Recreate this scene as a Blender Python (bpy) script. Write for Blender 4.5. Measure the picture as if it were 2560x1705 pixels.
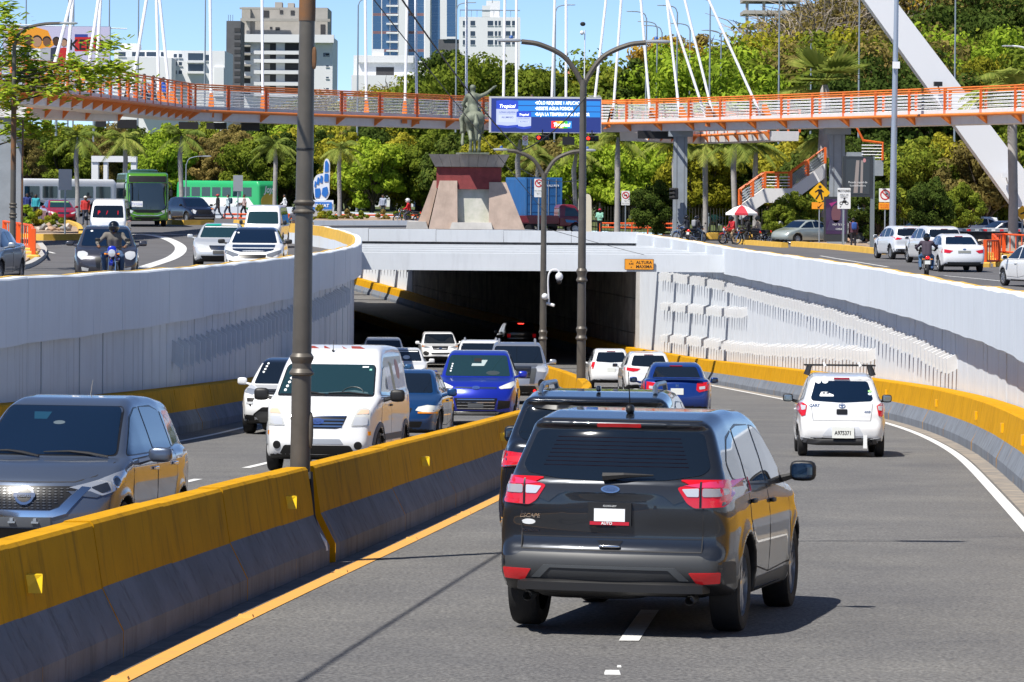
import bpy, bmesh, math, random
import numpy as np
from mathutils import Vector, Matrix
from mathutils.bvhtree import BVHTree

for o in list(bpy.data.objects): bpy.data.objects.remove(o)
scene = bpy.context.scene
COL = scene.collection
R_ = math.radians
rnd = random.Random(7)

# ------------------------------------------------------------------ camera
FPX, YH, CZ, ROLL = 9200.0, 468.0, 2.27, R_(0.45)   # focal length and horizon row in pixels of a 2560 px wide frame
cam = bpy.data.cameras.new("camera")
cam.sensor_width = 36.0
cam.lens = FPX / 2560 * 36.0
cam.shift_y = -(852.5 - YH) / 2560
cam.clip_start, cam.clip_end = 0.5, 6000
cam_ob = bpy.data.objects.new("camera", cam)
cam_ob.matrix_world = Matrix.Translation((0, 0, CZ)) @ Matrix.Rotation(R_(90), 4, 'X') @ Matrix.Rotation(ROLL, 4, 'Z')
COL.objects.link(cam_ob)
scene.camera = cam_ob

# ------------------------------------------------------------------ world, sun, exposure
SUN_EL, SUN_AZ = R_(57), R_(225)     # the sun stands behind the camera to the left (compass angle from +Y)
w = bpy.data.worlds.new("World"); scene.world = w; w.use_nodes = True
nt = w.node_tree; bg = nt.nodes['Background']
sky = nt.nodes.new('ShaderNodeTexSky'); sky.sky_type = 'NISHITA'; sky.sun_disc = False
sky.sun_elevation = SUN_EL; sky.sun_rotation = SUN_AZ
sky.air_density = 0.4; sky.dust_density = 0.0; sky.ozone_density = 4.0; sky.altitude = 0
nt.links.new(sky.outputs[0], bg.inputs[0]); bg.inputs[1].default_value = 0.11
sl = bpy.data.lights.new("sun", 'SUN'); sl.energy = 4.6; sl.angle = R_(0.53); sl.color = (1.0, 0.955, 0.88)
sun = bpy.data.objects.new("sun", sl); COL.objects.link(sun)
SD = Vector((0.7071 * math.cos(SUN_EL), 0.7071 * math.cos(SUN_EL), -math.sin(SUN_EL)))   # the way the light travels
sun.rotation_euler = SD.to_track_quat('-Z', 'Y').to_euler()
vs = scene.view_settings
vs.view_transform = 'Standard'; vs.look = 'None'; vs.exposure = 0.55; vs.gamma = 1.0; vs.use_curve_mapping = False

# ------------------------------------------------------------------ pixel -> place
def ray(px, py):
 u, v = (px - 1280) / FPX, (YH - py) / FPX
 c, s = math.cos(ROLL), math.sin(ROLL)
 return Vector((u * c - v * s, 1.0, u * s + v * c))
def P(px, py, d):
 r = ray(px, py); return Vector((r.x * d, d, CZ + r.z * d))
def G(px, py, z):
 r = ray(px, py); d = (z - CZ) / r.z; return Vector((r.x * d, d, z))
def S(d): return FPX / d            # pixels per metre at distance d

# ------------------------------------------------------------------ materials
MAT = {}
def mat(name, col, rough=0.6, metal=0.0, var=0.0, vscale=3.0, bump=0.0, bscale=60.0, coat=0.0, emit=0.0, col2=None,
  spec=0.5, streak=0.0, sscale=(6, 6, .35), scol=None, trans=0.0, alpha=1.0):
 if name in MAT: return MAT[name]
 m = bpy.data.materials.new(name); m.use_nodes = True; MAT[name] = m
 t = m.node_tree; b = t.nodes['Principled BSDF']
 c = (*col, 1) if len(col) == 3 else col
 b.inputs['Base Color'].default_value = c
 b.inputs['Roughness'].default_value = rough; b.inputs['Metallic'].default_value = metal
 b.inputs['Specular IOR Level'].default_value = spec
 if coat: b.inputs['Coat Weight'].default_value = coat; b.inputs['Coat Roughness'].default_value = 0.03
 if emit: b.inputs['Emission Color'].default_value = c; b.inputs['Emission Strength'].default_value = emit
 if trans: b.inputs['Transmission Weight'].default_value = trans
 if alpha < 1: b.inputs['Alpha'].default_value = alpha
 N, L = t.nodes.new, t.links.new
 src = None
 if var or bump or streak:
  tc = N('ShaderNodeTexCoord')
 if var:
  n = N('ShaderNodeTexNoise'); n.inputs['Scale'].default_value = vscale; n.inputs['Detail'].default_value = 6; n.inputs['Roughness'].default_value = .62
  L(tc.outputs['Object'], n.inputs['Vector'])
  r = N('ShaderNodeValToRGB'); r.color_ramp.elements[0].position = .3; r.color_ramp.elements[1].position = .7
  d2 = col2 if col2 else tuple(x * (1 - var) for x in col)
  r.color_ramp.elements[0].color = (*d2, 1); r.color_ramp.elements[1].color = c
  L(n.outputs['Fac'], r.inputs['Fac']); src = r.outputs['Color']
 if streak:
  mp = N('ShaderNodeMapping'); mp.inputs['Scale'].default_value = sscale; L(tc.outputs['Object'], mp.inputs['Vector'])
  n2 = N('ShaderNodeTexNoise'); n2.inputs['Scale'].default_value = 1.0; n2.inputs['Detail'].default_value = 7; n2.inputs['Roughness'].default_value = .7
  L(mp.outputs['Vector'], n2.inputs['Vector'])
  r2 = N('ShaderNodeValToRGB'); r2.color_ramp.elements[0].position = .52; r2.color_ramp.elements[1].position = .75
  r2.color_ramp.elements[0].color = (0, 0, 0, 1); r2.color_ramp.elements[1].color = (streak,) * 3 + (1,)
  L(n2.outputs['Fac'], r2.inputs['Fac'])
  mx = N('ShaderNodeMix'); mx.data_type = 'RGBA'
  L(r2.outputs['Color'], mx.inputs[0])
  if src: L(src, mx.inputs[6])
  else: mx.inputs[6].default_value = c
  mx.inputs[7].default_value = (*(scol or (.03, .03, .03)), 1); src = mx.outputs[2]
 if src: L(src, b.inputs['Base Color'])
 if bump:
  n3 = N('ShaderNodeTexNoise'); n3.inputs['Scale'].default_value = bscale; n3.inputs['Detail'].default_value = 4
  L(tc.outputs['Object'], n3.inputs['Vector'])
  bp = N('ShaderNodeBump'); bp.inputs['Strength'].default_value = bump; bp.inputs['Distance'].default_value = .02
  L(n3.outputs['Fac'], bp.inputs['Height']); L(bp.outputs['Normal'], b.inputs['Normal'])
 return m

# ------------------------------------------------------------------ objects
def link(o): COL.objects.link(o); return o
def tag(o, label=None, cat=None, group=None, kind=None):
 if label: o['label'] = label
 if cat: o['category'] = cat
 if group: o['group'] = group
 if kind: o['kind'] = kind
 return o
def thing(name, label, cat, loc=(0, 0, 0), rz=0.0, group=None):
 o = link(bpy.data.objects.new(name, None)); o.location = loc; o.rotation_euler = (0, 0, rz)
 o.empty_display_size = .2
 return tag(o, label, cat, group)
def mesh_ob(name, verts, faces, m=None, parent=None, smooth=False, mats=None, midx=None):
 me = bpy.data.meshes.new(name)
 me.from_pydata([tuple(map(float, v)) for v in verts], [], [tuple(map(int, f)) for f in faces])
 if mats:
  for x in mats: me.materials.append(x)
  if midx is not None: me.polygons.foreach_set('material_index', np.asarray(midx, dtype=np.int32))
 elif m: me.materials.append(m)
 if smooth: me.polygons.foreach_set('use_smooth', np.ones(len(me.polygons), dtype=bool))
 me.update()
 o = link(bpy.data.objects.new(name, me)); o.parent = parent
 return o
def dup(o, parent=None, loc=None, rz=None):
 c = o.copy(); COL.objects.link(c); c.parent = parent
 for ch in list(o.children): dup(ch, c)
 if loc is not None: c.location = loc
 if rz is not None: c.rotation_euler = (0, 0, rz)
 return c

class MB:
 """collects shapes into one mesh"""
 def __init__(s): s.v, s.f, s.m = [], [], []; s.cm = 0
 def add(s, vs, fs):
  n = len(s.v); s.v += [tuple(x) for x in vs]; s.f += [tuple(i + n for i in f) for f in fs]; s.m += [s.cm] * len(fs); return s
 def box(s, a, b, M=None):
  (x0, y0, z0), (x1, y1, z1) = a, b
  vs = [(x0, y0, z0), (x1, y0, z0), (x1, y1, z0), (x0, y1, z0), (x0, y0, z1), (x1, y0, z1), (x1, y1, z1), (x0, y1, z1)]
  if M: vs = [M @ Vector(v) for v in vs]
  return s.add(vs, [(0, 3, 2, 1), (4, 5, 6, 7), (0, 1, 5, 4), (1, 2, 6, 5), (2, 3, 7, 6), (3, 0, 4, 7)])
 def cbox(s, c, d, M=None):
  return s.box((c[0] - d[0] / 2, c[1] - d[1] / 2, c[2] - d[2] / 2), (c[0] + d[0] / 2, c[1] + d[1] / 2, c[2] + d[2] / 2), M)
 def tube(s, pts, r, n=8, cap=True):
  pts = [Vector(p) for p in pts]; rs = r if isinstance(r, (list, tuple)) else [r] * len(pts)
  vs, fs = [], []; prev = None
  for i, p in enumerate(pts):
   t = (pts[min(i + 1, len(pts) - 1)] - pts[max(i - 1, 0)]).normalized()
   if prev is None: a = t.orthogonal().normalized()
   else: a = (prev - t * prev.dot(t)).normalized()
   prev = a; b = t.cross(a)
   for k in range(n):
    an = 2 * math.pi * k / n; vs.append(p + (a * math.cos(an) + b * math.sin(an)) * rs[i])
  for i in range(len(pts) - 1):
   for k in range(n):
    k2 = (k + 1) % n; fs.append((i * n + k, i * n + k2, (i + 1) * n + k2, (i + 1) * n + k))
  if cap: fs.append(tuple(range(n - 1, -1, -1))); fs.append(tuple((len(pts) - 1) * n + k for k in range(n)))
  return s.add(vs, fs)
 def lathe(s, prof, n=16, M=None, axis='Z'):
  vs, fs = [], []
  for (r, z) in prof:
   for k in range(n):
    a = 2 * math.pi * k / n
    v = Vector((r * math.cos(a), r * math.sin(a), z))
    if axis == 'X': v = Vector((v.z, v.x, v.y))
    if axis == 'Y': v = Vector((v.y, v.z, v.x))
    vs.append(M @ v if M else v)
  for i in range(len(prof) - 1):
   for k in range(n):
    k2 = (k + 1) % n; fs.append((i * n + k, i * n + k2, (i + 1) * n + k2, (i + 1) * n + k))
  if prof[0][0] > 1e-6: fs.append(tuple(range(n - 1, -1, -1)))
  if prof[-1][0] > 1e-6: fs.append(tuple((len(prof) - 1) * n + k for k in range(n)))
  return s.add(vs, fs)
 def prism(s, poly, d, M=None):
  """poly (u,v) in the XZ plane, thickness d along Y (front face at -d/2)"""
  n = len(poly)
  A = sum(poly[i][0] * poly[(i + 1) % n][1] - poly[(i + 1) % n][0] * poly[i][1] for i in range(n))
  if A < 0: poly = poly[::-1]
  vs = [Vector((u, -d / 2, v)) for u, v in poly] + [Vector((u, d / 2, v)) for u, v in poly]
  if M: vs = [M @ v for v in vs]
  return s.add(vs, [tuple(range(n)), tuple(range(2 * n - 1, n - 1, -1))] + [(i, i + n, (i + 1) % n + n, (i + 1) % n) for i in range(n)])
 def ball(s, c, r, n=10, sc=(1, 1, 1)):
  vs, fs = [], []
  for i in range(n // 2 + 1):
   th = math.pi * i / (n // 2)
   for k in range(n):
    a = 2 * math.pi * k / n
    vs.append((c[0] + r * sc[0] * math.sin(th) * math.cos(a), c[1] + r * sc[1] * math.sin(th) * math.sin(a), c[2] + r * sc[2] * math.cos(th)))
  for i in range(n // 2):
   for k in range(n):
    k2 = (k + 1) % n; fs.append((i * n + k, (i + 1) * n + k, (i + 1) * n + k2, i * n + k2))
  return s.add(vs, fs)
 def build(s, name, m, parent=None, smooth=False, mats=None):
  return mesh_ob(name, s.v, s.f, m, parent, smooth, mats, s.m if mats else None)

def smoothby(o, ang=40):
 me = o.data
 me.polygons.foreach_set('use_smooth', np.ones(len(me.polygons), dtype=bool))
 me.set_sharp_from_angle(angle=R_(ang))
 return o
def arc_round(poly, r, n=4):
 """round the corners of a polygon; r a number or one per corner"""
 out = []; N = len(poly)
 for i in range(N):
  p = Vector(poly[i]); a = Vector(poly[i - 1]); b = Vector(poly[(i + 1) % N])
  rr = r[i] if isinstance(r, (list, tuple)) else r
  if rr <= 0: out.append(tuple(p)); continue
  d1, d2 = (a - p), (b - p); t = min(rr, d1.length * .45, d2.length * .45)
  p1, p2 = p + d1.normalized() * t, p + d2.normalized() * t
  for k in range(n + 1):
   s = k / n; out.append(tuple(p1 * (1 - s) ** 2 + p * 2 * s * (1 - s) + p2 * s * s))
 return out
def text_mesh(txt, size, bold=0.0, shear=0.0, align='CENTER', sx=1.0):
 cu = bpy.data.curves.new('txt', 'FONT'); cu.body = txt; cu.size = size; cu.align_x = align; cu.align_y = 'CENTER'
 cu.offset = bold; cu.shear = shear; cu.resolution_u = 3
 ob = bpy.data.objects.new('txt', cu); COL.objects.link(ob)
 dg = bpy.context.evaluated_depsgraph_get(); dg.update()
 me = bpy.data.meshes.new_from_object(ob.evaluated_get(dg))
 vs = [(v.co.x * sx, v.co.y) for v in me.vertices]; fs = [tuple(p.vertices) for p in me.polygons]
 bpy.data.objects.remove(ob); bpy.data.curves.remove(cu); bpy.data.meshes.remove(me)
 return vs, fs
def lettering(txt, size, M, m, parent, name='lettering', **kw):
 """flat letters; M maps (u, 0, v) of the sign's face to its thing's frame"""
 vs, fs = text_mesh(txt, size, **kw)
 return mesh_ob(name, [M @ Vector((u, 0, v)) for u, v in vs], fs, m, parent)
def TR(x, y, z, rz=0, ry=0, rx=0): return Matrix.Translation((x, y, z)) @ Matrix.Rotation(rz, 4, 'Z') @ Matrix.Rotation(ry, 4, 'Y') @ Matrix.Rotation(rx, 4, 'X')

# ------------------------------------------------------------------ implicit surfaces -> one smooth mesh
def nets(f, lo, hi, h, it=2):
 ax = [np.arange(lo[i], hi[i] + h, h, dtype=np.float32) for i in range(3)]
 X, Y, Z = np.meshgrid(*ax, indexing='ij'); v = f(X, Y, Z).astype(np.float32); n = v.shape; ins = v < 0
 cn = (n[0] - 1, n[1] - 1, n[2] - 1); ncell = cn[0] * cn[1] * cn[2]
 acc = np.zeros((ncell, 3)); cnt = np.zeros(ncell); quads = []
 for a in range(3):
  s0 = [slice(None)] * 3; s1 = [slice(None)] * 3; s0[a] = slice(0, -1); s1[a] = slice(1, None)
  A, B = v[tuple(s0)], v[tuple(s1)]; ia = ins[tuple(s0)]; cr = ia != ins[tuple(s1)]
  o1, o2 = [k for k in range(3) if k != a]
  for k in (o1, o2):
   sl_ = [slice(None)] * 3; sl_[k] = slice(0, 1); cr[tuple(sl_)] = False
   sl_[k] = slice(-1, None); cr[tuple(sl_)] = False
  idx = np.array(np.nonzero(cr)); t = A[cr] / (A[cr] - B[cr]); pts = idx.astype(np.float64).copy(); pts[a] += t
  ids = []
  for d1, d2 in ((-1, -1), (0, -1), (0, 0), (-1, 0)):
   c = idx.copy(); c[o1] += d1; c[o2] += d2
   ids.append((c[0] * cn[1] + c[1]) * cn[2] + c[2])
  for q in ids: np.add.at(acc, q, pts.T); np.add.at(cnt, q, 1)
  Q = np.stack(ids, 1); fl = ia[cr]
  if a == 1: fl = ~fl
  Q[~fl] = Q[~fl][:, ::-1]; quads.append(Q)
 Q = np.concatenate(quads); act = np.nonzero(cnt)[0]; mp = np.full(ncell, -1); mp[act] = np.arange(len(act))
 V = acc[act] / cnt[act][:, None] * h + np.array(lo)
 e = .004
 for _ in range(it):
  x, y, z = V.T; f0 = f(x, y, z)
  g = np.stack([f(x + e, y, z) - f(x - e, y, z), f(x, y + e, z) - f(x, y - e, z), f(x, y, z + e) - f(x, y, z - e)], 1) / (2 * e)
  st = (f0 / np.maximum((g * g).sum(1), .05))[:, None] * g
  ln = np.linalg.norm(st, axis=1, keepdims=True); st *= np.minimum(1, h * .7 / np.maximum(ln, 1e-9)); V = V - st
 return V, mp[Q]
def smin(a, b, k):
 h = np.clip(.5 + .5 * (b - a) / k, 0, 1); return b + (a - b) * h - k * h * (1 - h)
def smax(a, b, k): return -smin(-a, -b, k)
class Poly2:
 """signed distance of a polygon, looked up from a fine table"""
 def __init__(s, poly, h=.012, pad=.5):
  p = np.array(poly, float); lo = p.min(0) - pad; hi = p.max(0) + pad
  nx, ny = (np.ceil((hi - lo) / h).astype(int) + 2); gx = lo[0] + np.arange(nx) * h; gy = lo[1] + np.arange(ny) * h
  U, W = np.meshgrid(gx, gy, indexing='ij'); d = np.full(U.shape, 1e9); c = np.zeros(U.shape, bool)
  for i in range(len(p)):
   a, b = p[i], p[(i + 1) % len(p)]; e = b - a; L2 = max((e * e).sum(), 1e-12)
   t = np.clip(((U - a[0]) * e[0] + (W - a[1]) * e[1]) / L2, 0, 1)
   d = np.minimum(d, (U - a[0] - t * e[0]) ** 2 + (W - a[1] - t * e[1]) ** 2)
   if abs(b[1] - a[1]) > 1e-9:
    c ^= ((a[1] > W) != (b[1] > W)) & (U < (b[0] - a[0]) * (W - a[1]) / (b[1] - a[1]) + a[0])
  s.t = np.where(c, -1, 1) * np.sqrt(d); s.lo, s.h, s.n = lo, h, (nx, ny)
 def __call__(s, u, w):
  a = np.clip((u - s.lo[0]) / s.h, 0, s.n[0] - 1.001); b = np.clip((w - s.lo[1]) / s.h, 0, s.n[1] - 1.001)
  i, j = a.astype(int), b.astype(int); a = a - i; b = b - j; t = s.t
  return (t[i, j] * (1 - a) + t[i + 1, j] * a) * (1 - b) + (t[i, j + 1] * (1 - a) + t[i + 1, j + 1] * a) * b
def capsule(x, y, z, a, b, ra, rb):
 """tapered capsule distance"""
 a = np.array(a, float); d = np.array(b, float) - a; L2 = max((d * d).sum(), 1e-9)
 t = np.clip(((x - a[0]) * d[0] + (y - a[1]) * d[1] + (z - a[2]) * d[2]) / L2, 0, 1)
 return np.sqrt((x - a[0] - t * d[0]) ** 2 + (y - a[1] - t * d[1]) ** 2 + (z - a[2] - t * d[2]) ** 2) - (ra + (rb - ra) * t)
def spl(tab, smooth=True):
 """smooth table lookup"""
 xs = np.array([t[0] for t in tab], float); ys = np.array([t[1] for t in tab], float)
 q = np.linspace(xs[0], xs[-1], 400); v = np.interp(q, xs, ys)
 if smooth:
  k = 15; w_ = np.hanning(2 * k + 3)[1:-1]; w_ /= w_.sum(); vp = np.concatenate([2 * v[0] - v[k:0:-1], v, 2 * v[-1] - v[-2:-k - 2:-1]])
  v = np.convolve(vp, w_, 'valid')
 return lambda x: np.interp(x, q, v)
# ------------------------------------------------------------------ the underpass: plan curve, heights
M_ = spl([(0, -5.0), (23.6, -3.17), (28.2, -2.85), (34.9, -2.12), (42.6, -1.42), (54.5, -.33), (69.6, 1.02), (85, 1.84), (96, 1.95), (113, 1.75), (130, 1.25), (153, .55),
          (178, -1.1), (200, -3.7), (230, -8.6), (264, -15.5), (300, -24), (340, -35)])
D_ = spl([(0, 2.33), (160, 8.38), (188, 9.1), (215, 9.15), (250, 8.9), (300, 7.6), (340, 6)])
def M(y): return float(M_(y))
def rz(y): return CZ - float(D_(y))
WL_ = spl([(0, -13.5), (40, -10.4), (62, -8.45), (76, -7.3), (85, -6.95), (100, -6.3), (120, -5.65), (135, -5.5), (148, -6.0), (160, -7.6), (170, -9.6), (185, -13), (200, -17)])
def WL(y): return float(WL_(y))
def WR(y): return M(y) + 8.2
TL_ = spl([(0, 1.4), (40, .95), (62, .67), (85, .39), (110, .2), (135, .1), (150, .3), (165, .5), (200, .5)])
TR_ = spl([(0, 1.6), (40, 1.0), (57, .62), (83, .17), (120, .0), (150, -.14), (190, .0)])
ZL_ = spl([(0, -.1), (60, -.2), (98, -.37), (118, -.52), (162, -.46), (180, -.36), (217, -.2), (260, -.12), (3300, -.12)], False)
def zup(x, y):            # the streets above
 t = min(max((x + 6) / 16, 0), 1); t = t * t * (3 - 2 * t)
 return float(ZL_(y)) * (1 - t) - 1.05 * t
def GU(px, py):           # point of the upper streets under a pixel
 z = -.5
 for _ in range(8):
  p = G(px, py, z); z = zup(p.x, p.y)
 return p
def GR(px, py):           # point of the sunken road under a pixel
 r = ray(px, py); d = 20.0
 while d < 260 and CZ + r.z * d > rz(d): d += .05
 return Vector((r.x * d, d, rz(d)))

asphalt = mat('asphalt', (.165, .16, .155), .82, var=.3, vscale=.45, bump=.4, bscale=90, col2=(.112, .110, .114))
def speckle(m, amt=.10, scale=55):
 t = m.node_tree; b = t.nodes['Principled BSDF']; N, L = t.nodes.new, t.links.new
 src = b.inputs['Base Color'].links[0].from_socket
 tc = N('ShaderNodeTexCoord'); n = N('ShaderNodeTexNoise'); n.inputs['Scale'].default_value = scale; n.inputs['Detail'].default_value = 3
 L(tc.outputs['Object'], n.inputs['Vector'])
 r = N('ShaderNodeValToRGB'); r.color_ramp.elements[0].position = .35; r.color_ramp.elements[1].position = .68
 r.color_ramp.elements[0].color = (1 - amt * 3, 1 - amt * 3, 1 - amt * 3, 1); r.color_ramp.elements[1].color = (1 + amt * 3, 1 + amt * 3, 1 + amt * 2.6, 1)
 L(n.outputs['Fac'], r.inputs['Fac'])
 mx = N('ShaderNodeMix'); mx.data_type = 'RGBA'; mx.blend_type = 'MULTIPLY'; mx.inputs[0].default_value = 1
 L(src, mx.inputs[6]); L(r.outputs['Color'], mx.inputs[7]); L(mx.outputs[2], b.inputs['Base Color'])
speckle(asphalt, .15, 34)
asph_up = mat('asphalt_upper', (.125, .122, .125), .85, var=.3, vscale=.4, bump=.3, bscale=40)
white_paint = mat('road_paint_white', (.72, .72, .7), .6, streak=.55, sscale=(9, 9, 9), scol=(.3, .3, .3))
yellow_line = mat('road_paint_yellow', (.72, .36, .075), .6, streak=.5, sscale=(5, 5, 5), scol=(.35, .24, .12))
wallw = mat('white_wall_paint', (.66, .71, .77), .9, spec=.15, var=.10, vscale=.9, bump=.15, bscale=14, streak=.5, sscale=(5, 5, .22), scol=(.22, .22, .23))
wallw2 = mat('white_fascia_paint', (.69, .74, .80), .9, spec=.15, var=.06, vscale=.7, bump=.1, bscale=14, streak=.22, sscale=(4, 4, .25), scol=(.3, .3, .3))
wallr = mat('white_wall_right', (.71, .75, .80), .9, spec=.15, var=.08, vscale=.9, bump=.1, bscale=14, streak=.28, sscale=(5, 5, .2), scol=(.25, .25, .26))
finm = mat('grey_white_fins', (.66, .67, .68), .85, var=.12, vscale=3)
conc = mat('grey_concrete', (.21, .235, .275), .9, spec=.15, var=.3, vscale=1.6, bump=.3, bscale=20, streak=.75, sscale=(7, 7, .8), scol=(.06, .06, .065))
conc_dirty = mat('stained_concrete', (.44, .39, .34), .85, var=.5, vscale=1.1, bump=.3, bscale=16, streak=.9, sscale=(1.1, 1.1, .12), scol=(.03, .03, .03))
concl = mat('pale_concrete', (.52, .50, .47), .85, var=.25, vscale=1.2, bump=.2, bscale=18)
ylw = mat('barrier_yellow', (.62, .31, .003), .85, spec=.15, var=.16, vscale=2.2, bump=.2, bscale=20, streak=.75, sscale=(7, 7, .7), scol=(.16, .085, .01))
ylw2 = mat('kerb_yellow', (.78, .47, .07), .7, var=.25, vscale=2.0, bump=.2, bscale=16, streak=.4, sscale=(4, 4, 4), scol=(.45, .33, .18))
black = mat('black_plastic', (.012, .012, .013), .5)
sand = mat('sandy_ground', (.42, .31, .22), .95, var=.4, vscale=1.0, bump=.4, bscale=12)
grass_m = mat('grass', (.10, .13, .03), .95, var=.5, vscale=1.5)

def strip(name, ys, cols, zf, m, parent=None):
 """sheet along the road; cols = functions y -> x"""
 v, f = [], []; n = len(cols)
 for y in ys:
  for c in cols:
   x = c(y); v.append((x, y, zf(x, y)))
 for i in range(len(ys) - 1):
  for j in range(n - 1):
   a = i * n + j; f.append((a, a + 1, a + n + 1, a + n))
 return mesh_ob(name, v, f, m, parent)
ys = list(np.arange(4, 340, 2.0))
road = strip('sunken_road', ys, [(lambda y, k=k: (WL(y) - .5 if y < 150 else M(y) - 7.6) * (1 - k / 6) + (M(y) + 8.8) * k / 6) for k in range(7)], lambda x, y: rz(y), asphalt)
tag(road, 'grey asphalt road sloping down into the underpass', 'road', kind='structure')

def line(name, off, w, y0, y1, m, parent, dz=.006, st=1.0):
 n = max(2, int((y1 - y0) / st) + 1); yy = np.linspace(y0, y1, n)
 return strip(name, yy, [lambda y: M(y) + off - w / 2, lambda y: M(y) + off + w / 2], lambda x, y: rz(y) + dz, m, parent)
line('yellow_edge_line', .60, .16, 8, 180, yellow_line, road)
line('white_edge_line', 7.45, .16, 12, 200, white_paint, road)
line('dusty_shoulder', 7.73, .32, 10, 186, mat('road_dust', (.34, .29, .23), .95, var=.5, vscale=2.5, col2=(.17, .16, .15)), road, .004)
line('dusty_shoulder', .41, .2, 10, 186, mat('road_grit', (.20, .19, .18), .95, var=.6, vscale=5, col2=(.10, .10, .10)), road, .004)
line('white_edge_line', -.62, .15, 30, 180, yellow_line, road)
y = 27.3
while y < 170:
 line('lane_dash', 3.75, .15, y, y + 3.0, white_paint, road); y += 7.4
y = 52.0
while y < 150:
 line('lane_dash', -4.4, .14, y, y + 3.2, white_paint, road); y += 7.6
strip('white_edge_line', np.arange(40, 130, 2.0), [lambda y: WL(y) + .95, lambda y: WL(y) + 1.08], lambda x, y: rz(y) + .006, white_paint, road)
def slab(c, sx, sy, h, m, name, parent, rzv=0):
 b = MB(); b.lathe([(0.5, 0), (0.42, h), (0, h)], 4, Matrix.Translation(c) @ Matrix.Rotation(rzv, 4, 'Z') @ Matrix.Diagonal((sx * 1.41, sy * 1.41, 1, 1)) @ Matrix.Rotation(R_(45), 4, 'Z'))
 return b.build(name, m, parent)
for d in (18.5, 24.0, 29.2, 34.6, 40, 45.6):
 slab((M(d) + .6, d, rz(d) + .006), .13, .1, .022, yellow_line, 'road_stud', road)
slab((.70, 24.7, rz(24.7) + .004), .11, .1, .02, white_paint, 'road_stud', road)
slab((.76, 25.2, rz(25.2) + .004), .03, .05, .01, white_paint, 'road_stud', road)
y = 70
while y < 112:
 slab((M(y) + 3.75, y, rz(y) + .006), .1, .1, .02, white_paint, 'road_stud', road); y += 7.4

# ------------------------------------------------------------------ jersey barriers
def seg_sweep(name, prof, xf, zf, y0, y1, m, parent, step=.9, mats=None, mi=None, side=1, close=True):
 """one barrier or wall piece: prof = [(offset, height)], swept from y0 to y1"""
 n = max(2, int((y1 - y0) / step) + 1); v, f, mm = [], [], []; k = len(prof)
 for y in np.linspace(y0, y1, n):
  x0, z0 = xf(y), zf(y)
  for (o, h) in prof: v.append((x0 + o * side, y, z0 + h))
 for i in range(n - 1):
  for j in range(k if close else k - 1):
   a, b = i * k + j, i * k + (j + 1) % k; q = (a, b, b + k, a + k)
   f.append(q if side > 0 else q[::-1]); mm.append(mi[j] if mi else 0)
 if close:
  e0, e1 = tuple(range(k)), tuple((n - 1) * k + j for j in range(k))
  f.append(e0[::-1] if side > 0 else e0); f.append(e1 if side > 0 else e1[::-1]); mm += [0, 0]
 return mesh_ob(name, v, f, m, parent, mats=mats, midx=mm)
JP = [(.33, -.3), (.33, .19), (.18, .49), (.112, .925), (.09, .95), (-.09, .95), (-.112, .925), (-.18, .49), (-.33, .19), (-.33, -.3)]
JM = [1, 1, 0, 0, 0, 0, 0, 1, 1, 1]
med = thing('median_barrier', 'long curved concrete median barrier painted yellow above and grey below', 'barrier')
POLE1, POLE2, POLE3 = 35.9, 99.0, 133.0
cuts = [9.5]
while cuts[-1] < 250:
 cuts.append(cuts[-1] + (2.68 if cuts[-1] < 120 else 5.36))
segs = []
for a, b in zip(cuts[:-1], cuts[1:]):
 a += .004; b -= .004
 for p in (POLE1, POLE2, POLE3):
  if a < p < b:
   if p - .2 - a > .05: segs.append((a, p - .2))
   a = p + .2
 if b - a > .05: segs.append((a, b))
for i, (a, b) in enumerate(segs):
 jx, jz = rnd.uniform(-.003, .003), rnd.uniform(-.006, .006)
 seg_sweep('barrier_segment', [(o + jx, h + jz) for o, h in JP], M, rz, a, b, None, med, mats=[ylw, conc], mi=JM)
refl_m = mat('reflector_yellow', (.95, .62, .01), .35)
refl_b = mat('reflector_amber', (.9, .45, .01), .3)
def reflector(x, y, z, s, parent):
 b = MB(); v = [(0, 0, 0), (0, .09, 0), (.075 * s, .045, 0), (0, 0, .13), (0, .09, .13), (.075 * s, .045, .13)]
 hx = [(-.03, -.035, 0), (.105 * s, -.03, .0), (.095 * s, .03, .0), (-.03, .05, 0), (-.03, -.035, .115), (.105 * s, -.0, .115), (.095 * s, .05, .115), (-.03, .06, .115)]
 b.add([(x + p[0], y + p[1], z + p[2]) for p in hx], [(0, 3, 2, 1), (4, 5, 6, 7), (0, 1, 5, 4), (1, 2, 6, 5), (2, 3, 7, 6), (3, 0, 4, 7)])
 return b.build('reflector', refl_m, parent)
for d in (23.3, 34.2, 44.8, 55.0, 65, 76):
 reflector(M(d) + .135, d, rz(d) + .62, 1, med)

# right-hand barrier against the wall
rb = thing('roadside_barrier', 'yellow and grey concrete barrier along the foot of the sunlit right wall', 'barrier')
RP = [(.0, -.3), (.0, .17), (.14, .46), (.22, .93), (.25, .955), (.62, .955), (.62, -.3)]
RM = [1, 1, 0, 0, 0, 1, 1]
y = 20.0
while y < 262:
 st = 3.0 if y < 186 else 6.0
 seg_sweep('barrier_segment', [(o + rnd.uniform(0, .012), h) for o, h in RP], lambda q: M(q) + 7.85, rz, y + .006, y + st - .006, None, rb, mats=[ylw, conc], mi=RM, side=1)
 y += st
while y < 318:
 seg_sweep('barrier_segment', RP, lambda q: M(q) + 7.85, rz, y + .03, y + 3.4 - .03, None, rb, mats=[ylw, conc], mi=RM); y += 3.4
for d in (56, 63, 72, 84, 97):
 b = MB(); b.cbox((M(d) + 8.0, d, rz(d) + .66), (.05, .09, .16)); b.build('reflector', refl_b, rb)
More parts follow.
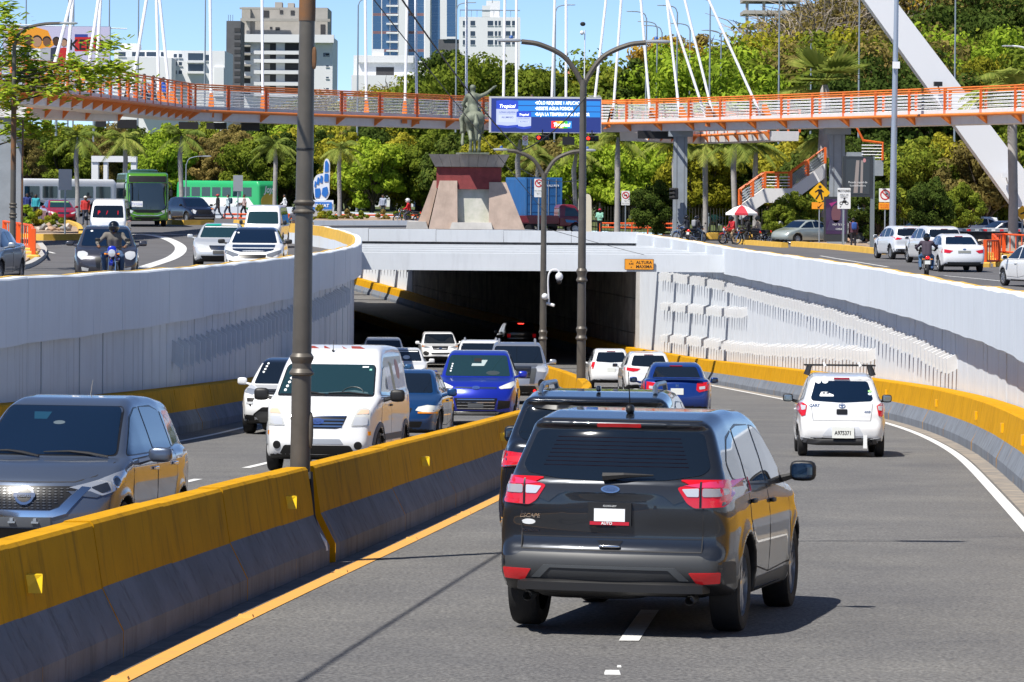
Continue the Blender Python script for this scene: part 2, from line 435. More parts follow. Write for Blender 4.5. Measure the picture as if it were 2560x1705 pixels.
lb = thing('roadside_barrier', 'dirty yellow and grey barrier along the foot of the shaded left wall', 'barrier')
y = 21.0
while y < 148:
 seg_sweep('barrier_segment', [(-o - rnd.uniform(0, .012), h) for o, h in RP], lambda q: WL(q) + .34, rz, y + .006, y + 3 - .006, None, lb, mats=[ylw, conc], mi=RM, side=-1 * -1)
 y += 3.0

# ------------------------------------------------------------------ retaining walls
lw = thing('retaining_wall', 'white painted concrete retaining wall in shade on the left of the underpass', 'wall')
rw = thing('retaining_wall', 'sunlit white concrete retaining wall with rows of fins on the right', 'wall')
def panels(parent, xf, tf, y0, y1, step, side, fdepth):
 y = y0
 while y < y1:
  a, b = y + .021, y + step - .021; jx = rnd.uniform(-.012, .012)
  # panel below the fascia
  v = []
  for q in (a, b):
   for (o, hh) in ((0, 0), (0, 1), (.25, 1), (.25, 0)):
    z0, z1 = rz(q) - .2, tf(q) - fdepth + .05
    v.append((xf(q) + (o + .30 + jx) * side, q, z0 + (z1 - z0) * hh))
  f = [(0, 1, 5, 4), (1, 2, 6, 5), (2, 3, 7, 6), (3, 0, 4, 7), (3, 2, 1, 0), (4, 5, 6, 7)]
  if side < 0: f = [q[::-1] for q in f]
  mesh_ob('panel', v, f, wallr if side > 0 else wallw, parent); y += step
 # dark joint backing behind the panels
 seg_sweep('joint_backing', [(.34, 0), (.5, 0)], xf, lambda q: rz(q), y0, y1, None, parent, mats=[black], close=False, side=side, step=3) if False else None
 v, f = [], []
 yy = np.linspace(y0, y1, int((y1 - y0) / 2) + 1)
 for q in yy: v += [(xf(q) + .36 * side, q, rz(q) - .2), (xf(q) + .36 * side, q, tf(q) - fdepth + .04)]
 for i in range(len(yy) - 1): f.append((2 * i, 2 * i + 1, 2 * i + 3, 2 * i + 2))
 mesh_ob('joint_backing', v, f, mat('joint_shadow', (.10, .10, .11), .9), parent)
def fascias(parent, xf, tf, y0, y1, step, side, h):
 y = y0; i = 0
 while y < y1:
  a, b = y + .008, y + step - .008
  prof = [(0, -h), (0, -.03), (.03, 0), (.26, 0), (.26, -h)]
  seg_sweep('fascia', [(o + rnd.uniform(0, .008), q) for o, q in prof], xf, tf, a, b, wallw2, parent, side=side * 1, step=1.0); y += step
def TLf(y): return float(TL_(y)) + .012 * math.sin(y * .9) + .008 * math.sin(y * 2.3)
def TRf(y): return float(TR_(y)) + .012 * math.sin(y * .7) + .008 * math.sin(y * 1.9)
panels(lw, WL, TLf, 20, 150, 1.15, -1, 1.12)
fascias(lw, WL, TLf, 20, 186, 2.9, -1, 1.15)
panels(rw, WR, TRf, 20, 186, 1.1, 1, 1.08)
fascias(rw, WR, TRf, 20, 186, 3.1, 1, 1.09)
# painted backs of the parapets on the street side
def back(parent, xf, tf, y0, y1, side, zs):
 y = y0
 while y < y1:
  prof = [(.262, -.95), (.262, .012), (.36, .012), (.42, -.42), (.42, -.95)]
  seg_sweep('parapet_back', prof, xf, tf, y + .01, y + 2.9 - .01, None, parent, side=side, mats=[ylw2, wallw2], mi=[0, 0, 0, 1, 1], step=1.0); y += 2.9
back(lw, WL, TLf, 20, 186, -1, 0)
back(rw, WR, TRf, 20, 186, 1, 0)

# fins
finme = None
def fin(parent, d, z, side, xf, h=.45):
 global finme
 if finme is None:
  b = MB(); v = [(0, .1), (.0, 1.05), (-.26, .72), (-.26, -.30)]
  # plate in the XZ plane, thin along Y
  b.prism([(u, q) for u, q in v], .15); b.v = [(x + .02, y, z_) for x, y, z_ in b.v]
  finme = b.build('fin', finm, parent); o = finme
 else:
  o = link(bpy.data.objects.new('fin', finme.data)); o.parent = parent
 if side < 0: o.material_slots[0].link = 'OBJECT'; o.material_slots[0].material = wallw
 o.location = (xf(d) + .30 * side, d, z - h / 2); o.scale = (side, 1, h)
 return o
def wall_d(px, xf, lo=45, hi=186):       # distance at which the wall stands under a pixel column
 best = min(np.arange(lo, hi, .1), key=lambda d: abs(1280 + FPX * (xf(d) + .15) / d - px)); return float(best)
def fin_row(parent, pix, step, xf, side, h=.45):
 pts = []
 for px, py in pix:
  d = wall_d(px, xf) if side > 0 else wall_d(px, xf, 45, 134); pts.append((d, P(px, py, d).z))
 pts.sort(); dd = [p[0] for p in pts]; zz = [p[1] for p in pts]; d = dd[0]
 while d < dd[-1]:
  fin(parent, d, float(np.interp(d, dd, zz)) + rnd.uniform(-.03, .03), side, xf, h); d += step
fin_row(rw, [(1652, 688), (1755, 699), (1796, 707), (1850, 723), (1920, 740), (2083, 783), (2192, 822), (2273, 856), (2379, 908)], .95, WR, 1, .36)
fin_row(rw, [(1652, 842), (1726, 848), (1837, 864), (1920, 871), (2056, 875), (2178, 884)], .95, WR, 1, .34)
fin_row(rw, [(1655, 762), (1740, 770), (1861, 780)], 1.0, WR, 1, .34)
fin_row(lw, [(485, 880), (560, 858), (640, 832), (760, 790), (860, 752), (896, 730)], 1.0, WL, -1, .5)

# ------------------------------------------------------------------ struts, tunnel roof, tunnel walls
portal = thing('tunnel_portal', 'white concrete tunnel roof with cross beams spanning the underpass', 'tunnel', (0, 0, 0))
beamm = mat('white_beam_paint', (.69, .73, .77), .9, spec=.15, var=.08, vscale=.6, streak=.2, sscale=(3, 3, .4), scol=(.3, .3, .32))
STR = [151.5, 158.3, 165.1, 171.9, 178.7]
for i, d in enumerate(STR):
 b = MB(); b.box((WL(d) - .3, d, -1.17), (WR(d) + .25, d + .55, -.46 - .02 * i)); b.build('cross_beam', beamm, portal)
def XL(y): return M(y) - 7.5
b = MB(); v, f = [], []
yy = list(np.linspace(185.5, 264, 28))
for y in yy:
 v += [(XL(y) - 6, y, -1.6), (M(y) + 9.4, y, -1.6), (M(y) + 9.4, y, -.34), (XL(y) - 6, y, -.34)]
for i in range(len(yy) - 1):
 a = i * 4
 for j in range(4): f.append((a + j, a + (j + 1) % 4, a + 4 + (j + 1) % 4, a + 4 + j))
f += [(3, 2, 1, 0), tuple((len(yy) - 1) * 4 + j for j in range(4))]
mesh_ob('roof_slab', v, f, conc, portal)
b = MB()
y0, x = 185.2, -14.0
while x < WR(185) + .3:
 w_ = min(3.4, WR(185) + .3 - x)
 c = MB(); c.box((x + .01, 184.95, -.5), (x + w_ - .01, 185.45, .13 - .006 * (x + 8))); c.build('edge_parapet', beamm, portal); x += w_
# tunnel walls in large panels
tw = thing('tunnel_wall', 'dark stained concrete wall inside the tunnel', 'wall')
def twall(xf, side, y0, y1, step, parent, m, rows=3, top=-1.58):
 y = y0
 while y < y1 - .1:
  for k in range(rows):
   v = []
   for q in (y + .02, min(y + step, y1) - .02):
    z0, z1 = rz(q) - .1, top; h0 = z0 + (z1 - z0) * k / rows + .02; h1 = z0 + (z1 - z0) * (k + 1) / rows - .02
    v += [(xf(q), q, h0), (xf(q), q, h1), (xf(q) + .3 * side, q, h1), (xf(q) + .3 * side, q, h0)]
   f = [(0, 1, 5, 4), (1, 2, 6, 5), (2, 3, 7, 6), (3, 0, 4, 7), (3, 2, 1, 0), (4, 5, 6, 7)]
   mesh_ob('panel', v, f if side > 0 else [q[::-1] for q in f], m, parent)
  y += step
twall(lambda y: M(y) + 8.5, 1, 186, 264, 5.2, tw, conc_dirty)
twall(lambda y: M(y) - 7.3, -1, 172, 300, 8, tw, conc_dirty, top=-.4)
b = MB(); b.box((M(186) + 8.35, 185.6, rz(186)), (M(186) + 8.62, 186.3, -1.6)); b.build('jamb', concl, tw)
# the far open cutting seen through the tunnel
fw = thing('retaining_wall', 'sunlit white wall with fins seen through the far end of the tunnel', 'wall')
panels(fw, lambda y: M(y) + 8.2, lambda y: .9, 264.2, 318, 1.6, 1, .9)
for zz in (-2.4, -4.2):
 for d in np.arange(265, 300, 1.15): fin(fw, float(d), zz + rz(264) + 7, 1, lambda y: M(y) + 8.2, .6)
for d in (268, 274.5, 281, 287.5):
 b = MB(); b.box((M(d) - 7.4, d, -1.2), (M(d) + 8.5, d + .6, -.45)); b.build('cross_beam', beamm, portal)

# ------------------------------------------------------------------ streets above
def grid_sheet(name, ys, xsf, m, dz=0, zf=zup):
 v, f = [], []; n = None
 for y in ys:
  xs = xsf(y); n = len(xs)
  for x in xs: v.append((x, y, zf(x, y) + dz))
 for i in range(len(ys) - 1):
  for j in range(n - 1):
   a = i * n + j; f.append((a, a + 1, a + n + 1, a + n))
 return mesh_ob(name, v, f, m)
gL = [1, .8, .6, .45, .3, .2, .12, .07, .03, 0]
def left_x(y): e = WL(y) - .36; return [e + (-260 - e) * t ** 1.5 for t in gL]
def right_x(y): e = WR(y) + .36; return [e + (260 - e) * t ** 1.5 for t in gL[::-1]]
yy = list(np.arange(22, 187, 3.0)) + [186.0]; yy = sorted(set(yy)); yy = [y for y in yy if y <= 186]
tag(grid_sheet('upper_street', yy, left_x, asph_up), 'asphalt street above the left retaining wall', 'road', kind='structure')
tag(grid_sheet('upper_street', yy, right_x, asph_up), 'asphalt street above the right retaining wall', 'road', kind='structure')
ctr = lambda y: [-260, -160, -100, -70, -50, -38, -30, -25, -20, -15, -10, -6, -3, 0, 3, 6, 10, 14, 20, 30, 50, 80, 120, 180, 260]
tag(grid_sheet('upper_street', [186, 200, 215, 230, 245, 264], ctr, asph_up), 'asphalt of the junction over the tunnel', 'road', kind='structure')
def lx2(y): e = M(y) - 7.6; return [e + (-260 - e) * t ** 1.5 for t in gL]
def rx2(y): e = M(y) + 8.75; return [e + (260 - e) * t ** 1.5 for t in gL[::-1]]
tag(grid_sheet('upper_street', [264, 275, 290, 302], lx2, asph_up), 'asphalt left of the far cutting', 'road', kind='structure')
tag(grid_sheet('park_ground', [264, 275, 290, 302], rx2, grass_m), 'park ground right of the far cutting', 'ground', kind='structure')
tag(grid_sheet('park_ground', [302, 340, 400, 600, 900, 1600, 3200], lambda y: [x * (1 + y / 260) for x in ctr(y)], grass_m), 'park ground under the trees', 'ground', kind='structure')
for e_, lbl in ((lambda y: M(y) - 7.6, 'left'), (lambda y: M(y) + 8.5, 'right')):
 o = seg_sweep('cutting_parapet', [(-.12, -.5), (-.12, .35), (.12, .35), (.12, -.5)], e_, lambda y: zup(e_(y), y), 264.3, 302, wallw2, None, step=3)
 tag(o, f'low white parapet on the {lbl} edge of the far cutting', 'parapet')
b = MB(); b.box((M(302) - 9, 302.05, rz(302)), (M(302) + 10, 302.6, .5)); tag(b.build('cutting_end_wall', wallw2), 'white end wall closing the far cutting', 'wall')
# ------------------------------------------------------------------ vehicles
def paint(name, col, metal=0.0, rough=.32, coat=1.0): return mat('paint_' + name, col, rough, metal, coat=coat)
glass = mat('tinted_glass', (.006, .010, .016), .03, coat=.6, spec=.7)
glass2 = mat('clear_dark_glass', (.012, .035, .042), .04, coat=.5, spec=.7)
glassb = mat('blue_tinted_glass', (.004, .012, .03), .05, coat=.5, spec=.7)
rubber = mat('tyre_rubber', (.013, .013, .014), .75, bump=.2, bscale=80)
alloy = mat('alloy_rim', (.55, .56, .58), .28, .85)
alloyd = mat('dark_alloy_rim', (.16, .165, .17), .3, .8)
chrome = mat('chrome', (.75, .76, .78), .12, 1.0)
red_l = mat('red_lens', (.55, .006, .012), .12, coat=1, emit=.12)
red_b = mat('red_brake_lens', (.8, .01, .01), .15, coat=1, emit=.9)
pink_l = mat('pink_red_lens', (.62, .04, .12), .1, coat=1, emit=.05)
white_l = mat('clear_lens', (.66, .68, .70), .08, .25, coat=1)
head_l = mat('headlamp_lens', (.50, .54, .60), .06, .55, coat=1)
amber_l = mat('amber_lens', (.8, .25, .01), .15, coat=1, emit=.1)
plate_m = mat('plate_white', (.78, .80, .76), .5)
seam_m = mat('panel_seam', (.02, .02, .022), .7)
clad = mat('grey_cladding', (.045, .048, .052), .5)
grille_m = mat('grille_black', (.01, .01, .011), .35)
ink = mat('black_ink', (.01, .01, .01), .6)
sticker = mat('white_sticker', (.8, .82, .82), .6)
skin_m = mat('skin', (.20, .095, .05), .6)

def rbox(b, c, d, e=.45, n=14, M=None):
 """rounded box (superquadric)"""
 vs, fs = [], []; sg = lambda v, p: math.copysign(abs(v) ** p, v)
 for i in range(n // 2 + 1):
  th = -math.pi / 2 + math.pi * i / (n // 2)
  for k in range(n):
   a = 2 * math.pi * k / n
   v = Vector((c[0] + d[0] / 2 * sg(math.cos(th), e) * sg(math.cos(a), e), c[1] + d[1] / 2 * sg(math.cos(th), e) * sg(math.sin(a), e), c[2] + d[2] / 2 * sg(math.sin(th), e)))
   vs.append(M @ v if M else v)
 for i in range(n // 2):
  for k in range(n):
   k2 = (k + 1) % n; fs.append((i * n + k, i * n + k2, (i + 1) * n + k2, (i + 1) * n + k))
 return b.add(vs, fs)

class Car: pass
def car_field(s):
 PL = Poly2(arc_round(s['low'], s.get('lr', .09), 3)); PG = Poly2(arc_round(s['gh'], s.get('gr', .10), 3)) if s.get('gh') else None
 sec, plan = spl(s['sec']), spl(s['plan']); W = s['W']
 gsec, gplan = (spl(s['gsec']), spl(s['gplan'])) if PG else (None, None)
 cr, cf = s.get('cr', .12), s.get('cf', .22); L = s['L'] / 2; kl, kg, ks = s.get('kl', .09), s.get('kg', .10), s.get('ks', .035)
 ws = s['wheels']; dent = s.get('dent')
 def F(x, y, z):
  ax = np.abs(x); t2 = np.minimum(ax / W, 1.2) ** 2
  wr = np.clip((-y / L - .35) / .5, 0, 1); wf = np.clip((y / L - .2) / .6, 0, 1)
  ye = y - cr * t2 * wr + cf * t2 * wf
  fl = 0
  for (yw, zw, Rw) in ws:
   q = np.hypot(y - yw, z - zw) - Rw; fl = fl + .022 * np.exp(-(np.maximum(q, 0) / .07) ** 2)
  f = smax(PL(ye, z), ax - (W * plan(y) * sec(z) + fl), kl)
  if PG is not None: f = smin(f, smax(PG(ye, z), ax - gsec(z) * gplan(y), kg), ks)
  if dent:
   for (c, d) in dent:
    q = np.maximum(np.maximum(np.abs(x - c[0]) - d[0], np.abs(y - c[1]) - d[1]), np.abs(z - c[2]) - d[2]); f = smax(f, -q, .03)
  for (yw, zw, Rw) in ws:
   f = np.maximum(f, -np.maximum(np.hypot(y - yw, z - zw) - Rw, (W - .30) - ax))
  return f
 return F
def scaled(t, L=None, W=None, H=None, **kw):
 s = dict(t); fy = L / t['L'] if L else 1; fz = H / t['H'] if H else 1; fx = W / t['W'] if W else 1
 py = lambda q: [(a * fy, b * fz) for a, b in q]
 s['low'] = py(t['low'])
 if t.get('gh'):
  s['gh'] = py(t['gh']); s['gsec'] = [(a * fz, b * fx) for a, b in t['gsec']]; s['gplan'] = [(a * fy, b) for a, b in t['gplan']]
 s['sec'] = [(a * fz, b) for a, b in t['sec']]; s['plan'] = [(a * fy, b) for a, b in t['plan']]
 s['wheels'] = [(a * fy, b, r) for a, b, r in t['wheels']]
 s['L'], s['W'], s['H'] = t['L'] * fy, t['W'] * fx, t['H'] * fz
 for k in ('ws', 'rw'): s[k] = [(a * fx, b * fz) for a, b in t[k]] if t.get(k) else None
 s['sw'] = [py(q) for q in t.get('sw', [])]; s['doors'] = [py(q) for q in t.get('doors', [])]
 s.update(kw); return s
SECS = [(.1, .93), (.3, .965), (.45, .99), (.62, 1.0), (.82, 1.0), (.95, .985), (1.05, .955), (1.2, .9)]
T_SUV = dict(L=4.52, W=.92, H=1.69,
 low=[(-2.02, .33), (-2.22, .40), (-2.26, .52), (-2.25, .60), (-2.185, .66), (-2.175, .78), (-2.20, .92), (-2.19, 1.16), (-2.06, 1.235), (-1.2, 1.16), (0, 1.12), (1.05, 1.09), (1.30, 1.07), (1.85, .985), (2.10, .88), (2.22, .70), (2.26, .50), (2.16, .27), (1.9, .22), (-1.6, .26)],
 gh=[(-2.02, .95), (-2.09, 1.17), (-1.84, 1.545), (-1.90, 1.585), (-1.82, 1.62), (-1.3, 1.672), (-.6, 1.69), (.0, 1.675), (.36, 1.61), (1.22, 1.06), (1.15, .9)],
 sec=SECS, plan=[(-2.3, .86), (-2.1, .93), (-1.8, .985), (-1.3, 1), (1.3, 1), (1.75, .955), (2.05, .87), (2.26, .78)],
 gsec=[(.9, .90), (1.1, .872), (1.3, .81), (1.5, .735), (1.69, .665)], gplan=[(-2.2, .93), (-1.9, .965), (-1.2, 1), (.2, 1), (.8, .985), (1.25, .95)],
 wheels=[(-1.33, .35, .40), (1.36, .35, .40)], R=.35, tw=.24,
 ws=[(-.76, 1.10), (-.67, 1.53), (-.63, 1.57), (.63, 1.57), (.67, 1.53), (.76, 1.10)],
 rw=[(-.72, 1.26), (-.67, 1.21), (-.42, 1.17), (0, 1.155), (.42, 1.17), (.67, 1.21), (.72, 1.26), (.645, 1.51), (.60, 1.53), (-.60, 1.53), (-.645, 1.51)],
 sw=[[(.90, 1.11), (.42, 1.45), (.10, 1.535), (-.08, 1.55), (-.10, 1.12)], [(-.19, 1.12), (-.17, 1.555), (-.75, 1.56), (-1.02, 1.535), (-1.05, 1.14)], [(-1.13, 1.145), (-1.10, 1.525), (-1.36, 1.47), (-1.66, 1.30), (-1.60, 1.18)]],
 doors=[[(.93, .42), (1.0, .7), (.95, 1.07), (-.13, 1.09), (-.14, .40)], [(-.16, .40), (-.15, 1.09), (-1.08, 1.12), (-1.12, .86), (-.88, .48)]])
T_HATCH = dict(L=4.10, W=.848, H=1.535,
 low=[(-1.85, .25), (-2.02, .32), (-2.05, .52), (-1.99, .66), (-1.98, .82), (-1.90, 1.02), (-1.0, 1.01), (.9, .99), (1.15, .985), (1.62, .90), (1.90, .78), (2.01, .62), (2.05, .42), (1.98, .24), (1.7, .19), (-1.5, .21)],
 gh=[(-1.95, .85), (-1.94, 1.0), (-1.62, 1.40), (-1.66, 1.44), (-1.5, 1.475), (-.9, 1.52), (-.35, 1.535), (.1, 1.51), (.36, 1.45), (1.25, .97), (1.2, .8)],
 sec=SECS, plan=[(-2.1, .84), (-1.85, .93), (-1.4, .99), (-1.0, 1), (1.0, 1), (1.4, .985), (1.75, .93), (2.05, .80)],
 gsec=[(.8, .83), (1.0, .785), (1.2, .71), (1.4, .63), (1.54, .57)], gplan=[(-2.0, .88), (-1.6, .95), (-1.0, 1), (.3, 1), (.8, .985), (1.25, .96)],
 wheels=[(-1.27, .30, .345), (1.31, .30, .345)], R=.30, tw=.195,
 ws=[(-.68, .99), (-.575, 1.40), (-.54, 1.435), (.54, 1.435), (.575, 1.40), (.68, .99)],
 rw=[(-.60, 1.06), (-.56, 1.02), (0, .99), (.56, 1.02), (.60, 1.06), (.51, 1.36), (.47, 1.385), (-.47, 1.385), (-.51, 1.36)],
 sw=[[(1.0, .99), (.42, 1.33), (.15, 1.41), (-.02, 1.42), (-.04, 1.0)], [(-.12, 1.0), (-.10, 1.425), (-.6, 1.42), (-.88, 1.38), (-.92, 1.02)], [(-1.0, 1.03), (-.97, 1.365), (-1.25, 1.28), (-1.5, 1.12), (-1.45, 1.06)]],
 doors=[[(.95, .36), (1.02, .62), (.98, .95), (-.06, .97), (-.07, .34)], [(-.09, .34), (-.08, .97), (-.95, .99), (-1.0, .72), (-.82, .42)]])
T_SEDAN = dict(L=4.60, W=.90, H=1.45,
 low=[(-2.1, .25), (-2.26, .33), (-2.30, .52), (-2.28, .70), (-2.24, .95), (-2.12, 1.03), (-1.6, 1.04), (-.6, 1.0), (1.0, .97), (1.25, .95), (1.80, .84), (2.12, .73), (2.26, .58), (2.30, .42), (2.2, .22), (1.9, .18), (-1.7, .2)],
 gh=[(-1.75, .85), (-1.62, 1.03), (-1.0, 1.355), (-.6, 1.43), (-.1, 1.45), (.2, 1.42), (.42, 1.36), (1.25, .94), (1.2, .8)],
 sec=SECS, plan=[(-2.35, .84), (-2.1, .92), (-1.6, .98), (-1.1, 1), (1.2, 1), (1.7, .95), (2.05, .86), (2.3, .76)],
 gsec=[(.8, .86), (.95, .82), (1.15, .74), (1.3, .67), (1.45, .58)], gplan=[(-1.8, .86), (-1.2, .95), (-.7, 1), (.3, 1), (.8, .98), (1.25, .95)],
 wheels=[(-1.35, .32, .37), (1.35, .32, .37)], R=.32, tw=.21,
 ws=[(-.69, .98), (-.575, 1.335), (-.54, 1.365), (.54, 1.365), (.575, 1.335), (.69, .98)],
 rw=[(-.62, 1.055), (-.53, 1.30), (-.49, 1.33), (.49, 1.33), (.53, 1.30), (.62, 1.055)],
 sw=[[(1.02, .97), (.45, 1.27), (.15, 1.345), (-.05, 1.36), (-.07, .98)], [(-.15, .985), (-.13, 1.36), (-.6, 1.345), (-.95, 1.27), (-1.3, 1.05), (-1.1, 1.0)]],
 doors=[[(.95, .34), (1.05, .6), (1.0, .93), (-.09, .95), (-.10, .32)], [(-.12, .32), (-.11, .95), (-1.1, .98), (-1.12, .72), (-.95, .40)]])
T_VAN = dict(L=4.53, W=.90, H=2.01,
 low=[(-2.1, .28), (-2.25, .35), (-2.27, .6), (-2.26, 1.2), (-2.2, 1.3), (1.3, 1.22), (1.55, 1.19), (1.98, 1.06), (2.17, .90), (2.23, .62), (2.27, .45), (2.18, .25), (1.9, .2), (-1.8, .22)],
 gh=[(-2.26, .8), (-2.25, 1.3), (-2.17, 1.9), (-2.05, 1.985), (-1.0, 2.01), (-.2, 2.0), (.25, 1.94), (.62, 1.78), (1.50, 1.18), (1.45, .9)],
 sec=[(.1, .95), (.3, .98), (.5, 1), (1.0, 1), (1.2, .985), (1.4, .95)], plan=[(-2.3, .93), (-2.1, .98), (-1.7, 1), (1.3, 1), (1.7, .965), (2.0, .90), (2.28, .80)],
 gsec=[(.8, .90), (1.2, .87), (1.6, .80), (1.85, .74), (2.02, .68)], gplan=[(-2.3, .95), (-1.9, 1), (.6, 1), (1.1, .985), (1.5, .95)],
 wheels=[(-1.45, .33, .38), (1.46, .33, .38)], R=.33, tw=.205, cf=.16, cr=.06, gr=.12,
 ws=[(-.76, 1.20), (-.70, 1.64), (-.66, 1.69), (.66, 1.69), (.70, 1.64), (.76, 1.20)], rw=[(-.6, 1.25), (-.55, 1.7), (.55, 1.7), (.6, 1.25)],
 sw=[[(1.18, 1.22), (.62, 1.62), (.35, 1.66), (.33, 1.2)]],
 doors=[[(1.25, .38), (1.35, .8), (1.25, 1.18), (.25, 1.18), (.23, .36)]])
T_BOXV = dict(L=4.6, W=.84, H=1.95,     # cab-over minibus
 low=[(-2.1, .3), (-2.28, .4), (-2.29, 1.1), (2.0, 1.08), (2.22, 1.02), (2.28, .6), (2.27, .42), (2.1, .28)],
 gh=[(-2.28, .8), (-2.25, 1.3), (-2.15, 1.86), (-1.9, 1.95), (1.0, 1.95), (1.4, 1.90), (1.62, 1.80), (2.18, 1.05), (2.15, .8)],
 sec=[(.1, .96), (.3, .98), (.5, 1), (1.0, 1), (1.2, .98), (1.4, .95)], plan=[(-2.3, .93), (-2.1, .98), (-1.7, 1), (1.6, 1), (2.0, .965), (2.3, .88)],
 gsec=[(.8, .84), (1.1, .82), (1.5, .765), (1.8, .71), (1.96, .65)], gplan=[(-2.3, .95), (-1.9, 1), (1.2, 1), (1.8, .98), (2.2, .95)],
 wheels=[(-1.3, .31, .36), (1.35, .31, .36)], R=.31, tw=.19, cf=.10, cr=.06,
 ws=[(-.70, 1.10), (-.645, 1.60), (-.60, 1.65), (.60, 1.65), (.645, 1.60), (.70, 1.10)], rw=[(-.6, 1.2), (-.55, 1.65), (.55, 1.65), (.6, 1.2)],
 sw=[[(1.75, 1.12), (1.4, 1.6), (.9, 1.65), (.9, 1.12)], [(.8, 1.12), (.8, 1.65), (-.4, 1.65), (-.4, 1.12)], [(-.5, 1.12), (-.5, 1.65), (-1.9, 1.65), (-1.9, 1.12)]], doors=[])

WHEELS = {}
def wheel_meshes(R, tw, style):
 k = (R, tw, style)
 if k in WHEELS: return WHEELS[k]
 b = MB(); h = tw / 2; ri = R * .66
 b.lathe([(ri, -h * .85), (R * .8, -h), (R * .95, -h * .9), (R, -h * .6), (R, h * .6), (R * .95, h * .9), (R * .8, h), (ri, h * .85)], 28, axis='X'); b.f = b.f[:-2]; b.m = b.m[:-2]
 t = smoothby(b.build('tmp', rubber), 35)
 r = MB(); r.lathe([(ri * .995, h * .84), (ri * .99, h * .55), (ri * .90, h * .35), (ri * .9, -h * .3), (.02, -h * .3)], 28, axis='X'); r.f = [q for q in r.f if len(q) == 4]; r.m = r.m[:len(r.f)]
 ns = {'five': 5, 'ten': 10, 'steel': 8}[style]
 for i in range(ns):
  a = 2 * math.pi * i / ns; sp = .17 if style == 'five' else .09
  for s_ in ((-1, 1) if style == 'five' else (0,)):
   a2 = a + s_ * sp * .8; w_ = R * .05
   Mx = Matrix.Rotation(a2, 4, 'X')
   r.box((h * .25, -w_, R * .10), (h * .72, w_, ri * .97), Mx)
 r.lathe([(R * .17, h * .3), (R * .16, h * .7), (R * .1, h * .78), (0, h * .78)], 14, axis='X')
 g = smoothby(r.build('tmp', alloy), 30)
 WHEELS[k] = (t.data, g.data); bpy.data.objects.remove(t); bpy.data.objects.remove(g)
 return WHEELS[k]
def axis_u(az):
 u = Vector((math.cos(az), -math.sin(az), 0))
 if abs(u.x) > .3:
  if u.x < 0: u = -u
 elif u.y < 0: u = -u
 return u
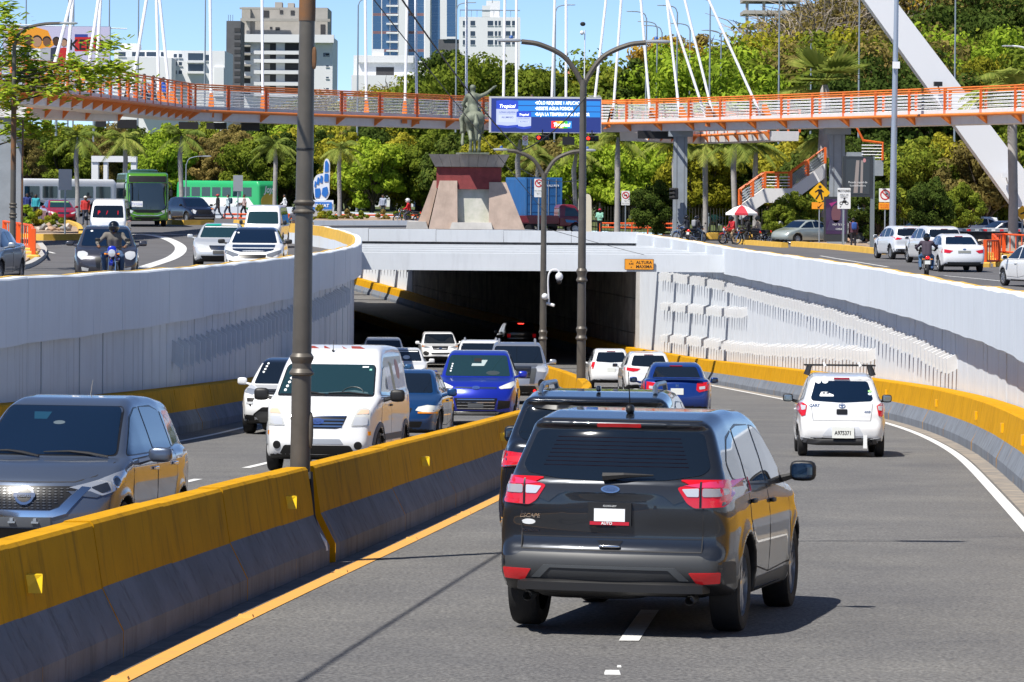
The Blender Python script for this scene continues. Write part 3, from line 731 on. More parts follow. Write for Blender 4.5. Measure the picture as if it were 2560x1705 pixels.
class Vehicle:
 def __init__(s, name, label, cat, spec, loc, rz_, pm, h=.04, pitch=0.0, group=None, under=None, roofm=None, share=None):
  s.s = spec; s.o = thing(name, label, cat, loc, rz_, group); s.o.rotation_euler = (pitch, 0, rz_); s.pm = pm
  W, L, H = spec['W'], spec['L'] / 2, spec['H']; s.h = h
  F = car_field(spec)
  V, Q = nets(F, (-W - .12, -L - .1, .08), (W + .12, L + .1, H + .08), h)
  c = V[Q].mean(1); e1 = V[Q[:, 2]] - V[Q[:, 0]]; e2 = V[Q[:, 3]] - V[Q[:, 1]]; n = np.cross(e1, e2); n /= np.maximum(np.linalg.norm(n, axis=1, keepdims=True), 1e-9)
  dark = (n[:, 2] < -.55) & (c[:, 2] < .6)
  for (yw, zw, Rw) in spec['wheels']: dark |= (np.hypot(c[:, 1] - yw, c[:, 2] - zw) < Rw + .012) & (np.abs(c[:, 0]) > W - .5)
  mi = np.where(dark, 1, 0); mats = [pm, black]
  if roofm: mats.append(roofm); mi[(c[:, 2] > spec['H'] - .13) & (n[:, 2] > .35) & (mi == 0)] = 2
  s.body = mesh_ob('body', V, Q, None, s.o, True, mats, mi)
  s.bvh = BVHTree.FromPolygons([tuple(v) for v in V], [tuple(q) for q in Q])
  s.wheels()
 def wheels(s):
  R, tw = s.s['R'], s.s['tw']; t, g = wheel_meshes(R, tw, s.s.get('rim', 'ten'))
  for (yw, zw, Rw) in s.s['wheels']:
   for sd in (-1, 1):
    o = link(bpy.data.objects.new('wheel', t)); o.parent = s.o; o.location = (sd * (s.s['W'] - tw / 2 - .015), yw, R); o.rotation_euler = (0, 0, 0 if sd > 0 else math.pi)
    r = link(bpy.data.objects.new('rim', g)); r.parent = o
 def geo(s, az, poly, off, thick, grid):
  d = Vector((math.sin(az), math.cos(az), 0)); u = axis_u(az)
  bm = bmesh.new(); f = bm.faces.new([bm.verts.new((p[0], p[1], 0)) for p in poly])
  us = [p[0] for p in poly]; vs = [p[1] for p in poly]
  for lo, hi, ax in ((min(us), max(us), 0), (min(vs), max(vs), 1)):
   q = lo + grid
   while q < hi - .001:
    co = (q, 0, 0) if ax == 0 else (0, q, 0); no = (1, 0, 0) if ax == 0 else (0, 1, 0)
    bmesh.ops.bisect_plane(bm, geom=bm.verts[:] + bm.edges[:] + bm.faces[:], plane_co=co, plane_no=no); q += grid
  bm.verts.ensure_lookup_table(); bm.verts.index_update()
  V, Nn = [], []
  for v in bm.verts:
   o = u * v.co.x + Vector((0, 0, v.co.y)); hit = s.bvh.ray_cast(o + d * 8, -d)
   if hit[0] is None or (hit[0] - o).dot(d) < 0 and abs((hit[0] - o).dot(d)) < -1: hit = s.bvh.find_nearest(o + d * 1.0)
   n = hit[1]
   if n.dot(d) < 0: n = -n
   V.append(hit[0]); Nn.append(n)
  # even out the normals
  fs = [[v.index for v in q.verts] for q in bm.faces]
  nb = [Vector((0, 0, 0)) for _ in V]
  for q in fs:
   m_ = sum((Nn[i] for i in q), Vector((0, 0, 0)))
   for i in q: nb[i] += m_
  nb = [x.normalized() for x in nb]
  top = [V[i] + nb[i] * off for i in range(len(V))]; out = list(top); faces = []
  for q in fs:
   a = (top[q[1]] - top[q[0]]).cross(top[q[2]] - top[q[1]])
   faces.append(q if a.dot(d) >= 0 else q[::-1])
  rim = {}
  for e in bm.edges:
   if len(e.link_faces) == 1:
    i, j = e.verts[0].index, e.verts[1].index
    for k in (i, j):
     if k not in rim: rim[k] = len(out); out.append(V[k] - nb[k] * thick)
    fq = [q for q in faces if i in q and j in q][0]; p = fq.index(i)
    if fq[(p + 1) % len(fq)] == j: i, j = j, i
    faces.append([i, j, rim[j], rim[i]])
  bm.free()
  return out, faces
 def patch(s, name, m, parts, off=.004, thick=.010, grid=None, parent=None, r=0.0, mir=False):
  """a fitted panel, lamp or pane; parts = [(azimuth in degrees, outline)]"""
  g = grid or max(s.h * 1.6, .05); res = []
  for side in ((1, -1) if mir else (1,)):
   V, Fc = [], []
   for az, poly in parts:
    a = R_(az) * side
    pl = arc_round(poly, r, 3) if r else list(poly)
    if side < 0 and abs(axis_u(a).x) > .3: pl = [(-p[0], p[1]) for p in pl]
    v, f = s.geo(a, pl, off, thick, g); n0 = len(V); V += v; Fc += [[i + n0 for i in q] for q in f]
   o = mesh_ob(name, V, Fc, m, parent or s.o); smoothby(o, 50); res.append(o)
  return res if mir else res[0]
 def seam(s, az, pts, w=.012, mir=False, name='panel_seam'):
  for side in ((1, -1) if mir else (1,)):
   a = R_(az) * side; V, Fc = [], []
   for (p, q) in zip(pts[:-1], pts[1:]):
    if side < 0 and abs(axis_u(a).x) > .3: p, q = (-p[0], p[1]), (-q[0], q[1])
    t = (Vector(q) - Vector(p)).normalized(); nn = Vector((-t.y, t.x)) * w / 2
    pl = [tuple(Vector(p) - nn), tuple(Vector(q) - nn), tuple(Vector(q) + nn), tuple(Vector(p) + nn)]
    v, f = s.geo(a, pl, .0025, .006, .12); n0 = len(V); V += v; Fc += [[i + n0 for i in k] for k in f]
   mesh_ob(name, V, Fc, seam_m, s.o)
 def glass(s, m=None, front=True, rear=True, side=True, trim=True, wsm=None):
  m = m or glass; sp = s.s
  def grow(pl, k):
   c = Vector((sum(p[0] for p in pl) / len(pl), sum(p[1] for p in pl) / len(pl)))
   return [tuple(Vector(p) + (Vector(p) - c).normalized() * k) for p in pl]
  if front and sp.get('ws'):
   if trim: s.patch('windscreen_seal', grille_m, [(0, grow(sp['ws'], .022))], off=.002, r=.05)
   s.ws = s.patch('windscreen', wsm or m, [(0, sp['ws'])], off=.005, r=.05)
  if rear and sp.get('rw'): s.rwin = s.patch('rear_window', m, [(180, sp['rw'])], off=.005, r=.04)
  if side:
   for q in sp['sw']:
    if trim: s.patch('window_trim', grille_m, [(90, grow(q, .022))], off=.002, r=.03, mir=True)
    s.patch('side_window', m, [(90, q)], off=.005, r=.03, mir=True)
 def doors(s, handle=True, hm=None):
  for q in s.s['doors']:
   s.seam(90, q + [q[0]], .011, True)
   for o, sd in zip(s.patch('door', s.pm, [(90, q)], off=.0016, thick=.004, r=.04, mir=True), (1, -1)):
    if handle:
     y0 = min(p[0] for p in q) + .14; z0 = max(p[1] for p in q) - .13; hit = s.bvh.ray_cast(Vector((sd * 5, y0, z0)), Vector((-sd, 0, 0)))
     if hit[0] is not None:
      b = MB(); rbox(b, (hit[0].x + sd * .018, y0, z0), (.03, .19, .034)); smoothby(b.build('handle', hm or s.pm, o))
 def mirrors(s, y, z, m, sz=(.20, .10, .15), x=None, glassm=None):
  for sd in (-1, 1):
   hit = s.bvh.ray_cast(Vector((sd * 5, y, z)), Vector((-sd, 0, 0))); x0 = hit[0].x if hit[0] is not None else sd * s.s['W'] * .9
   b = MB(); rbox(b, (x0 + sd * (.09 + sz[0] / 2), y - .02, z + .05), sz, .55)
   o = smoothby(b.build('wing_mirror', m, s.o), 60)
   c = MB(); c.tube([(x0 - sd * .02, y + .02, z - .03), (x0 + sd * .12, y, z + .01)], [.035, .025], 6); c.build('mirror_arm', m, o)
   g = MB(); rbox(g, (x0 + sd * (.09 + sz[0] / 2), y - .02 - sz[1] * .49, z + .05), (sz[0] * .82, .012, sz[2] * .76), .5); g.build('mirror_glass', glassm or glassb, o)
 def text(s, txt, size, x, z, m, az=180, off=.008, bold=.0, sx=1.0, name='lettering', parent=None, shear=0.0):
  """letters lying on the bodywork"""
  a = R_(az); d = Vector((math.sin(a), math.cos(a), 0)); u = axis_u(a); rd = Vector((0, 0, 1)).cross(d)   # reading direction
  vs, fs = text_mesh(txt, size, bold=bold, sx=sx, shear=shear); V = []
  for (p, q) in vs:
   w_ = u * x + Vector((0, 0, z + q)) + rd * p; hit = s.bvh.ray_cast(w_ + d * 8, -d); V.append((hit[0] if hit[0] is not None else w_) + d * off)
  return mesh_ob(name, V, fs, m, parent or s.o)
 def lump(s, name, m, c, dim, e=.4, parent=None, M=None):
  b = MB(); rbox(b, c, dim, e, 14, M); return smoothby(b.build(name, m, parent or s.o), 50)
 def at(s, az, u, z):
  a = R_(az); d = Vector((math.sin(a), math.cos(a), 0)); hit = s.bvh.ray_cast(axis_u(a) * u + Vector((0, 0, z)) + d * 8, -d)
  return hit[0] if hit[0] is not None else axis_u(a) * u + Vector((0, 0, z))
 def plate(s, az, u, z, w=.32, h=.16, m=None, txt=None, sz=.07):
  p = s.at(az, u, z); d = 1 if az == 0 else -1
  b = MB(); b.box((u - w / 2, p.y + d * .012 - .006, z - h / 2), (u + w / 2, p.y + d * .012 + .006, z + h / 2)); o = b.build('number_plate', m or plate_m, s.o)
  if txt: lettering(txt, sz, Matrix.Translation((u, p.y + d * .021, z - .01)) @ Matrix.Rotation(0 if d < 0 else math.pi, 4, 'Z'), ink, o, bold=.002, sx=.8)
  return o
def ell(cx, cz, rx, rz_, n=20): return [(cx + rx * math.cos(2 * math.pi * i / n), cz + rz_ * math.sin(2 * math.pi * i / n)) for i in range(n)]
def rect(x0, z0, x1, z1): return [(x0, z0), (x1, z0), (x1, z1), (x0, z1)]
PITCH = -.0414
def road_loc(px, d, dz=0):
 """spot on the sunken road at distance d under a pixel column"""
 x = (px - 1280) / FPX * d
 return Vector((x, d, rz(d) + dz))
def face(rzdeg): return R_(rzdeg)
GRP_R, GRP_L = 'vehicles driving down into the tunnel', 'vehicles coming up out of the tunnel'
# --- dark grey SUV in the foreground, seen from behind
def foreground_suv():
 sp = scaled(T_SUV, rim='five', dent=[((0, -2.31, .935), (.34, .12, .10))], cr=.14)
 pm = mat('paint_charcoal', (.030, .034, .042), .30, .55, coat=1)
 d = 29.77
 v = Vehicle('suv', 'dark charcoal SUV nearest the camera, seen from behind, straddling the lane dashes', 'car', sp, (1.215, d, rz(d)), R_(-12.3), pm, .024, PITCH, GRP_R)
 v.glass(glass); v.doors(hm=black)
 v.mirrors(.80, 1.12, black, (.22, .12, .17))
 # tail lamps
 for sd in (1, -1):
  k = lambda pl: [(sd * a, b) for a, b in pl]
  o = v.patch('tail_lamp', red_l, [(180, k([(.50, 1.120), (.575, 1.005), (.63, 0.970), (.84, 0.980), (.9, 1.085), (.9, 1.180), (.72, 1.170)])), (90 * sd, [(-2.12, 1.005), (-1.90, 1.035), (-1.76, 1.145), (-1.80, 1.180), (-2.12, 1.175)])], off=.012, r=.02)
  v.patch('upper_lens', pink_l, [(180, k([(.55, 1.133), (.73, 1.163), (.89, 1.170), (.89, 1.120), (.66, 1.120)]))], off=.016, parent=o)
  v.patch('reversing_lens', white_l, [(180, k([(.535, 1.110), (.66, 1.117), (.66, 1.055), (.575, 1.055)]))], off=.017, parent=o, r=.01)
  v.patch('indicator_lens', mat('smoke_lens', (.45, .42, .42), .08, .3, coat=1), [(180, k([(.685, 1.117), (.84, 1.113), (.85, 1.075), (.80, 1.055), (.685, 1.055)]))], off=.017, parent=o, r=.015)
  v.patch('lamp_divider', grille_m, [(180, k([(.665, 1.160), (.68, 1.160), (.68, 0.975), (.665, 0.975)]))], off=.018, parent=o)
  v.patch('bumper_reflector', red_l, [(180, k([(.60, .49), (.83, .495), (.82, .415), (.66, .405)]))], off=.01, r=.01)
 v.patch('high_brake_lamp', red_l, [(180, rect(-.17, 1.56, .17, 1.588))], off=.012, r=.01)
 v.patch('tailgate_trim', mat('gloss_dark_trim', (.03, .031, .034), .25, .2, coat=.5), [(180, [(-.51, 1.125), (-.57, 1.030), (-.48, 0.995), (-.40, 1.055), (-.34, 1.075), (.34, 1.075), (.40, 1.055), (.48, 0.995), (.57, 1.030), (.51, 1.125), (.3, 1.135), (-.3, 1.135)])], off=.006)
 v.patch('badge', chrome, [(180, ell(0, 1.10, .072, .028))], off=.012); v.patch('badge_field', mat('badge_blue', (.05, .09, .2), .3), [(180, ell(0, 1.10, .058, .02))], off=.014)
 v.text('Ford', .03, 0, 1.10, chrome, off=.016, shear=.2)
 # plate holder and plate
 p = v.at(180, 0, .86); y0 = p.y
 b = MB(); b.box((-.165, y0 - .028, .825), (.165, y0 - .004, 1.0)); o = b.build('plate_holder', black, v.o)
 b = MB(); b.box((-.118, y0 - .036, .86), (.118, y0 - .028, .955)); b.build('number_plate', mat('blank_plate', (.85, .86, .88), .5), o)
 b = MB(); b.box((-.15, y0 - .034, .832), (.15, y0 - .0285, .858)); b.build('plate_strip', mat('red_strip', (.5, .01, .03), .5), o)
 MR = Matrix.Translation((-.02, y0 - .037, .845))
 lettering('AUTO', .03, MR, sticker, o, bold=.001); lettering('023-055-6337', .018, Matrix.Translation((0, y0 - .0295, .975)), sticker, o)
 v.text('ESCAPE', .042, -.63, .885, chrome, off=.006, bold=.001, sx=1.15, shear=.25)
 v.patch('sticker', sticker, [(180, ell(-.64, .84, .055, .02))], off=.004); v.text('ECOBOOST', .026, -.62, .775, chrome, off=.004, bold=.001)
 v.seam(180, [(-.70, 1.16), (-.69, .64), (.69, .64), (.70, 1.16)], .009); v.seam(180, [(-.69, .735), (.69, .735)], .007)
 v.patch('tailgate_handle', grille_m, [(180, [(-.10, .715), (-.075, .68), (.075, .68), (.10, .715)])], off=.004)
 b = MB(); rbox(b, (0, v.at(180, 0, .67).y - .012, .672), (.17, .03, .02)); smoothby(b.build('handle_lip', chrome, v.o))
 # bumper cladding, skirt
 v.patch('bumper_cladding', clad, [(180, [(-.90, .57), (-.74, .585), (-.68, .615), (.68, .615), (.74, .585), (.90, .57), (.9, .40), (-.9, .40)])], off=.005, r=.02)
 v.patch('bumper_lip', mat('satin_grey', (.10, .11, .12), .35, .3), [(180, [(-.60, .43), (-.5, .525), (.5, .525), (.6, .43), (.53, .43), (.45, .505), (-.45, .505), (-.53, .43)])], off=.012)
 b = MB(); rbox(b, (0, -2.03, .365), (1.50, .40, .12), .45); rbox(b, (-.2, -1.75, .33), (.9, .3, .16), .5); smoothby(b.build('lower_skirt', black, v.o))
 for x in (-.62, .62):
  b = MB(); b.tube([(x, -2.0, .29), (x, -2.23, .285)], .035, 10, False); b.build('exhaust_pipe', alloyd, v.o)
 v.patch('sill_cladding', clad, [(90, [(.93, .26), (.93, .385), (-.90, .385), (-.90, .26)])], off=.004, mir=True)
 # wiper, antenna, heater lines, spoiler
 p = v.at(180, .02, 1.18)
 b = MB(); b.tube([(-.06, p.y - .03, 1.19), (.1, p.y - .035, 1.205), (.32, p.y + .0, 1.21)], [.035, .022, .006], 6); b.build('rear_wiper', black, v.o)
 for i in range(9):
  z0 = 1.235 + i * .030; w_ = .57 - .012 * i
  v.patch('heater_line', mat('heater_line', (.015, .006, .008), .9, spec=0), [(180, rect(-w_, z0, w_, z0 + .003))], off=.0075, grid=.2, parent=v.rwin)
 b = MB(); rbox(b, (0, -1.42, 1.69), (.06, .13, .07), .7); b.tube([(0, -1.43, 1.71), (0, -1.52, 1.98)], [.006, .003], 5); smoothby(b.build('antenna', black, v.o))
 v.patch('roof_seam', seam_m, [(180, [(-.62, 1.615), (.62, 1.615), (.62, 1.609), (-.62, 1.609)])], off=.003)
foreground_suv()

# --- grey-blue hatchback, lower left, facing the camera
def grey_hatch():
 sp = scaled(T_HATCH, H=1.595, rim='five', cf=.30)
 pm = mat('paint_steel_grey', (.115, .145, .205), .30, .6, coat=1)
 a = R_(9); d = 37.32
 v = Vehicle('hatchback', 'steel grey hatchback at the left edge behind the median, facing the camera', 'car', sp, (-4.42, d, rz(d)), R_(173), pm, .024, -PITCH, GRP_L)
 v.glass(glassb); v.doors(hm=chrome); v.mirrors(.72, .98, pm, (.24, .12, .15))
 # grille: V chrome frame round a mesh
 v.patch('chrome_grille_frame', chrome, [(0, [(-.60, .735), (-.52, .745), (-.33, .545), (-.25, .515), (.25, .515), (.33, .545), (.52, .745), (.60, .735), (.40, .49), (.28, .455), (-.28, .455), (-.40, .49)])], off=.014, grid=.04)
 g = v.patch('grille', grille_m, [(0, [(-.50, .75), (-.33, .555), (-.25, .525), (.25, .525), (.33, .555), (.50, .75)])], off=.004)
 for i in range(8):
  z0 = .54 + i * .026; w_ = .27 + (z0 - .53) * .95
  for k in range(int(w_ * 2 / .055)):
   x0 = -w_ + .03 + k * .055 + (i % 2) * .027
   if x0 < w_ - .02: v.patch('mesh_cell', alloyd, [(0, [(x0 - .02, z0), (x0, z0 + .009), (x0 + .02, z0), (x0, z0 - .004)])], off=.010, grid=.1, parent=g)
 v.patch('badge', chrome, [(0, ell(0, .655, .095, .088))], off=.022); v.patch('badge_inner', grille_m, [(0, ell(0, .655, .072, .064))], off=.024)
 v.patch('badge_bar', chrome, [(0, rect(-.105, .635, .105, .675))], off=.028, r=.01); v.text('NISSAN', .036, 0, .655, ink, az=0, off=.031, bold=.001, sx=1.1)
 for sd in (1, -1):
  k = lambda pl: [(sd * x, z) for x, z in pl]
  o = v.patch('headlamp', head_l, [(40 * sd, k([(-.90, .735), (-.62, .80), (-.40, .865), (-.22, .905), (-.20, .87), (-.28, .78), (-.42, .71), (-.60, .66), (-.70, .69)]))], off=.010, r=.01, grid=.04)
  v.patch('lamp_bowl', mat('lamp_dark', (.05, .06, .08), .1, .6, coat=1), [(40 * sd, k([(-.70, .735), (-.52, .785), (-.50, .71), (-.60, .68)]))], off=.013, parent=o, r=.02)
  v.patch('projector_ring', chrome, [(40 * sd, ell(sd * -.40, .785, .058, .055))], off=.016, parent=o); v.patch('projector_lens', MAT['lamp_dark'], [(40 * sd, ell(sd * -.40, .785, .044, .042))], off=.019, parent=o)
  v.patch('front_trim', pm, [(0, k([(.40, .70), (.60, .70), (.70, .66), (.66, .64), (.45, .66)]))], off=.012)
  v.patch('fog_lamp', white_l, [(0, ell(sd * .62, .38, .055, .055))], off=.012)
 v.patch('plate_mount', mat('paint_plate_mount', (.10, .11, .125), .5), [(0, rect(-.26, .365, .26, .455))], off=.02, r=.01)
 for x in (-.12, .11):
  b = MB(); p = v.at(0, x, .41); b.cbox((x, p.y + .03, .405), (.07, .02, .018)); b.cbox((x, p.y + .03, .43), (.03, .02, .03)); b.build('plate_clip', chrome, v.o)
 v.patch('lower_intake', grille_m, [(0, [(-.5, .345), (.5, .345), (.42, .25), (-.42, .25)])], off=.008, r=.02)
 v.seam(0, [(-.72, .97), (-.62, .845), (-.45, .79), (0, .785), (.45, .79), (.62, .845), (.72, .97)], .008)
 # wipers
 for x0, x1 in ((-.62, .02), (.05, .62)):
  pts = [v.at(0, x0 + (x1 - x0) * t, 1.005 + .05 * math.sin(t * 2.2)) + Vector((0, .03, .012)) for t in (0, .3, .6, 1)]
  b = MB(); b.tube(pts, [.012, .016, .012, .006], 6); b.build('wiper', black, v.o)
 b = MB(); b.tube([(0.0, -.6, 1.535), (0, -.72, 1.74)], [.006, .003], 5); b.build('antenna', black, v.o)
 v.patch('inside_mirror', mat('mirror_grey', (.10, .13, .15), .3), [(0, ell(0, 1.33, .06, .018))], off=.0065, parent=v.ws)
 v.patch('visor_tint', mat('visor_tint', (.012, .05, .09), .08), [(0, [(.30, 1.43), (.12, 1.43), (.14, 1.36), (.27, 1.36)])], off=.0065, parent=v.ws)
grey_hatch()

# --- white van
def white_van():
 sp = scaled(T_VAN, rim='steel')
 pm = mat('paint_van_white', (.78, .79, .80), .35, 0, coat=.7)
 d = 59.7
 v = Vehicle('van', 'white high-roof van with red roof markings behind the near lamp post', 'van', sp, (-2.79, d, rz(d)), R_(174), pm, .032, -PITCH, GRP_L)
 v.glass(glass2); v.doors(hm=black)
 for sd in (-1, 1): pass
 v.mirrors(1.02, 1.16, black, (.24, .14, .20))
 v.patch('grille', grille_m, [(0, [(-.46, .90), (.46, .90), (.38, .72), (.30, .70), (-.30, .70), (-.38, .72)])], off=.006, r=.02)
 for z in (.735, .785, .835, .885): v.patch('grille_bar', chrome, [(0, rect(-.44 + (.9 - z) * .35, z - .012, .44 - (.9 - z) * .35, z + .012))], off=.014)
 v.patch('badge', mat('badge_blue2', (.03, .07, .25), .3), [(0, ell(0, .81, .105, .048))], off=.02); v.text('Ford', .06, 0, .81, chrome, az=0, off=.024, shear=.2)
 for sd in (1, -1):
  k = lambda pl: [(sd * x, z) for x, z in pl]
  o = v.patch('headlamp', mat('lamp_van', (.62, .63, .60), .12, .15, coat=1), [(0, k([(.52, .735), (.80, .745), (.80, .98), (.72, 1.03), (.60, 1.0)]))], off=.010, r=.03)
  v.patch('indicator', mat('pale_amber', (.72, .50, .36), .2, coat=1), [(0, k([(.60, .92), (.78, .93), (.77, .99), (.66, .99)]))], off=.013, parent=o, r=.015)
  v.patch('lamp_bowl', white_l, [(0, k([(.545, .75), (.77, .76), (.77, .88), (.58, .88)]))], off=.013, parent=o, r=.03)
  v.patch('fog_lamp', grille_m, [(0, ell(sd * .64, .44, .062, .062))], off=.008)
  v.patch('side_repeater', amber_l, [(90 * sd, rect(1.98, .60, 2.06, .66))], off=.008)
  ring = [(1.46 + .47 * math.cos(t), .33 + .47 * math.sin(t)) for t in np.linspace(.25, math.pi - .25, 12)] + [(1.46 + .40 * math.cos(t), .33 + .40 * math.sin(t)) for t in np.linspace(math.pi - .25, .25, 12)]
  v.patch('arch_trim', mat('arch_grey', (.13, .14, .155), .6), [(90 * sd, ring)], off=.012)
  ring = [(a - 2.91, b) for a, b in ring]
  v.patch('arch_trim', MAT['arch_grey'], [(90 * sd, ring)], off=.012)
  v.patch('side_moulding', MAT['arch_grey'], [(90 * sd, rect(-.95, .50, .98, .60))], off=.01)
  v.patch('print', mat('pale_print', (.55, .58, .40), .6), [(90 * sd, [(-.3, 1.3), (-.25, 1.75), (-.5, 1.72), (-.55, 1.28)])], off=.004)
  v.patch('print', mat('pink_print', (.66, .42, .38), .6), [(90 * sd, ell(-1.1, 1.62, .2, .16))], off=.004)
 v.patch('bumper_slot', mat('slot_grey', (.30, .33, .38), .6), [(0, [(-.36, .54), (.36, .54), (.42, .46), (-.42, .46)])], off=.006, r=.02)
 v.patch('lower_intake', grille_m, [(0, [(-.52, .44), (.52, .44), (.6, .30), (-.6, .30)])], off=.007, r=.03)
 redp = mat('roof_red', (.30, .045, .025), .55)
 for x0, w_ in ((-.45, .22), (-.15, .06), (.12, .10), (.30, .26)):
  v.patch('roof_print', redp, [(0, [(x0, 1.945), (x0 + w_, 1.948), (x0 + w_ + .05, 1.985), (x0 + .12, 1.982)])], off=.004)
 b = MB(); b.tube([(.05, .35, 1.92), (.05, .30, 2.08)], [.008, .003], 5); rbox(b, (.05, .36, 1.915), (.035, .06, .03)); b.build('antenna', black, v.o)
 for i in range(6):
  v.patch('sticker', sticker, [(0, ell(.66 - .018 * i, 1.28 + i * .062, .024, .02))], off=.0065, parent=v.ws)
 v.patch('sticker', sticker, [(0, rect(-.60, 1.645, -.50, 1.665))], off=.0065, parent=v.ws)
 v.patch('sticker', mat('green_sticker', (.2, .5, .4), .6), [(0, rect(-.66, 1.60, -.62, 1.625))], off=.0065, parent=v.ws)
 v.patch('dashboard', mat('dash_teal', (.05, .10, .115), .5), [(0, [(.70, 1.215), (-.70, 1.215), (-.66, 1.26), (-.45, 1.29), (-.3, 1.275), (0, 1.25), (.4, 1.25)])], off=.0062, parent=v.ws)
 pts = [v.at(0, -.43 + .17 * math.cos(t), 1.24 + .10 * math.sin(t)) + Vector((0, .010, .005)) for t in np.linspace(.2, 2.95, 9)]
 b = MB(); b.tube(pts, .010, 5); b.build('steering_wheel', mat('wheel_grey', (.03, .045, .05), .5), v.o)
 for x0, x1 in ((-.70, -.05), (.0, .50)):
  pts = [v.at(0, x0 + (x1 - x0) * t, 1.215 + .035 * math.sin(t * 2.6)) + Vector((0, .02, .012)) for t in (0, .5, 1)]
  b = MB(); b.tube(pts, [.010, .014, .008], 5); b.build('wiper', black, v.o)
 return v
VAN = white_van()

# --- small white hatchback in the right lane, seen from behind
def white_hatch():
 sp = scaled(T_HATCH, L=3.6, W=.80, H=1.52, cr=.10, rim='steel')
 sp['wheels'] = [(-1.2, .28, .325), (1.25, .28, .325)]; sp['R'] = .28; sp['tw'] = .175
 pm = mat('paint_hatch_white', (.80, .81, .82), .3, 0, coat=1)
 d = 68.6
 v = Vehicle('hatchback', 'small white hatchback with roof bars alone in the right lane', 'car', sp, (6.12, d, rz(d)), R_(-3), pm, .03, PITCH, GRP_R)
 v.glass(glassb); v.doors(); v.mirrors(.66, .98, black, (.19, .11, .15), glassm=mat('mirror_sky', (.25, .3, .33), .1, .6))
 for sd in (1, -1):
  k = lambda pl: [(sd * x, z) for x, z in pl]
  o = v.patch('tail_lamp', red_l, [(180, k([(.63, .93), (.70, .975), (.80, .975), (.79, .83), (.72, .73), (.66, .75)]))], off=.012, r=.01)
  v.patch('reversing_lens', white_l, [(180, k([(.645, .92), (.735, .935), (.72, .84), (.66, .85)]))], off=.015, parent=o, r=.008)
  v.patch('mud_flap', mat('flap_grey', (.25, .26, .28), .7), [(180, k([(.50, .33), (.79, .36), (.79, .27), (.52, .25)]))], off=.015, r=.02)
 v.patch('high_brake_lamp', mat('dark_red_lens', (.25, .005, .02), .2), [(180, rect(-.14, 1.40, .14, 1.43))], off=.02)
 v.text('CAR7', .075, -.50, .925, chrome, off=.006, bold=.002); v.text('4WD', .05, .46, .815, chrome, off=.006, bold=.002, shear=.3)
 o = v.patch('badge', chrome, [(180, ell(0, .925, .062, .042))], off=.010); v.patch('badge_inner', pm, [(180, ell(0, .925, .05, .031))], off=.012, parent=o)
 v.patch('badge_bar', chrome, [(180, ell(0, .935, .05, .011))], off=.015, parent=o); v.patch('badge_bar', chrome, [(180, ell(0, .922, .014, .032))], off=.016, parent=o)
 v.patch('tailgate_handle', grille_m, [(180, rect(-.10, .765, .10, .865))], off=.006, r=.02)
 v.seam(180, [(-.56, .96), (-.52, .655), (.52, .655), (.56, .96)], .006)
 v.patch('plate_recess', mat('recess_shade', (.62, .65, .70), .5), [(180, [(-.36, .38), (-.22, .55), (.30, .55), (.40, .38)])], off=.004, r=.02)
 v.plate(180, .02, .44, .40, .20, plate_m, 'A975371', .105)
 v.patch('sticker', sticker, [(180, ell(-.42, 1.36, .045, .04))], off=.008); v.patch('sticker', sticker, [(180, ell(-.30, 1.365, .058, .042))], off=.008)
 v.patch('car_sticker', sticker, [(180, [(-.40, 1.115), (-.37, 1.17), (-.26, 1.17), (-.20, 1.135), (-.15, 1.12), (-.15, 1.09), (-.40, 1.09)])], off=.008)
 for x0 in (-.35, -.28): v.patch('sticker_window', glassb, [(180, rect(x0, 1.135, x0 + .05, 1.16))], off=.0095)
 v.patch('sticker', mat('lime_sticker', (.35, .75, .25), .5), [(180, ell(.51, 1.19, .035, .022))], off=.008); v.patch('sticker', mat('pale_blue_sticker', (.6, .75, .85), .5), [(180, ell(.51, 1.14, .035, .022))], off=.008)
 b = MB()
 for y0, z0 in ((-.75, 1.655), (.05, 1.655)): b.cbox((0, y0, z0), (1.30, .05, .03))
 for x in (-.55, .55):
  for y0 in (-.75, .05): b.tube([(x, y0, 1.655), (x + (.06 if x > 0 else -.06), y0, 1.47)], [.035, .05], 6)
 rk = b.build('roof_rack', black, v.o)
 for x in (-.31, .34):
  c = MB(); c.tube([(x, -.77, 1.71), (x + .03, -.77, 1.64)], [.02, .03], 6); c.build('rack_strap', sticker, rk)
 b = MB(); b.box((.385, -1.82, .16), (.455, -1.80, .40)); b.build('tow_strap', sticker, v.o)
 b = MB(); b.tube([(.52, -1.6, .29), (.52, -1.80, .285)], .035, 10, False); b.build('exhaust_pipe', alloyd, v.o)
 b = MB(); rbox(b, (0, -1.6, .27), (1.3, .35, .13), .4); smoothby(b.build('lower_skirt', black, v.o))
white_hatch()

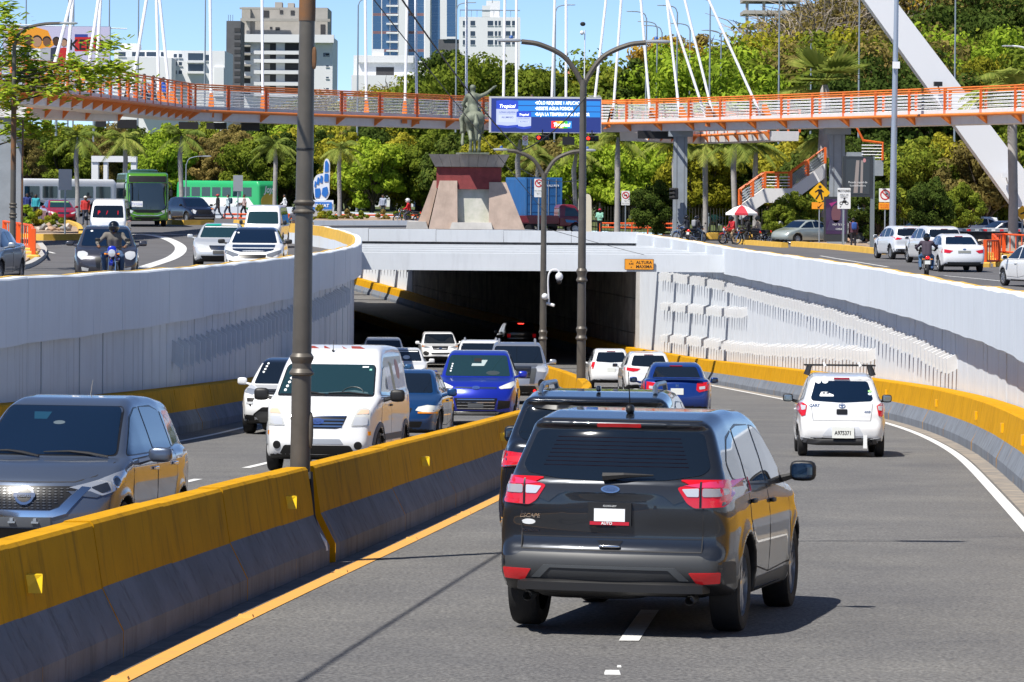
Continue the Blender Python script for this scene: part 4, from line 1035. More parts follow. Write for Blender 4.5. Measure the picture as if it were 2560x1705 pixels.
# --- black SUV just ahead of the foreground one
def black_suv():
 sp = scaled(T_SUV, L=4.7, W=.945, H=1.70, rim='five')
 pm = mat('paint_black_blue', (.012, .016, .025), .25, .3, coat=1)
 d = 38.0
 v = Vehicle('suv', 'black SUV with roof rails half hidden ahead of the foreground SUV', 'car', sp, (1.02, d, rz(d)), R_(-6.0), pm, .03, PITCH, GRP_R)
 v.glass(glass); v.doors(); v.mirrors(.85, 1.14, black, (.22, .12, .18))
 for sd in (1, -1):
  k = lambda pl: [(sd * x, z) for x, z in pl]
  o = v.patch('tail_lamp', red_l, [(180, k([(.52, 1.07), (.60, .97), (.89, .94), (.91, 1.06), (.85, 1.10)])), (90 * sd, [(-2.1, .97), (-1.8, 1.05), (-1.85, 1.10), (-2.1, 1.1)])], off=.012, r=.01)
  v.patch('lit_lens', red_b, [(180, k([(.66, 1.05), (.82, 1.05), (.81, 1.0), (.68, 1.0)]))], off=.016, parent=o, r=.01)
  v.patch('chrome_strip', chrome, [(180, k([(.60, .975), (.88, .945), (.88, .955), (.60, .985)]))], off=.017, parent=o)
  b = MB(); b.tube([(sd * .575, -1.55, 1.655), (sd * .565, -1.45, 1.73), (sd * .565, -1.2, 1.755), (sd * .565, .0, 1.76), (sd * .565, .2, 1.69)], .025, 8); b.build('roof_rail', mat('rail_grey', (.2, .25, .32), .3, .7), v.o)
 v.patch('rear_spoiler', grille_m, [(180, [(-.62, 1.585), (.62, 1.585), (.60, 1.52), (.4, 1.50), (-.4, 1.50), (-.60, 1.52)])], off=.02)
 v.text('SANTE', .05, -.42, 1.08, chrome, off=.008, bold=.001)
 b = MB(); rbox(b, (0, -1.4, 1.71), (.05, .14, .06), .7); smoothby(b.build('antenna', pm, v.o))
black_suv()
# ------------------------------------------------------------------ simpler vehicles of the sunken road
def suv_front(name, label, d, x, yaw, pm, L=4.5, W=.93, H=1.69, lamp=None, grille='bars', h=.04, group=GRP_L, roofm=None, rails=False, z=None, pitch=None, gl=None, sticker_dots=False, cat='car', tmpl=None):
 sp = scaled(tmpl or T_SUV, L=L, W=W, H=H, cf=.26)
 v = Vehicle(name, label, cat, sp, (x, d, rz(d) if z is None else z), R_(180 - yaw), pm, h, -PITCH if pitch is None else pitch, group, roofm=roofm)
 f = H / 1.69; g = W / .92; v.f, v.g = f, g
 v.glass(gl or glass, rear=False, trim=False); v.mirrors(.82 * L / 4.52, 1.1 * f, pm, (.21, .12, .16))
 K = lambda pl: [(a * g, b * f) for a, b in pl]; v.K = K
 return v
def lamps(v, poly, m=None, side=None, off=.012):
 return v.patch('headlamp', m or head_l, [(0, v.K(poly))] + ([(90, side)] if side else []), off=off, r=.015, mir=True)
def low_front(v, gr, lower, bars=3, plate=None, chromebars=True):
 o = v.patch('grille', grille_m, [(0, v.K(gr))], off=.006, r=.02)
 zs = [p[1] for p in gr]; xs = max(p[0] for p in gr) * .86
 for i in range(bars):
  z0 = min(zs) + (max(zs) - min(zs)) * (i + .5) / bars
  v.patch('grille_bar', chrome if chromebars else alloyd, [(0, v.K(rect(-xs, z0 - .009, xs, z0 + .009)))], off=.013, parent=o)
 if lower: v.patch('lower_intake', grille_m, [(0, v.K(lower))], off=.007, r=.03)
pw = mat('paint_white', (.78, .79, .80), .3, 0, coat=1); pw2 = mat('paint_pearl_white', (.72, .73, .74), .3, 0, coat=1)
# bright blue SUV
v = suv_front('suv', 'bright blue SUV facing the camera behind the median barrier', 87.8, -.75, 1.5, mat('paint_bright_blue', (.012, .03, .42), .28, .35, coat=1), gl=glass2, H=1.76)
lamps(v, [(.52, .86), (.86, 1.0), (.88, .92), (.80, .84), (.56, .82)], mat('lamp_pale', (.75, .76, .70), .15, .1, coat=1))
low_front(v, [(-.50, .62), (.50, .62), (.42, .36), (-.42, .36)], [(-.5, .33), (.5, .33), (.45, .26), (-.45, .26)], 4)
v.patch('grille_slot', chrome, [(0, rect(-.48, .86, .48, .90))], off=.01, r=.01); v.patch('badge', mat('badge_blue2', (.03, .07, .25), .3), [(0, ell(0, .88, .09, .04))], off=.016); v.text('Ford', .055, 0, .88, chrome, az=0, off=.020, shear=.2)
v.patch('number_plate', mat('plate_grey', (.12, .13, .14), .6), [(0, rect(-.18, .43, .18, .52))], off=.02)
v.patch('intake', grille_m, [(0, [(.52, .60), (.80, .58), (.78, .42), (.50, .38)])], off=.006, r=.02, mir=True); v.patch('skid_plate', alloy, [(0, [(-.55, .33), (.55, .33), (.5, .27), (-.5, .27)])], off=.012)
for i in range(4): v.patch('sticker', sticker, [(0, ell(.64 - .012 * i, 1.26 + i * .055, .02, .018))], off=.0075, parent=v.ws)
v.patch('steering_wheel', mat('wheel_grey', (.03, .045, .05), .5), [(0, ell(-.36, 1.22, .16, .05))], off=.007, parent=v.ws); v.patch('inside_mirror', black, [(0, rect(-.08, 1.48, .10, 1.56))], off=.007, parent=v.ws, r=.02)
v.patch('roof_light', mat('pale_cabin', (.35, .42, .42), .5), [(0, [(-.22, 1.52), (-.08, 1.52), (-.08, 1.44), (.14, 1.44), (.16, 1.38), (-.14, 1.38)])], off=.0066, parent=v.ws)
# dark blue sedan
v = suv_front('sedan', 'dark blue sedan half hidden beside the white van', 75.2, -2.13, 4.5, mat('paint_navy', (.008, .05, .16), .28, .3, coat=1), L=4.4, W=.85, H=1.44, tmpl=T_SEDAN)
f0 = 1.69 / 1.44; v.K = lambda pl: [(a, b) for a, b in pl]
lamps(v, [(.40, .63), (.45, .70), (.62, .735), (.83, .72), (.84, .66), (.80, .61), (.60, .59)], mat('lamp_pale', (.75, .76, .70), .15, .1, coat=1)); v.patch('indicator', amber_l, [(0, rect(.45, .575, .80, .60))], off=.014, mir=True, r=.01)
low_front(v, [(-.34, .68), (.34, .68), (.30, .58), (-.30, .58)], [(-.55, .42), (.55, .42), (.5, .30), (-.5, .30)], 2); v.doors()
# white luxury SUV on the far left lane
v = suv_front('suv', 'white SUV with a black roof and black wheels left of the white van', 79.7, -4.62, 5, pw, L=4.36, W=.95, H=1.62, roofm=mat('roof_black', (.01, .015, .025), .15, coat=1))
lamps(v, [(.50, .96), (.66, .86), (.92, .93), (.93, 1.02), (.80, 1.0)], head_l); low_front(v, [(-.50, .99), (.50, .99), (.48, .87), (-.48, .87)], [(-.42, .60), (.42, .60), (.62, .44), (.6, .38), (-.6, .38), (-.62, .44)], 2, chromebars=False)
v.patch('bumper_intake', grille_m, [(0, [(.62, .76), (.80, .76), (.77, .66), (.70, .58), (.66, .68)])], off=.008, mir=True, r=.01); v.patch('fog_lamp', white_l, [(0, rect(.64, .635, .80, .68))], off=.012, mir=True, r=.01)
v.patch('skid_plate', alloyd, [(0, [(-.60, .42), (-.50, .48), (.5, .48), (.60, .42), (.5, .26), (-.5, .26)])], off=.012); v.patch('lower_bumper', black, [(0, [(-.93, .42), (-.62, .40), (-.60, .25), (-.9, .25)])], off=.008); v.patch('lower_bumper', black, [(0, [(.93, .42), (.62, .40), (.60, .25), (.9, .25)])], off=.008)
for i in range(4): v.patch('sticker', sticker, [(0, ell(.63 - .02 * i, 1.30 + i * .06, .025, .02))], off=.0075, parent=v.ws)
# silver pickup
v = suv_front('pickup', 'silver pickup with roof rails behind the blue SUV', 112.3, .2, -.5, mat('paint_silver', (.48, .50, .53), .3, .7, coat=1), L=5.2, W=.94, H=1.86)
lamps(v, [(.52, .98), (.60, 1.06), (.90, 1.08), (.91, .94), (.80, .86), (.58, .88)], white_l); low_front(v, [(-.40, 1.02), (.40, 1.02), (.36, .70), (-.36, .70)], [(-.5, .5), (.5, .5), (.6, .32), (-.6, .32)], 3, chromebars=False)
v.patch('grille_surround', mat('dark_surround', (.06, .065, .07), .4), [(0, [(.40, 1.06), (.56, 1.06), (.48, .62), (.34, .62)])], off=.016, mir=True, r=.02); v.patch('fog_pod', grille_m, [(0, ell(.70, .62, .10, .13))], off=.01, mir=True); v.patch('tow_hook', red_b, [(0, ell(.50, .40, .05, .05))], off=.02, mir=True)
for sd in (-1, 1):
 b = MB(); b.tube([(sd * .55, .1, 1.83), (sd * .55, .0, 1.93), (sd * .55, -1.2, 1.94), (sd * .55, -1.35, 1.83)], .03, 6); b.build('roof_rail', alloy, v.o)
# white SUV between
v = suv_front('suv', 'white SUV showing only its roof and windscreen behind the blue SUV', 129, -1.05, -1.5, pw, H=1.86, h=.06)
lamps(v, [(.52, .86), (.86, 1.0), (.88, .92), (.80, .84), (.56, .82)]); low_front(v, [(-.4, .8), (.4, .8), (.36, .6), (-.36, .6)], None, 2)
for sd in (-1, 1):
 b = MB(); b.tube([(sd * .55, .1, 1.80), (sd * .55, .0, 1.90), (sd * .55, -1.2, 1.91), (sd * .55, -1.4, 1.80)], .03, 6); b.build('roof_rail', alloy, v.o)
# white SUV at the tunnel mouth
v = suv_front('suv', 'white SUV just leaving the tunnel mouth into the sun', 184, -3.62, -4, pw, H=1.74, W=.95, h=.06, gl=glass)
lamps(v, [(.44, .92), (.86, 1.02), (.88, .94), (.70, .86)], head_l); low_front(v, [(-.40, .98), (.40, .98), (.34, .80), (-.34, .80)], [(-.45, .66), (.45, .66), (.4, .58), (-.4, .58)], 2, chromebars=False); v.patch('badge', chrome, [(0, ell(0, .89, .08, .04))], off=.02)
v.patch('fog_lamp', grille_m, [(0, ell(.70, .66, .14, .11))], off=.01, mir=True); v.patch('lower_bumper', black, [(0, [(-.85, .50), (.85, .50), (.8, .30), (-.8, .30)])], off=.01); v.patch('indicator', amber_l, [(0, [(.72, 1.0), (.87, 1.02), (.88, .97)])], off=.018, mir=True)
# white sedan and others in the queue
v = suv_front('sedan', 'white sedan half hidden behind the dark blue sedan', 136, -3.95, -1.5, pw2, L=4.4, W=.87, H=1.52, tmpl=T_SEDAN, h=.06); v.K = lambda pl: pl
lamps(v, [(.45, .66), (.80, .78), (.84, .70), (.60, .60)]); low_front(v, [(-.3, .7), (.3, .7), (.26, .58), (-.26, .58)], None, 2)
v.patch('sunstrip', sticker, [(0, [(-.50, 1.39), (.50, 1.39), (.53, 1.36), (-.53, 1.36)])], off=.008, parent=v.ws); v.patch('passenger_cap', sticker, [(0, ell(-.1, 1.16, .13, .07))], off=.007, parent=v.ws)
v = suv_front('suv', 'blue SUV mostly hidden behind the white van', 105, -3.95, 1, mat('paint_mid_blue', (.03, .10, .22), .28, .3, coat=1), h=.06); lamps(v, [(.52, .86), (.86, 1.0), (.88, .92), (.56, .82)])
v = suv_front('minivan', 'white minivan whose roof shows past the right of the white van', 150, -5.2, -2, pw, H=1.85, h=.06); lamps(v, [(.52, .86), (.86, 1.0), (.88, .92), (.56, .82)])

def car_rear(name, label, tmpl, d, x, yaw, pm, L, W, H, lampsR, h=.04, group=GRP_R, plate=None, z=None, pitch=None, gl=None, brake=None, lm=None, cat='car', rails=None):
 sp = scaled(tmpl, L=L, W=W, H=H)
 v = Vehicle(name, label, cat, sp, (x, d, rz(d) if z is None else z), R_(-yaw), pm, h, PITCH if pitch is None else pitch, group)
 v.glass(gl or glass, front=True, trim=False); v.mirrors(.8, 1.08 * H / 1.69, pm, (.2, .12, .15))
 for pl in lampsR: v.patch('tail_lamp', lm or red_l, [(180, pl)], off=.012, r=.01, mir=True)
 zz = {True: .8}.get(plate, plate)
 if plate: v.plate(180, 0, plate, .32, .16, plate_m)
 v.patch('high_brake_lamp', brake or MAT.get('dark_red_lens') or red_l, [(180, rect(-.16, H * .918, .16, H * .93))], off=.018)
 return v
v = car_rear('sedan', 'blue sedan with a boot spoiler ahead of the black SUV', T_SEDAN, 94.5, 4.22, 1, mat('paint_royal_blue', (.006, .04, .24), .28, .35, coat=1), 4.5, .88, 1.45, [[(.50, .93), (.86, .97), (.88, .78), (.55, .70), (.48, .76)]], plate=.72)
v.patch('reversing_lens', white_l, [(180, [(.55, .84), (.70, .86), (.70, .79), (.56, .77)])], off=.017, mir=True, r=.01); b = MB(); rbox(b, (0, -2.16, 1.06), (1.25, .14, .035), .5); smoothby(b.build('boot_spoiler', v.pm, v.o)); v.text('H', .10, 0, .86, chrome, bold=.004); v.doors()
v = car_rear('hatchback', 'white hatchback with upright red lamps entering the tunnel', T_HATCH, 141, 3.75, -2, pw, 3.7, .82, 1.52, [[(.60, 1.0), (.70, 1.0), (.78, .76), (.68, .74)]], h=.05, plate=.7)
v = car_rear('hatchback', 'white hatchback with wide slim lamps in front of the blue sedan', T_HATCH, 128.5, 4.70, -2, pw2, 4.1, .87, 1.50, [[(.30, .90), (.82, .95), (.83, .85), (.55, .80), (.40, .82)]], h=.05, plate=.6)
v.text('H', .09, 0, .88, chrome, bold=.004, shear=.3)
v = car_rear('suv', 'dark SUV inside the tunnel with its high brake lamp lit red', T_SUV, 204, .3, -8, mat('paint_dark', (.012, .012, .013), .3, coat=1), 4.5, .92, 1.69, [[(.60, 1.0), (.80, 1.0), (.78, .8), (.62, .8)]], h=.07, brake=mat('lit_red', (1, .03, .02), .3, emit=9))
# ------------------------------------------------------------------ footbridge
orange = mat('bridge_orange', (.80, .22, .035), .5, var=.15, vscale=1.5); orange_d = mat('bridge_orange_red', (.72, .13, .015), .5)
whitem = mat('bridge_white', (.74, .73, .72), .55, var=.08, vscale=.8, streak=.25, sscale=(2, 2, .5), scol=(.4, .4, .4))
steelw = mat('white_steel', (.74, .75, .77), .4); steelg = mat('grey_steel', (.30, .34, .38), .45, .3); steeld = mat('dark_lamp_post', (.13, .115, .095), .45, .2, var=.3, vscale=3)
def bez(pts, n=10):
 """smooth run through points (Catmull-Rom)"""
 P_ = [Vector(p) for p in pts]; P_ = [P_[0] * 2 - P_[1]] + P_ + [P_[-1] * 2 - P_[-2]]; out = []
 for i in range(1, len(P_) - 2):
  for k in range(n):
   t = k / n; a, b, c, d = P_[i - 1:i + 3]
   out.append(.5 * ((2 * b) + (c - a) * t + (2 * a - 5 * b + 4 * c - d) * t * t + (3 * b - a - 3 * c + d) * t ** 3))
 out.append(P_[-2]); return out
def resample(pts, step):
 L = [0]
 for a, b in zip(pts[:-1], pts[1:]): L.append(L[-1] + (b - a).length)
 n = max(2, int(round(L[-1] / step)) + 1); out = []
 for s in np.linspace(0, L[-1], n):
  i = min(max(np.searchsorted(L, s) - 1, 0), len(pts) - 2); t = (s - L[i]) / max(L[i + 1] - L[i], 1e-9); out.append(pts[i].lerp(pts[i + 1], t))
 return out
def along(pts, prof, name, m, parent, closed=True):
 """sweep a profile (side, up) along a level path"""
 v, f, k = [], [], len(prof)
 for i, p in enumerate(pts):
  t = (pts[min(i + 1, len(pts) - 1)] - pts[max(i - 1, 0)]); t.z = 0; t.normalize(); n = Vector((t.y, -t.x, 0))
  for (s, h) in prof: v.append(p + n * s + Vector((0, 0, h)))
 for i in range(len(pts) - 1):
  for j in range(k if closed else k - 1): f.append((i * k + j, i * k + (j + 1) % k, (i + 1) * k + (j + 1) % k, (i + 1) * k + j))
 if closed: f += [tuple(range(k))[::-1], tuple((len(pts) - 1) * k + j for j in range(k))]
 return mesh_ob(name, v, f, m, parent)
def bridge_run(parent, pts, wid=2.6, near=1, brackets=2.05, rails=5, rail_h=1.22, post=2.05, far=True):
 """pts run left to right seen from the camera; deck bottom at the points"""
 q = resample(pts, 1.0)
 along(q, [(-.95, 0), (.95, 0), (1.0, .54), (wid / 2, .62), (-wid / 2, .62), (-1.0, .54)], 'deck_girder', whitem, parent)
 along(q, [(wid / 2 - .02, .62), (wid / 2 + .06, .62), (wid / 2 + .06, .80), (wid / 2 - .02, .80)], 'kerb_edge', whitem, parent)
 r = MB(); r.tube([p + off(q, i, wid / 2 + .30) + Vector((0, 0, .52)) for i, p in enumerate(q)], .085, 8); smoothby(r.build('edge_tube', orange, parent))
 for side in ((1, -1) if far else (1,)):
  for k in range(rails):
   r = MB(); r.tube([p + off(q, i, side * (wid / 2 + .02)) + Vector((0, 0, .94 + k * .19)) for i, p in enumerate(q)], .026, 5); r.build('rail', steelw, parent)
  for hh in (.80 + rail_h, .80 + rail_h - .13):
   r = MB(); r.tube([p + off(q, i, side * (wid / 2 + .05)) + Vector((0, 0, hh)) for i, p in enumerate(q)], .045, 6); r.build('handrail', orange, parent)
  pp = resample(pts, post)
  for i, p in enumerate(pp):
   t = tang(pp, i); b = MB(); Mx = Matrix.Translation(p + off(pp, i, side * (wid / 2 + .03))) @ Matrix.Rotation(math.atan2(t.y, t.x), 4, 'Z')
   b.box((-.10, -.05, .55), (-.03, .05, .78 + rail_h), Mx); b.box((.03, -.05, .55), (.10, .05, .78 + rail_h), Mx); b.build('railing_post', orange_d, parent)
 pp = resample(pts, brackets)
 for i, p in enumerate(pp):
  t = tang(pp, i); Mx = Matrix.Translation(p) @ Matrix.Rotation(math.atan2(t.y, t.x), 4, 'Z')
  b = MB(); Mz = Mx @ Matrix.Rotation(R_(90), 4, 'Z')
  b.prism([(-wid / 2 - .32, .58), (-wid / 2 - .32, .44), (-.97, .02), (-.985, .58)], .12, Mz); b.build('bracket', orange, parent)
def tang(q, i): t = q[min(i + 1, len(q) - 1)] - q[max(i - 1, 0)]; t.z = 0; return t.normalized()
def off(q, i, s): t = tang(q, i); return Vector((t.y, -t.x, 0)) * s
br = thing('footbridge', 'long white and orange cable-stayed footbridge crossing the whole view', 'bridge')
HB = 3.65
def dk(px, py, HB=3.65):                # deck-bottom point: the bridge is level, HB above the camera
 r = ray(px, py); d = HB / r.z; return Vector((r.x * d, d, CZ + HB))
main = bez([dk(-260, 240), dk(40, 262), dk(230, 279), dk(430, 300)], 8)
bridge_run(br, main, brackets=2.2, post=2.2)
ctr_ = bez([dk(425, 300), dk(700, 309), dk(1000, 318), dk(1230, 325), dk(1500, 330), dk(1750, 327), dk(2000, 322), dk(2300, 315), dk(2560, 309), dk(2760, 303)], 8)
bridge_run(br, ctr_, brackets=3.75, post=3.75)
# far branches
bridge_run(br, bez([dk(1585, 352, 3.1), dk(1760, 359, 3.1), dk(1960, 352, 3.1)], 6), wid=2.0, brackets=2.6, post=2.6)
bridge_run(br, bez([dk(20, 292, 3.3), dk(140, 299, 3.3), dk(260, 303, 3.3)], 6), wid=2.0, brackets=2.6, post=2.6)
# bolted fins under the deck: signals' backs
for px, py, w_, h_ in ((250, 310, 26, 18), (316, 312, 48, 22), (470, 316, 48, 18), (540, 317, 50, 16), (625, 319, 46, 20), (1640, 340, 90, 20)):
 p = dk(px, py - 12); b = MB(); s = S(p.y); b.cbox((p.x, p.y + .4, p.z - .22), (w_ / s, .3, h_ / s)); tag(b.build('traffic_light', black), {250: 'leftmost small black signal box under the left kink of the footbridge', 316: 'wide black signal box under the left kink of the footbridge', 470: 'first of three black signal boxes in a row under the footbridge', 540: 'middle of three black signal boxes in a row under the footbridge', 625: 'black signal box under the footbridge nearest the tall lamp post', 1640: 'long dark signal box under the footbridge right of the video screen'}[px], 'traffic light', 'signal boxes under the footbridge')
# stay cables: (px,py at the deck) -> (px at the top of the frame)
cab = [(209, 235, 246), (237, 240, 251), (322, 268, 366), (398, 275, 391), (428, 285, 399), (160, 225, 182), (115, 190, 178), (528, 285, 525), (657, 290, 655), (916, 300, 913), (1042, 303, 1039), (1012, 262, 1018), (1166, 305, 1166),
       (1258, 305, 1262), (1291, 305, 1291), (1378, 306, 1387), (1415, 306, 1415), (1480, 290, 1515), (1531, 300, 1553), (1628, 296, 1602), (1702, 262, 1667), (1769, 292, 1669), (1788, 265, 1712), (1910, 265, 1772)]
for i, (bx_, by_, tx) in enumerate(cab):
 best = None
 for q in main + ctr_:
  r_ = 1280 + FPX * q.x / q.y
  if best is None or abs(r_ - bx_) < best[0]: best = (abs(r_ - bx_), q)
 q = best[1]; d = q.y - 1.55 + (0 if i % 3 else 0)
 p0 = P(bx_, by_, d); p0.z = CZ + HB + .45; e = P(tx, 0, d + 2.5); p1 = p0 + (e - p0) * 2.4
 b = MB(); b.tube([p0, p1], .085, 8); c = b.build('stay_cable', steelw, br)
 # anchor fin
 dirx = .55 if tx < bx_ - 6 else (-.55 if tx > bx_ + 6 else 0)
 b = MB(); b.prism([(-.16, -.25), (.16, -.25), (.16, .5), (.09, 1.15), (-.09, 1.15), (-.16, .5)] if not dirx else [(-.12, 1.1), (.12, 1.15), (.14 + dirx, -.1), (dirx - .05, -.3), (-.14 - .0, -.2)], .16, Matrix.Translation(p0)); b.build('cable_anchor', orange, br)
# leaning mast
a0, a1 = P(2150, -60, 230), P(2640, 600, 230)
mst = MB(); dz = (a1 - a0).normalized(); sd = Vector((dz.z, 0, -dz.x)); vs = []
for p, w_ in ((a0, 1.5), (a1, 2.0)):
 for s1, s2 in ((-1, -1), (1, -1), (1, 1), (-1, 1)): vs.append(p + sd * s1 * w_ / 2 + Vector((0, s2 * .8, 0)))
mst.add(vs, [(0, 1, 5, 4), (1, 2, 6, 5), (2, 3, 7, 6), (3, 0, 4, 7), (3, 2, 1, 0), (4, 5, 6, 7)]); mast = mst.build('bridge_mast', steelw, None); tag(mast, 'thick white slanting mast of the footbridge on the right', 'mast')
for px, py in ((2345, 210), (2515, 438)):
 p = P(px, py, 228.6); b = MB(); b.cbox((p.x, p.y, p.z), (.5, .5, .28)); b.tube([(p.x, p.y, p.z - .1), (p.x + .2, p.y + .6, p.z - .5)], .05, 6); b.build('floodlight', black if py < 300 else steelw, mast)
# piers
def pier(px, w_, label, d):
 g = zup((px - 1280) / FPX * d, d); x = (px - 1280) / FPX * d
 t = thing('bridge_pier', label, 'pier', (x, d, g), 0, 'footbridge piers')
 b = MB(); b.prism(arc_round([(-w_ / 2, -w_ / 2), (w_ / 2, -w_ / 2), (w_ / 2, w_ / 2), (-w_ / 2, w_ / 2)], .12, 2), 1); o = MB()
 o.box((-w_ / 2, -.45, 0), (w_ / 2, .45, CZ + HB - g)); o.build('shaft', concg, t)
 o = MB(); o.box((-w_ * .62, -.6, 0), (w_ * .62, .6, .6)); o.build('footing', concg, t)
 o = MB(); o.box((-w_ * .9, -.6, CZ + HB - g - .35), (w_ * .9, .6, CZ + HB - g - .004)); o.build('cap', concg, t)
 for s_ in (-1, 1):
  o = MB(); o.box((s_ * w_ * .28 - .03, -.47, .8), (s_ * w_ * .28 + .03, -.452, CZ + HB - g - .4)); o.build('groove', mat('groove_dark', (.2, .22, .24), .8), t)
 return t
concg = mat('pier_concrete', (.30, .34, .38), .8, var=.25, vscale=1, bump=.2, bscale=10)
pier(1700, .86, 'grey concrete bridge pier behind the corner of the right parapet', 234)
pier(2092, .85, 'grey concrete bridge pier behind the tall poster stand', 219)
pier(18, 1.5, 'grey concrete bridge pier at the left edge behind the lamp post', 186)
# stairs down from the bridge
st = thing('stairway', 'white concrete stair with orange handrail under the footbridge', 'stairs', (0, 0, 0), 0)
sd_ = 238.0
A, B, C, D4 = P(1850, 512, sd_), P(1910, 470, sd_), P(1975, 470, sd_), P(2060, 408, sd_)
for a, b_, nm in ((A, B, 'flight'), (B, C, 'landing'), (C, D4, 'flight')):
 m_ = MB(); v = []
 for yv in (-.9, .9):
  v += [(a.x, a.y + yv, a.z - .02), (b_.x, b_.y + yv, b_.z - .02), (b_.x, b_.y + yv, b_.z - .95), (a.x, a.y + yv, a.z - .95)]
 m_.add(v, [(3, 2, 1, 0), (4, 5, 6, 7), (0, 1, 5, 4), (1, 2, 6, 5), (2, 3, 7, 6), (3, 0, 4, 7)]); m_.build(nm, whitem, st)
 for yv in (-.85, .85):
  r = MB(); r.tube([a + Vector((0, yv, 1.0)), b_ + Vector((0, yv, 1.0))], .06, 6); r.build('handrail', orange_d, st)
  for k in range(4):
   r = MB(); r.tube([a + Vector((0, yv, .15 + .19 * k)), b_ + Vector((0, yv, .15 + .19 * k))], .03, 5); r.build('rail', steelw if nm == 'landing' else steelg, st)
  n = 2
  for k in range(n + (1 if b_ is D4 else 0)):
   p = a.lerp(b_, k / n); r = MB(); r.cbox((p.x, p.y + yv, p.z + .5), (.16, .1, 1.05)); r.build('railing_post', orange_d, st)
E2 = P(2150, 400, sd_ - 2)
m_ = MB(); m_.box((E2.x, E2.y, E2.z - 1), (E2.x + 1.5, E2.y + 2, E2.z)); m_.box((E2.x - .8, E2.y, E2.z - .3), (E2.x + .2, E2.y + 2, E2.z + .5)); m_.build('upper_landing', concg, st)
for k in range(5):
 r = MB(); r.tube([E2 + Vector((.1, 0, .15 + .2 * k)), E2 + Vector((1.4, 0, .15 + .2 * k))], .035, 5); r.build('rail', steelw, st)
r = MB(); r.tube([E2 + Vector((-2.4, 0, 2.6)), E2 + Vector((-.4, 0, 2.4)), E2 + Vector((.2, 0, 1.25)), E2 + Vector((1.45, 0, 1.1)), E2 + Vector((1.45, 0, 0))], .09, 6); r.build('handrail', orange_d, st)

# ------------------------------------------------------------------ video screen on the bridge
def bill(px0, py0, px1, py1, d): a = P(px0, py1, d); b = P(px1, py0, d); return a, b
scr_d = 228.0
a, b_ = bill(1222, 243, 1504, 331, scr_d)
W_, H_ = b_.x - a.x, b_.z - a.z
vsn = thing('video_screen', 'blue advertising video screen on the footbridge with two paint tins', 'screen', ((a.x + b_.x) / 2, scr_d, a.z), R_(0))
b = MB(); b.box((-W_ / 2, 0, 0), (W_ / 2, .5, H_)); b.build('housing', mat('screen_frame', (.55, .56, .57), .5), vsn)
def scr(name, pts, col, dy, e=1.0, r=0):
 m = mat('screen_' + name + str(dy), col, .5, emit=e); m.node_tree.nodes['Principled BSDF'].inputs['Base Color'].default_value = (.01, .01, .012, 1)
 o = MB(); pl = arc_round(pts, r, 4) if r else pts
 o.prism(pl, .004, Matrix.Translation((0, -dy, 0))); return o.build(name, m, vsn)
u = lambda x, z: ((x - .5) * W_, z * H_)
scr('display', [u(.02, .02), u(.995, .02), u(.995, .95), u(.02, .95)], (.012, .03, .20), .006, .9)
for z0, z1 in ((.76, .89), (.60, .74), (.44, .58)): scr('text_band', [u(.22, z0), u(.99, z0), u(.99, z1), u(.22, z1)], (.015, .20, .62), .010, 1.0)
def tin(x0, x1, z0, z1):
 c = (x0 + x1) / 2
 scr('tin', [u(x0, z0 + .04), u(c, z0), u(x1, z0 + .04), u(x1, z1), u(x0, z1)], (.42, .48, .68), .014, 1)
 scr('tin_label', [u(x0, z1 - .30 * (z1 - z0)), u(x1, z1 - .30 * (z1 - z0)), u(x1, z1), u(c, z1 + .03), u(x0, z1)], (.02, .06, .50), .018, 1)
 scr('tin_base', [u(x0, z0 + .10), u(c, z0 + .07), u(x1, z0 + .10), u(x1, z0 + .04), u(c, z0), u(x0, z0 + .04)], (.02, .05, .40), .018, 1)
 scr('tin_panel', [u(x0 + .02, z0 + .17), u(x1 - .02, z0 + .17), u(x1 - .02, z0 + .48 * (z1 - z0)), u(x0 + .02, z0 + .48 * (z1 - z0))], (.50, .56, .72), .018, 1)
tin(.065, .26, .12, .88); tin(.245, .375, .09, .58)
wl = mat('screen_white', (.9, .93, 1), .5, emit=1.1); dkb = mat('screen_ink', (.03, .06, .3), .5, emit=.5)
def st_(t, s, x, z, m, al='LEFT', **k): lettering(t, s * 1.19, Matrix.Translation(((x - .5) * W_, -.024, z * H_)), m, vsn, align=al, **k)
for t, z in (('•SÓLO REQUIERE 1 APLICACIÓN', .825), ('•RESISTE AGUA POSADA', .67), ('•BAJA LA TEMPERATURA INTERIOR', .51)): st_(t, .245, .41, z, wl, bold=.003, sx=.74)
st_('Tropical', .25, .16, .73, wl, 'CENTER', bold=.004, shear=.25); st_('Tropical', .15, .31, .50, wl, 'CENTER', bold=.003, shear=.25)
st_('LONA LIQUIDA', .12, .165, .56, dkb, 'CENTER', bold=.002); st_('ALUMINIO', .13, .165, .42, dkb, 'CENTER', bold=.002); st_('LONA LIQUIDA', .085, .31, .40, dkb, 'CENTER'); st_('ALUMINIO', .09, .31, .30, dkb, 'CENTER')
for i, c in enumerate(((.85, .02, .02), (.85, .35, .02), (.75, .7, .02), (.05, .5, .05), (.03, .25, .65))):
 x0 = .555 + i * .036; scr('logo_stripe_%d' % i, [u(x0, .13), u(x0 + .037, .13), u(x0 + .037, .33), u(x0, .33)], c, .012, 1)
st_('Tropical', .26, .645, .225, wl, 'CENTER', bold=.010, shear=.2)
st_('Tecnomedia', .13, .935, 1.03, steelw, 'CENTER', bold=.002)

